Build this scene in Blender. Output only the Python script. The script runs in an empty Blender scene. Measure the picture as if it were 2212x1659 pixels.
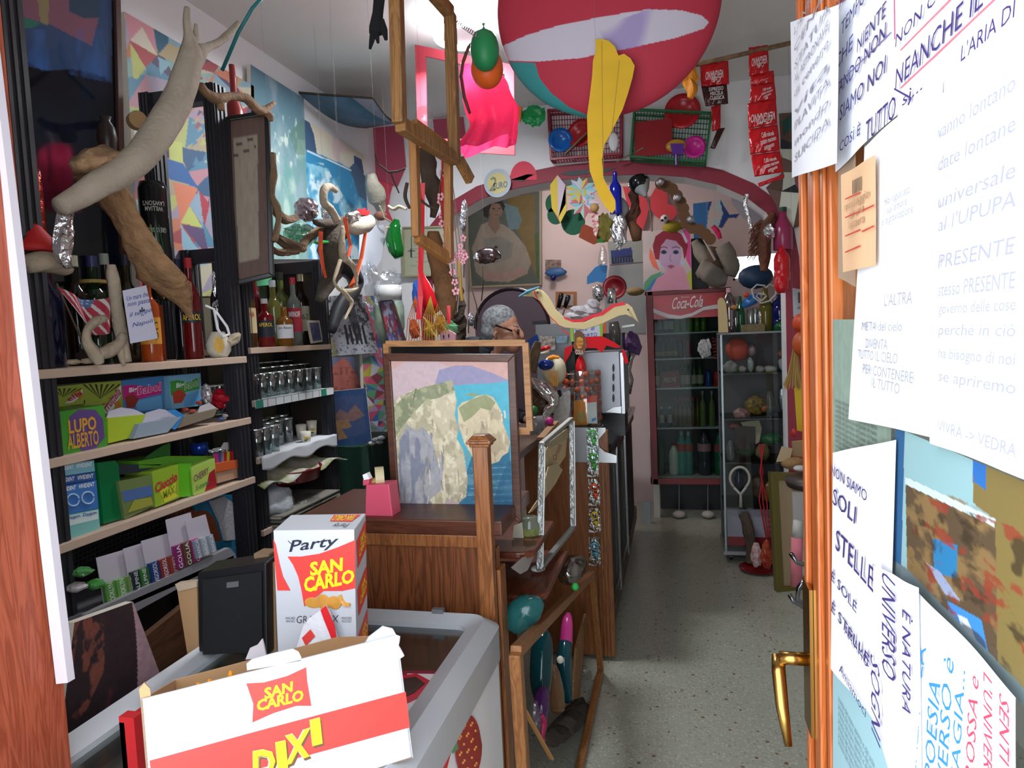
import bpy, math, random
import numpy as np
from mathutils import Vector, Matrix, noise as mnoise
random.seed(7); RNG = np.random.default_rng(7)
SC = bpy.context.scene
# ---------------- camera ----------------
FPX, CX, CY, EYE = 1490.0, 1106.0, 829.5, Vector((0, 0, 1.6))
_dy = Vector((1460-CX, -(709-CY), -FPX)).normalized()
_up = -Vector((2050-CX, -(21800-CY), -FPX)).normalized()
_up = (_up - _dy*_up.dot(_dy)).normalized()
_rx = _dy.cross(_up)
ROT = Matrix((_rx, _dy, _up))
cd = bpy.data.cameras.new('camera'); cd.sensor_width = 36; cd.lens = 36*FPX/2212; cd.clip_start = .02
cam = bpy.data.objects.new('camera', cd); SC.collection.objects.link(cam)
cam.matrix_world = Matrix.Translation(EYE) @ ROT.to_4x4()
SC.camera = cam
# ---------------- world, lights, exposure ----------------
w = bpy.data.worlds.new('sky'); SC.world = w; w.use_nodes = True
w.node_tree.nodes['Background'].inputs[0].default_value = (.86, .93, 1, 1)
w.node_tree.nodes['Background'].inputs[1].default_value = 5.2
SC.view_settings.view_transform = 'Standard'; SC.view_settings.look = 'None'
SC.view_settings.gamma = 1; SC.view_settings.exposure = 0.32; SC.view_settings.use_curve_mapping = False
def light(name, typ, loc, power, col=(1, 1, 1), size=.1, rot=(0, 0, 0), sy=None):
    l = bpy.data.lights.new(name, typ); l.energy = power; l.color = col
    if typ == 'AREA':
        l.size = size
        if sy: l.shape = 'RECTANGLE'; l.size_y = sy
    else: l.shadow_soft_size = size
    o = bpy.data.objects.new(name, l); o.location = loc; o.rotation_euler = rot; SC.collection.objects.link(o); return o
light('ceiling_tube_light', 'AREA', (-.98, 3.15, 2.93), 30, (.93, .97, 1), .26, (0, 0, 0))
po = light('door_daylight', 'AREA', (-.37, .19, 1.25), 1, (1, 1, 1), 1.3, (math.radians(-90), 0, math.pi), 2.4); po.data.cycles.is_portal = True
light('back_room_lamp', 'POINT', (-.9, 5.5, 2.7), 17, (1, .93, .88), .12)
# ---------------- placing helpers ----------------
def ray(x, y): return ROT @ Vector((x-CX, -(y-CY), -FPX))
def at(x, y, pl):
    d = ray(x, y)
    if isinstance(pl, (int, float)): return EYE + d*(pl/d.y)
    k = pl[0]
    if k == 'Y': return EYE + d*(pl[1]/d.y)
    if k == 'X': return EYE + d*(pl[1]/d.x)
    if k == 'Z': return EYE + d*((pl[1]-EYE.z)/d.z)
    p0, n = pl[1], pl[2]                     # ('P', point, normal)
    return EYE + d*((p0-EYE).dot(n)/d.dot(n))
def proj(p):
    d = ROT.transposed() @ (Vector(p)-EYE); return CX-FPX*d.x/d.z, CY+FPX*d.y/d.z
def plnormal(pl):
    if isinstance(pl, (int, float)) or pl[0] == 'Y': return Vector((0, -1, 0))
    if pl[0] == 'X': return Vector((-1 if pl[1] > 0 else 1, 0, 0))
    if pl[0] == 'Z': return Vector((0, 0, 1 if pl[1] < 1.6 else -1))
    n = pl[2].normalized(); return n if (EYE-pl[1]).dot(n) > 0 else -n
def vplane(xa, ya, xb, yb):                # vertical plane through two ground points (X, Y)
    d = Vector((xb-xa, yb-ya, 0)); return ('P', Vector((xa, ya, 0)), Vector((-d.y, d.x, 0)).normalized())
# ---------------- materials ----------------
def lin(h):
    if isinstance(h, str):
        h = h.lstrip('#'); h = [int(h[i:i+2], 16)/255 for i in (0, 2, 4)]
    return tuple((c/12.92 if c <= .04045 else ((c+.055)/1.055)**2.4) for c in h[:3])
MATS = {}
def M(hexc, r=.5, m=0., t=0., e=0., b=0., bs=60., nz=0., ns=8., kind=None, a=None, ior=1.45, sh=0., c2=None, ax=2):
    """one principled material; b bump, nz colour mottling, kind: wood, thin (clear sheet), cloth, attr"""
    key = (hexc, r, m, t, e, b, bs, nz, ns, kind, a, ior, sh, c2, ax)
    if key in MATS: return MATS[key]
    mt = bpy.data.materials.new(kind or 'surface'); mt.use_nodes = True; nt = mt.node_tree; N = nt.nodes; L = nt.links
    P = N['Principled BSDF']; P.inputs['Roughness'].default_value = r; P.inputs['Metallic'].default_value = m
    P.inputs['Transmission Weight'].default_value = t; P.inputs['IOR'].default_value = ior
    col = lin(hexc) + (1,)
    P.inputs['Base Color'].default_value = col
    if sh: P.inputs['Sheen Weight'].default_value = sh
    if e: P.inputs['Emission Color'].default_value = col; P.inputs['Emission Strength'].default_value = e
    tc = N.new('ShaderNodeTexCoord')
    def vec(scale):
        mp = N.new('ShaderNodeMapping'); mp.inputs['Scale'].default_value = scale; L.new(tc.outputs['Object'], mp.inputs[0]); return mp.outputs[0]
    if kind == 'attr':
        at_ = N.new('ShaderNodeAttribute'); at_.attribute_name = 'Col'; L.new(at_.outputs['Color'], P.inputs['Base Color'])
    if kind == 'wood':
        s = [14, 14, 14]; s[ax] = 1.1
        n1 = N.new('ShaderNodeTexNoise'); n1.inputs['Scale'].default_value = ns*.35; n1.inputs['Detail'].default_value = 6; n1.inputs['Distortion'].default_value = .8; L.new(vec(s), n1.inputs['Vector'])
        wv = N.new('ShaderNodeMath'); wv.operation = 'MULTIPLY'; wv.inputs[1].default_value = 7; L.new(n1.outputs['Fac'], wv.inputs[0])
        fr = N.new('ShaderNodeMath'); fr.operation = 'PINGPONG'; fr.inputs[1].default_value = .5; L.new(wv.outputs[0], fr.inputs[0])
        rp = N.new('ShaderNodeValToRGB'); rp.color_ramp.elements[0].color = lin(c2 or hexc)+(1,); rp.color_ramp.elements[1].color = col
        if not c2: rp.color_ramp.elements[0].color = tuple(c*.55 for c in col[:3])+(1,)
        rp.color_ramp.elements[0].position = 0; rp.color_ramp.elements[1].position = .42
        L.new(fr.outputs[0], rp.inputs[0]); L.new(rp.outputs[0], P.inputs['Base Color'])
    elif nz and kind != 'attr':
        n1 = N.new('ShaderNodeTexNoise'); n1.inputs['Scale'].default_value = ns; n1.inputs['Detail'].default_value = 5; L.new(vec((1, 1, 1)), n1.inputs['Vector'])
        rp = N.new('ShaderNodeValToRGB'); rp.color_ramp.elements[0].position = .35; rp.color_ramp.elements[1].position = .65
        rp.color_ramp.elements[0].color = (lin(c2)+(1,)) if c2 else tuple(c*(1-nz) for c in col[:3])+(1,)
        rp.color_ramp.elements[1].color = col; L.new(n1.outputs['Fac'], rp.inputs[0]); L.new(rp.outputs[0], P.inputs['Base Color'])
    if b:
        n2 = N.new('ShaderNodeTexNoise'); n2.inputs['Scale'].default_value = bs; n2.inputs['Detail'].default_value = 4; L.new(vec((1, 1, 1)), n2.inputs['Vector'])
        bp = N.new('ShaderNodeBump'); bp.inputs['Strength'].default_value = b; bp.inputs['Distance'].default_value = .01
        L.new(n2.outputs['Fac'], bp.inputs['Height']); L.new(bp.outputs[0], P.inputs['Normal'])
    if kind == 'thin':                        # thin clear sheet: mostly see-through with a mirror share
        tr = N.new('ShaderNodeBsdfTransparent'); tr.inputs[0].default_value = col
        mx = N.new('ShaderNodeMixShader'); mx.inputs[0].default_value = a if a is not None else .12
        gl = N.new('ShaderNodeBsdfGlossy'); gl.inputs['Roughness'].default_value = r
        gl.inputs[0].default_value = (.9, .9, .9, 1)
        if b: L.new(bp.outputs[0], gl.inputs['Normal'])
        L.new(tr.outputs[0], mx.inputs[1]); L.new(gl.outputs[0], mx.inputs[2]); L.new(mx.outputs[0], N['Material Output'].inputs[0])
    elif kind == 'sheer':                     # translucent plastic or paper
        tl = N.new('ShaderNodeBsdfTranslucent'); tl.inputs[0].default_value = col
        mx = N.new('ShaderNodeMixShader'); mx.inputs[0].default_value = a if a is not None else .5
        L.new(P.outputs[0], mx.inputs[1]); L.new(tl.outputs[0], mx.inputs[2]); L.new(mx.outputs[0], N['Material Output'].inputs[0])
    MATS[key] = mt; return mt
ATT = lambda r=.6, b=0, bs=60: M('#ffffff', r=r, b=b, bs=bs, kind='attr')
FOIL = M('#d8d8dc', r=.16, m=1, b=1., bs=45)
PLASTIC = M('#f2f4f6', r=.12, kind='thin', a=.16, b=.8, bs=40)
GLASS = M('#f0f6f4', r=.03, kind='thin', a=.14)
CHROME = M('#d6d8da', r=.15, m=1)
STEEL = M('#b9bcbe', r=.35, m=.9)
BLACK = M('#141416', r=.45)
DRIFT = M('#ab9c86', r=.85, nz=.25, ns=14, b=.6, bs=70)
# ---------------- geometry ----------------
class G:
    def __init__(s): s.v = []; s.f = []; s.mi = []; s.ms = []; s.X = None
    def slot(s, m):
        if m is None: m = s.ms[0] if s.ms else M('#888888')
        if m not in s.ms: s.ms.append(m)
        return s.ms.index(m)
    def add(s, vs, fs, m=None):
        k = len(s.v)
        s.v += [tuple(s.X @ Vector(p)) for p in vs] if s.X else [tuple(p) for p in vs]
        i = s.slot(m); s.f += [tuple(k+j for j in f) for f in fs]; s.mi += [i]*len(fs); return s
    def hexa(s, a, b, m=None):                # a, b: matching rings of points
        n = len(a); fs = [tuple(range(n))[::-1], tuple(range(n, 2*n))] + [(i, (i+1) % n, n+(i+1) % n, n+i) for i in range(n)]
        return s.add(list(a)+list(b), fs, m)
    def box(s, x0, x1, y0, y1, z0, z1, m=None):
        return s.hexa([(x0, y0, z0), (x1, y0, z0), (x1, y1, z0), (x0, y1, z0)], [(x0, y0, z1), (x1, y0, z1), (x1, y1, z1), (x0, y1, z1)], m)
    def bar(s, p, q, wd, h=None, m=None, up=(0, 0, 1)):
        p = Vector(p); q = Vector(q); d = (q-p).normalized(); u = Vector(up)
        if abs(d.dot(u)) > .95: u = Vector((0, 1, 0))
        a = d.cross(u).normalized()*(wd/2); c = a.cross(d).normalized()*((h or wd)/2)
        r = [a+c, -a+c, -a-c, a-c]
        return s.hexa([p+k for k in r], [q+k for k in r], m)
    def slab(s, pts, vec, m=None):            # planar outline swept along a vector
        pts = [Vector(p) for p in pts]; vec = Vector(vec); return s.hexa(pts, [p+vec for p in pts], m)
    def tube(s, pts, r, n=8, m=None, nz=0., flat=1., cap=True):
        pts = [Vector(p) for p in pts]; k = len(pts)
        if not isinstance(r, (list, tuple)): r = [r]*k
        if nz and 2 < k < 30:                 # smooth and refine before roughening
            P, R = [pts[0]]+pts+[pts[-1]], [r[0]]+list(r)+[r[-1]]; cr = lambda a, b, c, d, t: .5*((2*b)+(c-a)*t+(2*a-5*b+4*c-d)*t*t+(3*b-a-3*c+d)*t**3)
            q = [(i, j/4) for i in range(k-1) for j in range(4)]+[(k-2, 1.)]; n = max(n, 12)
            pts = [cr(*P[i:i+4], t) for i, t in q]; r = [max(1e-4, cr(*R[i:i+4], t)) for i, t in q]; k = len(pts)
        vs = []; ref = Vector((0, 0, 1)); prev = None
        for i, p in enumerate(pts):
            d = (pts[min(i+1, k-1)]-pts[max(i-1, 0)]).normalized()
            if prev is None:
                prev = d.orthogonal().normalized() if abs(d.dot(ref)) > .9 else d.cross(ref).normalized()
            u = (prev-d*prev.dot(d)).normalized(); prev = u; v = d.cross(u)
            for j in range(n):
                a = 2*math.pi*j/n; rr = r[i]
                if nz: w3 = Vector((p.x*9+math.cos(a)*1.3, p.y*9+math.sin(a)*1.3, p.z*9)); rr *= 1+nz*(mnoise.noise(w3)+.6*mnoise.noise(w3*3.1))
                vs.append(p+u*math.cos(a)*rr+v*math.sin(a)*rr*flat)
        fs = [(i*n+j, i*n+(j+1) % n, (i+1)*n+(j+1) % n, (i+1)*n+j) for i in range(k-1) for j in range(n)]
        if cap: fs += [tuple(range(n))[::-1], tuple(range((k-1)*n, k*n))]
        return s.add(vs, fs, m)
    def lathe(s, prof, base=(0, 0, 0), n=20, m=None, axis=None):
        b = Vector(base); ax = Vector(axis or (0, 0, 1)).normalized()
        u = ax.orthogonal().normalized() if abs(ax.z) < .99 else Vector((1, 0, 0)); v = ax.cross(u); vs = []
        for r, z in prof:
            for j in range(n):
                a = 2*math.pi*j/n; vs.append(b+ax*z+u*math.cos(a)*r+v*math.sin(a)*r)
        k = len(prof)
        fs = [(i*n+j, i*n+(j+1) % n, (i+1)*n+(j+1) % n, (i+1)*n+j) for i in range(k-1) for j in range(n)]
        if prof[0][0] > 1e-4: fs.append(tuple(range(n))[::-1])
        if prof[-1][0] > 1e-4 and prof[-1][1] > prof[0][1]+1e-5: fs.append(tuple(range((k-1)*n, k*n)))
        return s.add(vs, fs, m)
    def ball(s, c, r, n=14, m=None, nz=0., ns=6., h=None):
        c = Vector(c); r = (r, r, r) if isinstance(r, (int, float)) else r; vs = []; h = h or max(6, n//2+1)
        for i in range(h+1):
            t = math.pi*i/h
            for j in range(n):
                a = 2*math.pi*j/n; d = Vector((math.sin(t)*math.cos(a), math.sin(t)*math.sin(a), math.cos(t)))
                k = 1+(nz*mnoise.noise(d*ns*.3+c*7) if nz else 0)
                if nz: k += nz*.5*mnoise.noise(d*ns+c*3)
                vs.append(c+Vector((d.x*r[0], d.y*r[1], d.z*r[2]))*k)
        fs = [(i*n+j, (i+1)*n+j, (i+1)*n+(j+1) % n, i*n+(j+1) % n) for i in range(h) for j in range(n)]
        return s.add(vs, fs, m)
    def grid(s, fn, nu, nv, m=None):
        vs = [fn(i/nu, j/nv) for j in range(nv+1) for i in range(nu+1)]
        fs = [(j*(nu+1)+i, j*(nu+1)+i+1, (j+1)*(nu+1)+i+1, (j+1)*(nu+1)+i) for j in range(nv) for i in range(nu)]
        return s.add(vs, fs, m)
def build(name, g, parent=None, loc=None, smooth=False, bevel=0, solid=0):
    me = bpy.data.meshes.new(name)
    o = bpy.data.objects.new(name, me); SC.collection.objects.link(o)
    if parent is not None: org = wloc(parent)
    elif loc is not None: org = Vector(loc)
    else:
        a = np.array(g.v); org = Vector(((a[:, 0].min()+a[:, 0].max())/2, (a[:, 1].min()+a[:, 1].max())/2, a[:, 2].min()))
    me.from_pydata([(x-org.x, y-org.y, z-org.z) for x, y, z in g.v], [], g.f)
    for m in g.ms: me.materials.append(m)
    me.polygons.foreach_set('material_index', g.mi)
    if smooth: me.polygons.foreach_set('use_smooth', [True]*len(me.polygons))
    me.update(); me.validate()
    if parent is not None: o.parent = parent
    else: o.location = org
    if bevel: md = o.modifiers.new('edge', 'BEVEL'); md.width = bevel; md.segments = 2; md.limit_method = 'ANGLE'
    if solid: md = o.modifiers.new('sheet', 'SOLIDIFY'); md.thickness = solid; md.offset = 0
    return o
def wloc(o):
    p = Vector((0, 0, 0))
    while o is not None: p += o.location; o = o.parent
    return p
def tag(o, label, cat, group=None, kind=None):
    o['label'] = label; o['category'] = cat
    if group: o['group'] = group
    if kind: o['kind'] = kind
    return o
def thing(name, label, cat, loc, group=None):
    o = bpy.data.objects.new(name, None); o.location = loc; o.empty_display_size = .05; SC.collection.objects.link(o); return tag(o, label, cat, group)
def solo(name, g, label, cat, group=None, **k): return tag(build(name, g, **k), label, cat, group)
def struct(name, g, **k): o = build(name, g, **k); o['kind'] = 'structure'; return o
def dup(root, loc, label=None, rz=0, sc=None):
    r = root.copy(); SC.collection.objects.link(r); r.location = loc; r.rotation_euler = (0, 0, rz)
    if sc: r.scale = (sc, sc, sc) if isinstance(sc, (int, float)) else sc
    if label: r['label'] = label
    for ch in list(root.children):
        c = ch.copy(); SC.collection.objects.link(c); c.parent = r
        for k in list(ch.children):
            d = k.copy(); SC.collection.objects.link(d); d.parent = c
    return r
# ---------------- flat cut-outs, cartons, lettering ----------------
def cut(pts, pl, th=.004, m=None, g=None, back=True):
    g = g or G(); n = plnormal(pl); return g.slab([at(x, y, pl) for x, y in pts], -n*th if back else n*th, m)
def quadpts(q, pl): return [at(x, y, pl) for x, y in q]
def bil(Q, u, v): return Q[0].lerp(Q[1], u).lerp(Q[3].lerp(Q[2], u), v)      # Q: TL TR BR BL
_TXT = {}
def text_mesh(body, shear=0., fat=0., res=2):
    k = (body, shear, fat)
    if k in _TXT: return _TXT[k]
    c = bpy.data.curves.new('t', 'FONT'); c.body = body; c.shear = shear; c.offset = fat; c.resolution_u = res; c.align_x = 'CENTER'; c.space_line = .85
    o = bpy.data.objects.new('t', c); me = bpy.data.meshes.new_from_object(o)
    a = np.zeros(len(me.vertices)*3); me.vertices.foreach_get('co', a); a = a.reshape(-1, 3)
    fs = [tuple(p.vertices) for p in me.polygons]; bpy.data.objects.remove(o); bpy.data.curves.remove(c); bpy.data.meshes.remove(me)
    _TXT[k] = (a, fs); return _TXT[k]
def textQ(g, body, Q, nrm, m, lift=.0012, shear=0., fat=0., arc=0.):
    a, fs = text_mesh(body, shear, fat)
    if not len(a): return
    x0, x1, y0, y1 = a[:, 0].min(), a[:, 0].max(), a[:, 1].min(), a[:, 1].max()
    vs = []
    for x, y, z in a:
        u = (x-x0)/max(1e-6, x1-x0); v = (y1-y)/max(1e-6, y1-y0); v += arc*(u-.5)**2*4
        vs.append(bil(Q, u, v)+nrm*lift)
    g.add(vs, fs, m)
def lettering(parent, items, pl, name='lettering', Qin=None):
    """items: (body, pixel quad TL TR BR BL, material, shear, fat, lift)"""
    g = G(); n = plnormal(pl)
    for it in items:
        body, q, m = it[:3]; sh, ft, lf = (list(it[3:])+[0, 0, .0012][len(it)-3:])[:3]
        if len(q) == 4 and not isinstance(q[0], (tuple, list)): x0, y0, x1, y1 = q; q = [(x0, y0), (x1, y0), (x1, y1), (x0, y1)]
        textQ(g, body, quadpts(q, pl), n, m, lf, sh, ft)
    return build(name, g, parent)
# ---------------- painted canvases (colour stored per mesh point) ----------------
class Art:
    def __init__(s, nx, ny, q=None, bg='#ffffff'):
        s.nx, s.ny = nx, ny; s.c = np.ones((ny+1, nx+1, 3))*np.array(lin(bg))
        V, U = np.mgrid[0:ny+1, 0:nx+1]; s.U = U/nx; s.V = V/ny
        if q is not None:
            q = [np.array(p, float) for p in q]
            A = []; B = []
            for (u, v), (x, y) in zip([(0, 0), (1, 0), (1, 1), (0, 1)], q):
                A.append([u, v, 1, 0, 0, 0, -u*x, -v*x]); B.append(x); A.append([0, 0, 0, u, v, 1, -u*y, -v*y]); B.append(y)
            h = np.append(np.linalg.solve(np.array(A), np.array(B)), 1).reshape(3, 3)
            W = h[2, 0]*s.U+h[2, 1]*s.V+1; s.x = (h[0, 0]*s.U+h[0, 1]*s.V+h[0, 2])/W; s.y = (h[1, 0]*s.U+h[1, 1]*s.V+h[1, 2])/W
        else: s.x, s.y = s.U, s.V
    def inside(s, pts):
        r = np.zeros(s.x.shape, bool); n = len(pts)
        for i in range(n):
            (xa, ya), (xb, yb) = pts[i], pts[(i+1) % n]
            if ya == yb: continue
            c = ((ya > s.y) != (yb > s.y)) & (s.x < (xb-xa)*(s.y-ya)/(yb-ya)+xa); r ^= c
        return r
    def poly(s, pts, col, a=1.): m = s.inside(pts); s.c[m] = s.c[m]*(1-a)+np.array(lin(col))*a; return s
    def ell(s, cx, cy, rx, ry, col, a=1., soft=0., rot=0.):
        dx, dy = s.x-cx, s.y-cy; c_, s_ = math.cos(rot), math.sin(rot)
        d = np.sqrt(((dx*c_+dy*s_)/rx)**2+((-dx*s_+dy*c_)/ry)**2)
        w = np.clip((1-d)/soft, 0, 1) if soft else (d < 1).astype(float); w = (w*a)[..., None]
        s.c = s.c*(1-w)+np.array(lin(col))*w; return s
    def line(s, pts, wd, col, a=1.):
        w = np.zeros(s.x.shape)
        for (xa, ya), (xb, yb) in zip(pts, pts[1:]):
            dx, dy = xb-xa, yb-ya; t = np.clip(((s.x-xa)*dx+(s.y-ya)*dy)/(dx*dx+dy*dy+1e-9), 0, 1)
            w = np.maximum(w, np.hypot(s.x-xa-t*dx, s.y-ya-t*dy) < wd/2)
        s.c = s.c*(1-w[..., None]*a)+np.array(lin(col))*w[..., None]*a; return s
    def grad(s, c1, c2, pts=None, ax='y'):
        t = (s.V if ax == 'y' else s.U)[..., None]; g = np.array(lin(c1))*(1-t)+np.array(lin(c2))*t
        m = s.inside(pts) if pts else np.ones(s.x.shape, bool); s.c[m] = g[m]; return s
    def fbm(s, sc, seed=0, oc=4):
        r = np.random.default_rng(seed); o = np.zeros(s.x.shape); amp = 1
        sx, sy = (sc, sc) if not isinstance(sc, tuple) else sc
        for k in range(oc):
            gx, gy = max(2, int(sx*2**k)), max(2, int(sy*2**k)); L_ = r.random((gy+2, gx+2))
            fx, fy = s.U*gx, s.V*gy; ix, iy = fx.astype(int), fy.astype(int); tx, ty = fx-ix, fy-iy
            tx = tx*tx*(3-2*tx); ty = ty*ty*(3-2*ty)
            o += amp*((L_[iy, ix]*(1-tx)+L_[iy, ix+1]*tx)*(1-ty)+(L_[iy+1, ix]*(1-tx)+L_[iy+1, ix+1]*tx)*ty); amp *= .5
        return (o-o.min())/(o.max()-o.min())
    def blot(s, col, sc, seed, lo, hi, a=1., pts=None):
        n = s.fbm(sc, seed); w = np.clip((n-lo)/(hi-lo), 0, 1)*a
        if pts: w = w*s.inside(pts)
        s.c = s.c*(1-w[..., None])+np.array(lin(col))*w[..., None]; return s
    def mott(s, k=.15, sc=14, seed=3): s.c *= (1+k*(s.fbm(sc, seed)-.5)*2)[..., None]; return s
    def rects(s, n, cols, seed=1, box=None, size=(.08, .2)):
        r = random.Random(seed); x0, y0, x1, y1 = box or (0, 0, 1, 1)
        for _ in range(n):
            cx, cy = r.uniform(x0, x1), r.uniform(y0, y1); a, b = r.uniform(*size)*(x1-x0), r.uniform(*size)*(y1-y0)
            s.poly([(cx-a, cy-b*r.random()), (cx+a*r.random(), cy-b), (cx+a, cy+b*r.random()), (cx-a*r.random(), cy+b)], r.choice(cols))
        return s
    def mesh(s, name, Q, nrm, parent, lift=.0008, mat=None, warp=None):
        nx, ny = s.nx, s.ny; org = wloc(parent); Qn = [np.array(p) for p in Q]
        U, V = s.U[..., None], s.V[..., None]
        P_ = (Qn[0]*(1-U)+Qn[1]*U)*(1-V)+(Qn[3]*(1-U)+Qn[2]*U)*V + np.array(nrm)*lift - np.array(org)
        if warp is not None: P_ = P_+warp(s.U, s.V)
        me = bpy.data.meshes.new(name); idx = np.arange((nx+1)*(ny+1)).reshape(ny+1, nx+1)
        fs = np.stack([idx[:-1, :-1], idx[1:, :-1], idx[1:, 1:], idx[:-1, 1:]], -1).reshape(-1, 4)
        me.vertices.add(P_.shape[0]*P_.shape[1]); me.vertices.foreach_set('co', P_.reshape(-1))
        me.loops.add(fs.size); me.loops.foreach_set('vertex_index', fs.reshape(-1).astype(np.int32))
        me.polygons.add(len(fs)); me.polygons.foreach_set('loop_start', np.arange(0, fs.size, 4, dtype=np.int32))
        me.polygons.foreach_set('use_smooth', [True]*len(fs))
        me.update(calc_edges=True)
        ca = me.color_attributes.new('Col', 'FLOAT_COLOR', 'POINT'); c4 = np.ones(((nx+1)*(ny+1), 4)); c4[:, :3] = np.clip(s.c.reshape(-1, 3), 0, 1)
        ca.data.foreach_set('color', c4.reshape(-1)); me.materials.append(mat or ATT())
        o = bpy.data.objects.new(name, me); SC.collection.objects.link(o); o.parent = parent; return o
def picture(name, label, q, pl, art=None, th=.02, fr=0, frm=None, cat='painting', group=None, edge='#d8d2c4', mat=None, cname='canvas', frd=.012, warp=None):
    """a framed or bare flat picture; q pixel corners TL TR BR BL on plane pl; fr frame width in metres"""
    Q = quadpts(q, pl); n = plnormal(pl); c = sum(Q, Vector())/4; base = Vector((c.x, c.y, min(p.z for p in Q)))
    t = thing(name, label, cat, base, group)
    g = G().slab(Q, -n*th, M(edge, r=.8)); build('stretcher' if fr == 0 else 'backing', g, t)
    if art is not None: art.mesh(cname, Q, n, t, mat=mat)
    if fr:
        g = G(); f4 = []
        for i in range(4):
            p = Q[i]; a = (Q[i]-Q[(i+1) % 4]).normalized(); b = (Q[i]-Q[(i-1) % 4]).normalized(); f4.append(p+(a+b)*fr)
        for i in range(4):
            j = (i+1) % 4; ring = [Q[i], Q[j], f4[j], f4[i]]
            a = [p-n*th for p in ring]; b = [p+n*frd for p in ring]; g.hexa(a, b, frm)
        build('frame', g, t, bevel=.002)
    return t
def carton(name, label, q, pl, depth, m, group=None, cat='box', bevel=.0, dvec=None, parts=True):
    """q pixel corners of its front on plane pl, swept away from the camera side by depth"""
    Q = quadpts(q, pl); n = plnormal(pl); c = sum(Q, Vector())/4
    t = thing(name, label, cat, (c.x, c.y, min(p.z for p in Q)), group)
    g = G().slab(Q, Vector(dvec) if dvec else -n*depth, m); build('carton', g, t, bevel=bevel)
    return t
# ---------------- the room ----------------
XL, XR, YB, ZC, YR = -1.97, 1.2, 4.5, 3.07, 6.45
def terrazzo():
    mt = bpy.data.materials.new('terrazzo'); mt.use_nodes = True; N = mt.node_tree.nodes; L = mt.node_tree.links; P = N['Principled BSDF']
    tc = N.new('ShaderNodeTexCoord'); base = None
    def chips(scale, lo, col, prev, th):
        v = N.new('ShaderNodeTexVoronoi'); v.inputs['Scale'].default_value = scale; L.new(tc.outputs['Object'], v.inputs['Vector'])
        n = N.new('ShaderNodeTexNoise'); n.inputs['Scale'].default_value = scale*1.7; n.inputs['Detail'].default_value = 3; L.new(tc.outputs['Object'], n.inputs['Vector'])
        sp = N.new('ShaderNodeSeparateColor'); L.new(v.outputs['Color'], sp.inputs[0])
        g = N.new('ShaderNodeMath'); g.operation = 'GREATER_THAN'; g.inputs[1].default_value = lo; L.new(sp.outputs[0], g.inputs[0])
        ad = N.new('ShaderNodeMath'); ad.operation = 'MULTIPLY_ADD'; ad.inputs[1].default_value = .5; L.new(n.outputs['Fac'], ad.inputs[0]); L.new(v.outputs['Distance'], ad.inputs[2])
        l = N.new('ShaderNodeMath'); l.operation = 'LESS_THAN'; l.inputs[1].default_value = th; L.new(ad.outputs[0], l.inputs[0])
        m = N.new('ShaderNodeMath'); m.operation = 'MULTIPLY'; L.new(g.outputs[0], m.inputs[0]); L.new(l.outputs[0], m.inputs[1])
        mx = N.new('ShaderNodeMix'); mx.data_type = 'RGBA'; mx.inputs[7].default_value = lin(col)+(1,)
        if prev is None: mx.inputs[6].default_value = lin('#95978a')+(1,)
        else: L.new(prev, mx.inputs[6])
        L.new(m.outputs[0], mx.inputs[0]); return mx.outputs[2]
    c = chips(75, .3, '#a3a69a', None, .62); c = chips(55, .55, '#83877a', c, .55); c = chips(38, .86, '#6e5643', c, .52); c = chips(60, .8, '#b2b2a4', c, .5)
    L.new(c, P.inputs['Base Color']); P.inputs['Roughness'].default_value = .28; return mt
struct('floor', G().box(XL-.1, XR+.1, -1.2, YR+.1, -.05, 0, terrazzo()))
WALLM = M('#e4e4e6', r=.85, nz=.04, ns=3); PINKW = M('#cbb9b8', r=.85, nz=.05, ns=3)
struct('ceiling', G().box(XL-.1, XR+.1, .25, YB+.2, ZC, ZC+.1, M('#e2e2df', r=.9, nz=.05, ns=2)))
struct('wall_left', G().box(XL-.1, XL, .25, YR+.1, 0, ZC, WALLM))
struct('wall_right', G().box(XR, XR+.1, .25, YR+.1, 0, ZC, M('#cfcac2', r=.85)))
g = G(); g.box(XL-.1, -1.0, .2, .35, 0, ZC, WALLM); g.box(.26, XR+.1, .2, .35, 0, ZC, WALLM); g.box(-1.0, .26, .2, .35, 2.42, ZC+.1, WALLM); struct('wall_front', g)
# back wall with its flat arch
ARCH = [(935, 640), (936, 560), (950, 505), (985, 462), (1040, 430), (1112, 408), (1200, 390), (1300, 380), (1400, 377), (1480, 383), (1550, 399), (1610, 425), (1655, 459), (1682, 503), (1692, 560), (1697, 640)]
A3 = [at(x, y, YB) for x, y in ARCH]
g = G(); ring = [(XL, 0), (XL, ZC), (XR, ZC), (XR, 0), (A3[-1].x, 0)] + [(p.x, p.z) for p in A3[::-1]] + [(A3[0].x, 0)]
g.slab([(x, YB, z) for x, z in ring], (0, .2, 0), WALLM); struct('wall_back', g)
g = G(); RED = M('#8e2b3c', r=.6, nz=.12, ns=5)
inn = [Vector((A3[0].x, YB, 0))]+A3+[Vector((A3[-1].x, YB, 0))]; out = []
for i, p in enumerate(inn):
    d = (inn[min(i+1, len(inn)-1)]-inn[max(i-1, 0)]); nrm = Vector((-d.z, 0, d.x)).normalized(); out.append(p+nrm*.088)
for i in range(len(inn)-1):
    g.hexa([inn[i]-Vector((0, .012, 0)), inn[i+1]-Vector((0, .012, 0)), out[i+1]-Vector((0, .012, 0)), out[i]-Vector((0, .012, 0))], [inn[i]+Vector((0, .0, 0)), inn[i+1], out[i+1], out[i]], RED)
o = struct('trim_arch', g)
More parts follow.
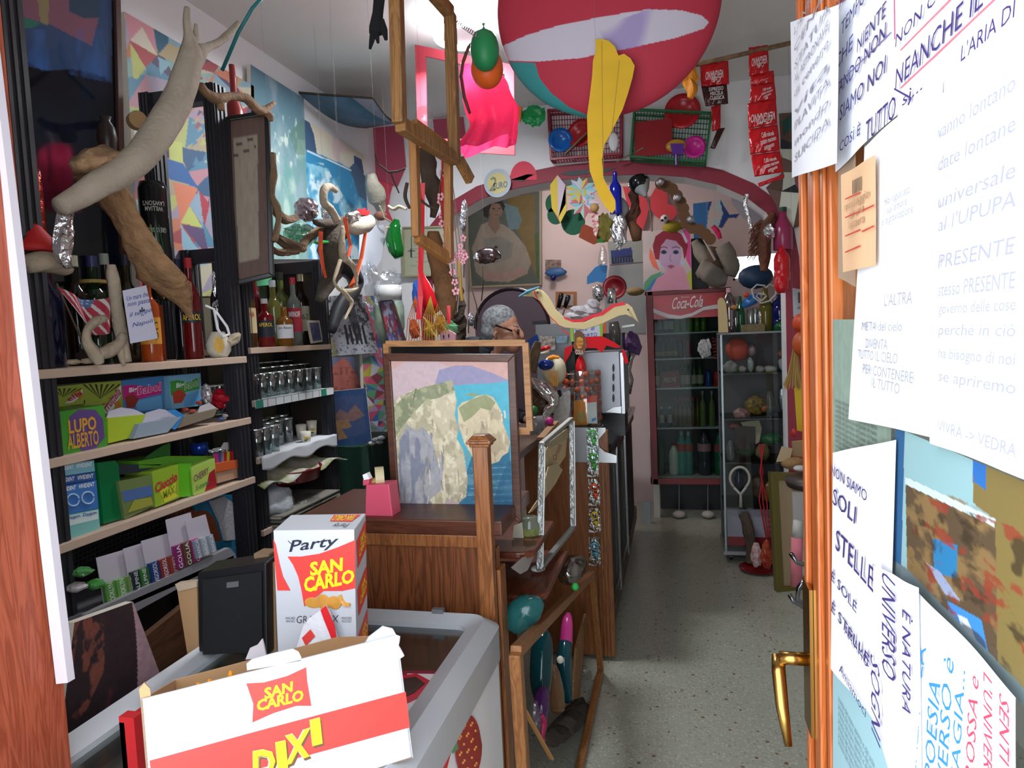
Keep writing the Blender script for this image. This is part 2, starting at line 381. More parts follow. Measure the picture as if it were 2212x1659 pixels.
# room behind the arch, with a small window
g = G(); wq = [at(1582, 548, YR), at(1690, 548, YR), at(1690, 600, YR), at(1582, 600, YR)]
x0, x1, z0, z1 = wq[0].x, wq[1].x, wq[2].z, wq[0].z
g.box(XL, x0, YR, YR+.1, 0, 2.95, PINKW); g.box(x1, XR, YR, YR+.1, 0, 2.95, PINKW); g.box(x0, x1, YR, YR+.1, 0, z0, PINKW); g.box(x0, x1, YR, YR+.1, z1, 2.95, PINKW)
struct('wall_back_room', g)
g = G()
for a in ((x0, x0+.02, z0, z1), (x1-.02, x1, z0, z1), (x0, x1, z0, z0+.02), (x0, x1, z1-.02, z1)): g.box(a[0], a[1], YR+.02, YR+.06, a[2], a[3], M('#e8e8e8', r=.5))
g.box(x0, x1, YR+.035, YR+.04, z0, z1, GLASS); struct('window_1', g)
struct('ceiling_back_room', G().box(XL, XR, YB+.2, YR, 2.93, 3.0, PINKW))
# ---------------- doorway leaves ----------------
WOOD_O = M('#bd6c38', r=.25, kind='wood', c2='#a85424', ns=7); WOOD = M('#8f5a30', r=.35, kind='wood', c2='#6d3f1e', ns=9)
PAPER = M('#f4f5f8', r=.8); g = G()
XD = .21
# right leaf, standing open: stile with mouldings, rails, glass, handle
d = thing('door_1', 'orange varnished glazed door leaf standing open, papers taped on it', 'door', (XD, .35, 0)); del d['category']; del d['label']; d['kind'] = 'structure'
g = G(); YE = at(1741, 900, ('X', XD)).y; YG = at(1797, 900, ('X', XD)).y
g.box(XD, XD+.045, YG, YE, 0, 2.35, WOOD_O)
for k, (a, b_) in enumerate(((.06, .16), (.30, .40), (.46, .62), (.80, .90))):
    g.box(XD-.006-.004*(k % 2), XD, YG+(YE-YG)*a, YG+(YE-YG)*b_, 0, 2.35, WOOD_O)
g.box(XD, XD+.045, .30, YG, 0, .28, WOOD_O); g.box(XD, XD+.045, .30, YG, 2.25, 2.35, WOOD_O); g.box(XD, XD+.045, .22, .32, 0, 2.35, WOOD_O)
build('stile_and_rails', g, d, bevel=.003)
build('glass', G().box(XD+.016, XD+.02, .32, YG, .28, 2.25, GLASS), d)
BRASS = M('#b08a4a', r=.25, m=1)
g = G(); hp = at(1722, 1518, ('X', XD-.05)); hy = YE-.045
build('lock_plate', G().box(XD-.012, XD-.006, hy-.03, hy+.03, hp.z-.12, hp.z+.13, BRASS), d)
g.tube([(XD-.01, hy, hp.z), (XD-.055, hy, hp.z)], .011, 10, BRASS)
g.tube([(XD-.055, hy+.01, hp.z), (XD-.058, hy-.01, hp.z-.02), (XD-.056, hy-.03, hp.z-.07), (XD-.05, hy-.05, hp.z-.125)], [.011, .011, .010, .006], 10, BRASS, flat=.6)
build('handle', g, d, smooth=True)
# left leaf seen edge on, with a white strip hanging on it
plL = 0.9; o_ = [at(x, y, plL) for x, y in ((-60, -80), (2, -80), (48, 500), (135, 1760), (-60, 1760))]
d2 = G(); xr = at(50, 800, plL).x
d2.box(xr-.07, xr+.0, .35, plL+.02, 0, 2.5, M('#9a4c34', r=.45, kind='wood', c2='#7e3822', ns=9)); struct('door_2', d2)
g = G(); q = [at(9, -40, .885), at(28, -40, .885), at(88, 820, .885), at(172, 1480, .885), at(168, 1484, .885), at(122, 1495, .885)]
PW = M('#bdb6be', r=.7, nz=.03)
xs = at(46, 820, .885).x; zb = at(145, 1486, .885).z
g.hexa([(xs+.003, .893, zb), (xs+.027, .893, zb+.004), (xs+.027, .907, zb+.004), (xs+.003, .907, zb)], [(xs-.034, .893, 2.4), (xs-.016, .893, 2.4), (xs-.016, .907, 2.4), (xs-.034, .907, 2.4)], PW)
solo('weather_strip', g, 'long white foam strip hanging down the edge of the left doorway', 'strip')
# ---------------- shelving on the left ----------------
RACK = M('#26262b', r=.5); BOARD = M('#c4ab98', r=.6, nz=.06, ns=40)
def shelving(name, label, x0, x1, y0, y1, zs, ztops, pw=.045, pd=.07):
    t = thing(name, label, 'shelving', ((x0+x1)/2, (y0+y1)/2, 0))
    for (x, y) in ((x1-pw, y0), (x1-pw, y1-pd), (x0, y0), (x0, y1-pd)):
        g = G().box(x, x+pw, y, y+pd, 0, ztops, RACK)
        for k in range(3): g.box(x+pw, x+pw+.004, y+.008+k*.022, y+.018+k*.022, 0, ztops, RACK); g.box(x+.004+k*.014, x+.012+k*.014, y-.004, y, 0, ztops, RACK)
        build('post', g, t)
    for y in (y0, y1-pd): build('cross_bar', G().box(x0, x1, y+.01, y+pd-.01, ztops-.055, ztops, RACK), t)
    for z in zs: build('shelf_board', G().box(x0+.01, x1+.012, y0+.0 if z > 1.1 else y0, y1-.005, z-.024, z, BOARD), t, bevel=.002)
    return t
XS = -1.55; S1, S2, S3 = 1.568, 1.342, 1.12
t = shelving('shelving_unit', 'near black metal shelving unit with pinkish boards holding bottles and sweets', -1.86, XS, 1.38, 2.25, [S1, S2, S3], 2.53)
build('back_panel', G().box(-1.875, -1.865, 1.38, 2.25, .6, 1.54, M('#3c3833', r=.8, nz=.3, ns=4)), t)  # dark sheet added to darken the bright wall gaps behind the boards
XU = -1.65
t = shelving('shelving_unit', 'far black shelving unit holding spirit bottles and drinking glasses', -1.93, XU, 2.42, 3.08, [1.598, 1.385, 1.155, .86], 2.0, .04, .05)
build('back_panel', G().box(-1.945, -1.935, 2.42, 3.08, .86, 1.98, M('#5f5846', r=.8, nz=.3, ns=4)).box(-1.935, -1.70, 3.082, 3.09, .86, 1.95, M('#2c231e', r=.7)), t)  # added dark sheets: tone down the bright wall showing behind and past the bottles
# ---------------- chest freezer ----------------
FG = M('#a9acb0', r=.35); FW = M('#dfe1e5', r=.35)
fx0, fx1, fy0, fy1, fz = -1.12, -.455, .40, 1.635, .905
t = thing('chest_freezer', 'white ice cream chest freezer with sliding glass top and strawberry print', 'freezer', ((fx0+fx1)/2, 1, 0))
g = G(); g.box(fx0, fx1, fy0, fy1, .06, fz-.07, FW)
def rrect(x0, x1, y0, y1, r, z, n=6):
    o = []
    for cx, cy, a0 in ((x1-r, y1-r, 0), (x0+r, y1-r, 90), (x0+r, y0+r, 180), (x1-r, y0+r, 270)):
        for k in range(n+1): a = math.radians(a0+90*k/n); o.append((cx+r*math.cos(a), cy+r*math.sin(a), z))
    return o
build('body', g, t, bevel=.02)
g = G(); A = rrect(fx0-.012, fx1+.012, fy0, fy1, .05, fz-.10); B = rrect(fx0-.012, fx1+.012, fy0, fy1, .05, fz-.02); C = rrect(fx0+.02, fx1-.02, fy0+.03, fy1-.03, .04, fz+.006); D = rrect(fx0+.062, fx1-.062, fy0+.07, fy1-.06, .03, fz-.012); E_ = rrect(fx0+.062, fx1-.062, fy0+.07, fy1-.06, .03, fz-.10)
n = len(A)
for a, b_ in ((A, B), (B, C), (C, D), (D, E_)):
    g.add(a+b_, [(i, (i+1) % n, n+(i+1) % n, n+i) for i in range(n)], FG)
build('rim', g, t, smooth=True)
build('hinge_clip', G().box(-.62, -.59, fy1-.035, fy1-.02, fz+.003, fz+.014, M('#6a6c70')), t)
build('glass_lid', G().box(fx0+.06, fx1-.06, fy0+.07, fy1-.06, fz-.03, fz-.024, M('#a8b4b0', r=.12, kind='thin', a=.3)), t)
g = G().box(fx0+.06, fx1-.06, fy0+.07, fy1-.06, fz-.5, fz-.3, M('#a4aaa6', r=.6)); build('well', g, t)
# stickers on the lid and print on the right side
pz = ('Z', fz-.022); g = G()
g.slab([at(x, y, pz) for x, y in ((860, 1450), (960, 1450), (870, 1659), (770, 1659))], (0, 0, .001), M('#7c1a33', r=.3))
g.slab([at(x, y, pz)+Vector((0, 0, .0012)) for x, y in ((880, 1457), (948, 1458), (905, 1560), (850, 1570))], (0, 0, .001), M('#cfc6c9', r=.3))
g.slab([at(x, y, pz)+Vector((0, 0, .0024)) for x, y in ((870, 1462), (900, 1458), (938, 1478), (905, 1510), (868, 1528))], (0, 0, .001), M('#b01830', r=.3))
g.slab([at(x, y, pz)+Vector((0, 0, .0036)) for x, y in ((872, 1470), (898, 1466), (918, 1480), (895, 1500), (870, 1512))], (0, 0, .001), M('#2c1a12', r=.3))
build('lid_stickers', g, t)
pf = ('X', fx1+.002); g = G(); n_ = Vector((1, 0, 0))
REDP = M('#cf1f28', r=.35)
def fl(pts, m, k=0): g.slab([at(x, y, pf)+n_*(.0008*k) for x, y in pts], n_*.0008, m)
fl([(981, 1530), (978, 1560), (968, 1590), (950, 1615), (925, 1640), (905, 1680), (960, 1680), (975, 1620), (982, 1580)][::-1], REDP)
fl([(1040, 1425), (1058, 1418), (1062, 1435), (1055, 1460), (1047, 1455)], REDP)
SB = []
for k in range(26):
    a = 2*math.pi*k/26; SB.append((1011+27*math.cos(a)*(1 if math.sin(a) < 0 else 1.08), 1610+66*math.sin(a)*(1.15 if math.sin(a) > 0 else 1)))
fl(SB, M('#a81c22', r=.3, nz=.3, ns=30), 1)
for k in range(26):
    sx, sy = 990+(k*17) % 42, 1560+(k*29) % 110
    if ((sx-1011)/25)**2+((sy-1610)/62)**2 < .9: fl([(sx-1.5, sy-2), (sx+1.5, sy-2), (sx+1.5, sy+3), (sx-1.5, sy+3)], M('#e8a24a'), 2)
for q in ([(1003, 1550), (990, 1560), (984, 1580), (995, 1585)], [(985, 1600), (968, 1605), (975, 1628), (988, 1618)], [(1005, 1548), (1008, 1525), (1010, 1524), (1012, 1548)]): fl(q, M('#5f8f62'), 2)
build('strawberry_print', g, t)
# ---------------- wooden end unit with post, panel, side shelves ----------------
WB = M('#7a4526', r=.4, kind='wood', c2='#532c15', ns=6); WD = M('#4a2517', r=.4, kind='wood', c2='#351a10', ns=8, ax=1); WP = M('#8e5930', r=.35, kind='wood', c2='#6b3d1f', ns=8)
ux0, ux1, uy0, uy1 = -1.02, -.49, 1.70, 3.2
zt = at(900, 1120, uy0).z
t = thing('wooden_cabinet', 'brown wooden counter end cabinet with knobbed post and open side shelves', 'cabinet', ((ux0+ux1)/2, 2.2, 0))
build('front_panel', G().box(ux0, ux1, uy0, uy0+.03, 0, zt-.05, WB), t)
g = G().box(ux0-.02, ux1+.04, uy0-.012, uy0+.34, zt-.04, zt, M('#5a2f1c', r=.35, kind='wood', c2='#421f12', ax=0)); g.box(ux0, ux1, uy0-.008, uy0+.03, zt-.075, zt-.04, WP); build('cabinet_top', g, t, bevel=.004)
px0, px1 = at(1022, 950, uy0-.03).x, at(1055, 950, uy0-.03).x
zc = at(1038, 940, uy0-.03).z
g = G().box(px0, px1, uy0-.045, uy0-.008, 0, zc-.02, WP); g.box(px0-.006, px1+.006, uy0-.052, uy0, zc-.028, zc-.02, WP); g.box(px0-.012, px1+.012, uy0-.058, uy0+.005, zc-.02, zc-.012, WP); g.hexa([(px0-.01, uy0-.056, zc-.012), (px1+.01, uy0-.056, zc-.012), (px1+.01, uy0+.003, zc-.012), (px0-.01, uy0+.003, zc-.012)], [(px0+.003, uy0-.045, zc+.002), (px1-.003, uy0-.045, zc+.002), (px1-.003, uy0-.008, zc+.002), (px0+.003, uy0-.008, zc+.002)], WP)
build('post', g, t, bevel=.003)
xq = at(1068, 1300, uy0).x; g = G().box(px1, xq, uy0-.02, uy0+.03, 0, zt-.075, WP); g.box(xq+.006, xq+.022, uy0-.01, uy0+.05, 0, zt-.13, WP); build('corner_strip', g, t, bevel=.003)
build('back_panel', G().box(ux0, ux0+.02, uy0, uy1, 0, 1.02, WB), t); build('inner_wall', G().box(ux0+.2, ux0+.22, uy0+.35, uy1, 0, 1.1, WB), t)
for (nx_, ny_, nd, xe) in ((1088, 1193, .34, 1152), (1088, 1285, .42, 1178)):
    yn = 1.86; p = at(nx_, ny_, yn); e = at(xe, ny_, yn); r = .05; z = p.z
    pts = [(ux0+.2, yn), (e.x-r, yn)]+[(e.x-r+r*math.sin(a), yn+r-r*math.cos(a)) for a in np.linspace(.2, math.pi/2, 6)]+[(e.x, yn+nd), (ux0+.2, yn+nd)]
    build('side_shelf', G().slab([(x, y, z-.02) for x, y in pts], (0, 0, .02), M('#6b3620', r=.3, kind='wood', c2='#4b2213', ax=1)), t, bevel=.006)
# ---------------- bar counter ----------------
t = thing('bar_counter', 'long wooden bar counter with glass front panels and steel strips', 'counter', (-.6, 4.3, 0))
ex0, ex1, ey = at(1236, 1200, 3.27).x, at(1322, 1200, 3.27).x, 3.27
cx1 = -.345
WE = M('#86532f', r=.35, kind='wood', c2='#74431f', ns=4); zp = at(1260, 930, ey).z
g = G().box(ex0-.22, ex1, ey, ey+.035, .02, zp, WE)
for k in range(5): x = ex1-.085+k*.017; g.box(x, x+.011, ey-.012, ey, .02, zp-.16, WP)
build('end_panel', g, t, bevel=.003)
DG = M('#191410', r=.12); FRW = M('#4b3020', r=.4, kind='wood', ax=1)
g = G().box(-.72, cx1-.03, ey+.035, 5.5, .12, .97, FRW); build('body', g, t)
g = G()
for k in range(5):
    y0 = ey+.06+k*.42; g.box(cx1-.03, cx1-.012, y0, y0+.40, .2, .9, M('#181512', r=.55))
build('glass_fronts', g, t)
g = G().box(cx1-.04, cx1, ey+.03, 5.5, .10, .2, FRW); g.box(cx1-.04, cx1, ey+.03, 5.5, .90, .95, FRW); build('rails', g, t)
for y in (ey+.04, ey+.62, ey+1.25): build('steel_strip', G().box(cx1-.008, cx1+.004, y, y+.016, .12, .95, CHROME), t)
g = G(); g.hexa([(-.74, ey+.036, .97), (cx1+.015, ey+.036, .97), (cx1+.015, ey+.036, 1.0), (-.74, ey+.036, 1.0)], [(-.74, 5.5, .97), (cx1+.015, 5.5, .97), (cx1+.015, 5.5, 1.0), (-.74, 5.5, 1.0)], DG)
g.hexa([(cx1-.11, ey+.05, 1.02), (cx1-.0, ey+.05, .995), (cx1-.0, ey+.05, 1.005), (cx1-.11, ey+.05, 1.10)], [(cx1-.11, 5.3, 1.02), (cx1, 5.3, .995), (cx1, 5.3, 1.005), (cx1-.11, 5.3, 1.10)], DG)
build('dark_top', g, t)
g = G().box(-.74, cx1-.1, ey+.04, ey+.9, 1.0, zp, FRW); g.box(-1.02, ex0-.1, ey-.9, ey+.3, zp-.03, zp-.001, FRW); build('raised_shelf', g, t)
# ---------------- drinks fridge ----------------
FY = 5.893; p = at(1393, 632, FY); fl_, fr_ = p.x, .44; fzt = 1.912; fzb = at(1412, 1045, FY).z
FRD = M('#6e1a20', r=.4); t = thing('drinks_fridge', 'tall red soft drink fridge with a lit-up style script header and glass door', 'fridge', ((fl_+fr_)/2, FY, 0))
t['label'] = 'tall red glass-door drinks fridge full of bottles behind the bar counter'
g = G().box(fl_, fl_+.03, FY, FY+.5, fzb, fzt, M('#c9c6c0', r=.5)); g.box(fr_-.03, fr_, FY, FY+.5, fzb, fzt, M('#c9c6c0')); g.box(fl_, fr_, FY, FY+.5, fzt-.03, fzt, FRD); g.box(fl_, fr_, FY, FY+.5, fzb, fzb+.06, M('#9a9a92')); g.box(fl_, fr_, FY+.46, FY+.5, fzb, fzt, M('#2a2c2c')); build('body', g, t)
g = G(); a = .045; g.box(fl_+.008, fl_+a+.02, FY-.03, FY, fzb, fzt-.0, FRD); g.box(fr_-a, fr_, FY-.03, FY, fzb, fzt, FRD); g.box(fl_+.02, fr_, FY-.03, FY, fzt-.035, fzt, FRD); g.box(fl_+.02, fr_, FY-.03, FY, fzb, fzb+.05, FRD); build('frame', g, t, bevel=.004)
hz = at(1420, 690, FY).z
build('header', G().box(fl_+.06, fr_-a, FY-.022, FY, hz, fzt-.035, M('#b31420', r=.3)), t)
g = G(); WAV = [(1409, 665), (1425, 672), (1445, 679), (1470, 682), (1495, 676), (1520, 663), (1545, 658), (1570, 657), (1600, 656)]; WA2 = [(x, y+9-(abs(i-4) < 2)*2) for i, (x, y) in enumerate(WAV)]
g.slab([at(x, y, FY-.024) for x, y in WAV+WA2[::-1]], (0, -.002, 0), M('#d6d6da'))
textQ(g, 'Coca‑Cola'.replace('‑', '-'), quadpts([(1452, 643), (1519, 637), (1518, 663), (1452, 669)], FY-.024), Vector((0, -1, 0)), M('#e6dfe0'), .003, .45, .01)
textQ(g, 'Bevete', quadpts([(1472, 640), (1489, 639), (1489, 643), (1472, 644)], FY-.024), Vector((0, -1, 0)), M('#d9c0c0'), .003)
build('script_lettering', g, t)
build('glass_door', G().box(fl_+.07, fr_-a, FY-.012, FY-.006, fzb+.05, hz, M('#dfe6e4', r=.04, kind='thin', a=.004)), t)
FSH = [at(1430, y, FY).z for y in (720, 775, 839, 925)]+[fzb+.06]
for z in FSH[:4]: build('shelf', G().box(fl_+.04, fr_-.04, FY+.02, FY+.42, z-.012, z, M('#8b908f', r=.3)), t)
for x in (fl_+.02, fr_-.07): build('leg', G().box(x, x+.05, FY, FY+.05, 0, fzb, M('#c9c8bd')), t)
build('kick_panel', G().box(fl_+.07, fr_-.07, FY+.3, FY+.32, 0, fzb, M('#1c1c1e')), t)
# ---------------- glass display cabinet ----------------
VX0, VX1, VY0, VY1 = .285, .76, 4.80, 5.2; vz = at(1620, 721, VY0).z
t = thing('display_case', 'glass display cabinet crammed with knick-knacks beside the red drinks fridge', 'cabinet', ((VX0+VX1)/2, 5, 0))
g = G().box(VX0-.01, VX1, VY0-.01, VY1, .05, .075, M('#8d9094', r=.4, m=.5)); g.box(VX0, VX1, VY1-.03, VY1, .07, vz, M('#5b565c', r=.6)); build('base_and_back', g, t)
for x in (VX0+.03, VX1-.05): build('castor', G().tube([(x, VY0+.05, .022), (x+.02, VY0+.05, .022)], .022, 12, BLACK), t)
for (x, y) in ((VX0, VY0), (VX1-.012, VY0)): build('corner_post', G().box(x, x+.012, y, y+.012, .07, vz, M('#c8ccd0', r=.2, m=.8)), t)
VSH = [at(1620, y, VY0).z for y in (806, 905, 1000, 1098)]
for z in VSH: build('glass_shelf', G().box(VX0+.005, VX1-.01, VY0+.01, VY1-.03, z-.008, z, M('#6f8280', r=.1, kind='thin', a=.3)), t)
build('top', G().box(VX0, VX1, VY0, VY1, vz, vz+.012, M('#7b7f82', r=.3)), t)
build('glass_panes', G().box(VX0+.005, VX0+.008, VY0, VY1, .075, vz, GLASS).box(VX0, VX1, VY0-.002, VY0+.001, .075, vz, M('#f2f6f6', r=.03, kind='thin', a=.035)), t)
VB = VSH[3]
g = G().box(VX0+.02, VX1-.03, VY0+.05, VY0+.055, .10, VB-.02, M('#b9aebb', r=.7)); g.box(VX0+.02, VX1-.03, VY0+.045, VY0+.05, .1, .16, M('#a8202c')); build('printed_card', g, t)
# ---------------- more builders ----------------
def col(px, pl, z):
    lo, hi = -1500., 3500.
    for _ in range(40):
        m = (lo+hi)/2
        if at(px, m, pl).z > z: lo = m
        else: hi = m
    return at(px, lo, pl)
VIEW = (ROT @ Vector((0, 0, -1)))
def mpp(p): return (Vector(p)-EYE).dot(VIEW)/FPX           # metres per pixel at a point
def ptube(pts, pl, m=None, n=8, nz=0., flat=1., g=None):
    """pts: (px, py, radius px[, other plane])"""
    P_ = []; R_ = []
    for q in pts:
        p = at(q[0], q[1], q[3] if len(q) > 3 else pl); P_.append(p); R_.append(q[2]*mpp(p))
    g = g or G(); return g.tube(P_, R_, n, m, nz, flat)
def pball(x, y, r, pl, m=None, nz=0., n=14, ns=6., g=None, ry=None, depth=None):
    p = at(x, y, pl); k = mpp(p); g = g or G(); return g.ball(p, (r*k, (depth or r)*k, (ry or r)*k), n, m, nz, ns)
def textcyl(g, body, base, r, z0, z1, half, m, fat=0., flip=False, shear=0.):
    a, fs = text_mesh(body, shear, fat); x0, x1, y0, y1 = a[:, 0].min(), a[:, 0].max(), a[:, 1].min(), a[:, 1].max()
    d = EYE-Vector(base); a0 = math.atan2(d.y, d.x); vs = []
    for x, y, z in a:
        u = (x-x0)/(x1-x0)-.5; v = (y-y0)/(y1-y0)
        if flip: u, v = -u, 1-v
        t = a0+u*2*half; vs.append((base[0]+math.cos(t)*r, base[1]+math.sin(t)*r, base[2]+z0+v*(z1-z0)))
    g.add(vs, fs, m)
PROF = {
 'wine': [(0, 0), (.96, 0), (1, .01), (1, .6), (.93, .66), (.42, .78), (.36, .82), (.34, .97), (.34, 1)],
 'spirit': [(0, 0), (.96, 0), (1, .01), (1, .62), (.95, .67), (.5, .74), (.38, .78), (.36, .97), (.36, 1)],
 'beer': [(0, 0), (.96, 0), (1, .01), (1, .5), (.9, .58), (.5, .76), (.4, .82), (.36, 1)],
 'pet': [(0, 0), (.7, 0), (1, .04), (1, .28), (.93, .31), (1, .35), (1, .62), (.85, .74), (.4, .9), (.3, .92), (.3, 1)],
 'vase': [(0, 0), (.5, 0), (.8, .2), (1, .5), (.85, .75), (.45, .9), (.6, 1)],
 'can': [(0, 0), (.85, 0), (1, .04), (1, .94), (.85, 1), (0, 1)]}
def bottle(name, label, base, h, r, kind, gm, cap=None, lab=None, span=(.18, .5), txt=None, tm=None, group=None, tz=(.3, .4), neck=None, half=.8, cat='bottle', fat=.01):
    t = thing(name, label, cat, base, group); b = Vector(base)
    capf = .0 if cap is None else .1
    g = G(); g.lathe([(a*r, z*h*(1-capf*.3)) for a, z in PROF[kind]], b, 20, gm); build('glass_body', g, t, smooth=True)
    if cap: rr = PROF[kind][-1][0]*r*1.15; build('cap', G().lathe([(0, h*(.9)), (rr, h*.9), (rr, h), (0, h)][1:], b, 14, cap), t)
    if lab: build('paper_label', G().lathe([(r*1.008, h*span[0]), (r*1.012, h*span[0]), (r*1.012, h*span[1]), (r*1.008, h*span[1])], b, 24, lab), t, smooth=False)
    if neck: build('neck_label', G().lathe([(r*.5, h*.76), (r*.44, h*.88)], b, 14, neck), t)
    if txt:
        g = G(); textcyl(g, txt, b, r*1.03, h*tz[0], h*tz[1], half, tm or M('#22201c'), fat); build('lettering', g, t)
    return t
def pbottle(name, label, px, ytop, hw, pl, z, kind, gm, cap=None, lab=None, **k):
    b = col(px, pl, z); 
    lo, hi = -500., 2500.
    kk = mpp(b); ht = at(px, ytop, pl).z-z
    return bottle(name, label, b, ht, hw*kk, kind, gm, cap, lab, **k)
def gl(h, r=.06): return M(h, r=r, t=.35)
def scroll(name, label, pts, pl, m, cat, group=None, th=.004, **k): return solo(name, cut(pts, pl, th, m), label, cat, group, **k)
def foilball(name, label, x, y, rx, ry, pl, cat='foil', m=None, nz=.35, group=None, depth=None):
    return solo(name, pball(x, y, rx, pl, m or FOIL, nz, 22, 9, ry=ry, depth=depth), label, cat, group)
WHITE = M('#f1f1f3', r=.5); REDT = M('#d8232a', r=.5); YEL = M('#ecd93a', r=.5); INK = M('#23233a', r=.6)
# ---------------- near shelving: top board ----------------
px_ = lambda X: ('X', X)
pbottle('magnum_bottle', 'very large dark blue bottle at the left end of the top shelf board', 112, 560, 31, px_(-1.64), S1, 'wine', M('#0c1128', r=.06))
pbottle('bottle', 'tall bottle wrapped in shiny red foil at the far left of the shelves', 97, 372, 27, px_(-1.74), S1, 'can', M('#b0382e', r=.2, m=.9, b=.8, bs=25))
solo('driftwood_piece', ptube([(60, 572, 22), (90, 565, 28), (120, 572, 24), (148, 585, 14)], px_(-1.5), DRIFT, 10, .3, .8), 'grey driftwood lump lying on the big dark blue bottle', 'driftwood', smooth=True)
b = col(78, px_(-1.56), at(78, 545, px_(-1.56)).z); solo('paper_hat', G().lathe([(.062, 0), (.05, .02), (.0, .085)], b, 20, M('#b81c1c', r=.6)), 'red cone of card above the driftwood lump on the left', 'hat', smooth=True)
solo('foil_wrap', ptube([(145, 452, 20), (140, 490, 21), (132, 530, 20), (140, 565, 12), (152, 578, 6)], px_(-1.42), FOIL, 16, .5), 'crumpled silver foil wrapped round the foot of the big driftwood branch', 'foil')
BR = [('plain_dark', 'dark bottle with beige cap behind the little striped flag', 176, 555, 25, '#17120f', '#a9a78f'), ('g', 'green wine bottle with navy blue cap behind the upright driftwood', 216, 556, 27, '#142c18', '#1d2350'), ('h', 'dark bottle with clear cap just behind the upright driftwood log', 244, 551, 22, '#1c1f18', '#8d968c'), ('i', 'olive bottle with navy cap above the pinned handwritten note', 287, 553, 25, '#2f2c16', '#1e2036')]
for _, lb, x, y, hw, c, cp in BR: pbottle('liquor_bottle', lb, x, y, hw, px_(-1.72), S1, 'spirit', gl(c), M(cp, r=.4), M('#8f7a3a', r=.6) if x == 216 else None, span=(.75, .78))
pbottle('liquor_bottle', 'amber bottle with yellow label and gold lettering right of the note', 330, 592, 21, px_(-1.60), S1, 'spirit', gl('#b8501a'), M('#2a1a12'), M('#c98a2a'), txt='DOC\nORO', tz=(.25, .45), span=(.2, .5))
solo('amber_carton', G().box(-1.76, -1.66, 1.905, 1.98, S1, S1+.185, M('#8a3c1c', r=.5)).box(-1.659, -1.658, 1.915, 1.95, S1+.06, S1+.11, M('#a8a83a')), 'rust coloured carton with small green label behind the driftwood tip', 'box')
pbottle('aperitif_bottle', 'red aperitif bottle with red cap and dark oval label at shelf end', 421, 560, 20, px_(-1.60), S1, 'wine', gl('#6a0c12'), M('#a81c24'), M('#1a1c22'), span=(.36, .47), txt='APEROL', tm=M('#e8c838'), tz=(.385, .445), half=1.0)
pbottle('aperitif_bottle', 'dark bottle with blue cap half hidden behind the red aperitif bottle', 398, 562, 16, px_(-1.68), S1, 'wine', gl('#12141c'), M('#1c2448'))
pbottle('liquor_bottle', 'black bottle with foil shreds by the right post of the near shelving', 478, 570, 14, px_(-1.70), S1, 'wine', M('#101012', r=.1), M('#0e0e10'))
foilball('foil_strip', 'narrow twist of silver foil hanging by the black bottle', 463, 615, 4, 26, px_(-1.6))
# striped flag
q = [(122, 620), (238, 640), (246, 705), (186, 712)]
a = Art(60, 44, q, '#cfc8c6'); 
for k in range(7): a.poly([(122+k*19-6, 614), (122+k*19+5, 614), (200+k*13+4, 716), (200+k*13-6, 716)], '#a8263a')
a.poly([(176, 628), (212, 634), (206, 660), (190, 654)], '#4a6a98'); t = thing('flag', 'small red and white striped flag with blue corner on the top shelf', 'flag', at(150, 700, px_(-1.56)))
for k in range(6): a.ell(184+(k % 3)*9, 637+(k//3)*9, 1.6, 1.6, '#e8e8e8')
a.mesh('cloth', quadpts(q, px_(-1.585)), Vector((1, 0, 0)), t, warp=lambda U, V: np.stack([.012*np.sin(U*9+V*2), 0*U, -.02*np.sin(U*3.1)], -1)); build('flag_stick', ptube([(122, 612, 2), (190, 765, 2)], px_(-1.59), M('#5a4a38')), t)
# driftwood figure, note
g = ptube([(240, 572, 9), (243, 600, 13), (252, 660, 12), (262, 720, 14), (272, 782, 12)], px_(-1.5), DRIFT, 10, .3)
ptube([(226, 688, 9), (205, 695, 10), (188, 715, 9), (190, 742, 11), (208, 768, 14), (216, 785, 9)], px_(-1.49), DRIFT, 10, .3, g=g); ptube([(210, 766, 12), (236, 758, 14), (258, 742, 12), (266, 722, 10)], px_(-1.49), DRIFT, 10, .3, g=g); ptube([(258, 750, 9), (262, 770, 7), (268, 790, 4)], px_(-1.49), DRIFT, 8, .2, g=g)
solo('driftwood_figure', g, 'curled grey driftwood sculpture standing on the top board', 'driftwood', smooth=True)
pn = px_(-1.455); t = thing('handwritten_note', 'white handwritten note pinned on the driftwood sculpture', 'note', at(300, 740, pn))
build('paper', cut([(265, 628), (316, 616), (341, 731), (282, 742)], pn, .001, M('#c9cbe0', r=.8)), t); PEN = M('#3c4a8c', r=.7)
lettering(t, [('Un mare che', [(272, 640), (318, 630), (320, 640), (274, 650)], PEN, .3), ('non passa', [(274, 656), (322, 646), (324, 656), (276, 666)], PEN, .3), ('il tempo', [(278, 676), (326, 664), (328, 676), (280, 688)], PEN, .3), ('Napoli', [(284, 698), (330, 688), (332, 698), (286, 710)], PEN, .3), ('*', [(300, 664), (312, 662), (312, 686), (302, 688)], INK, 0, .02)], pn, 'handwriting')
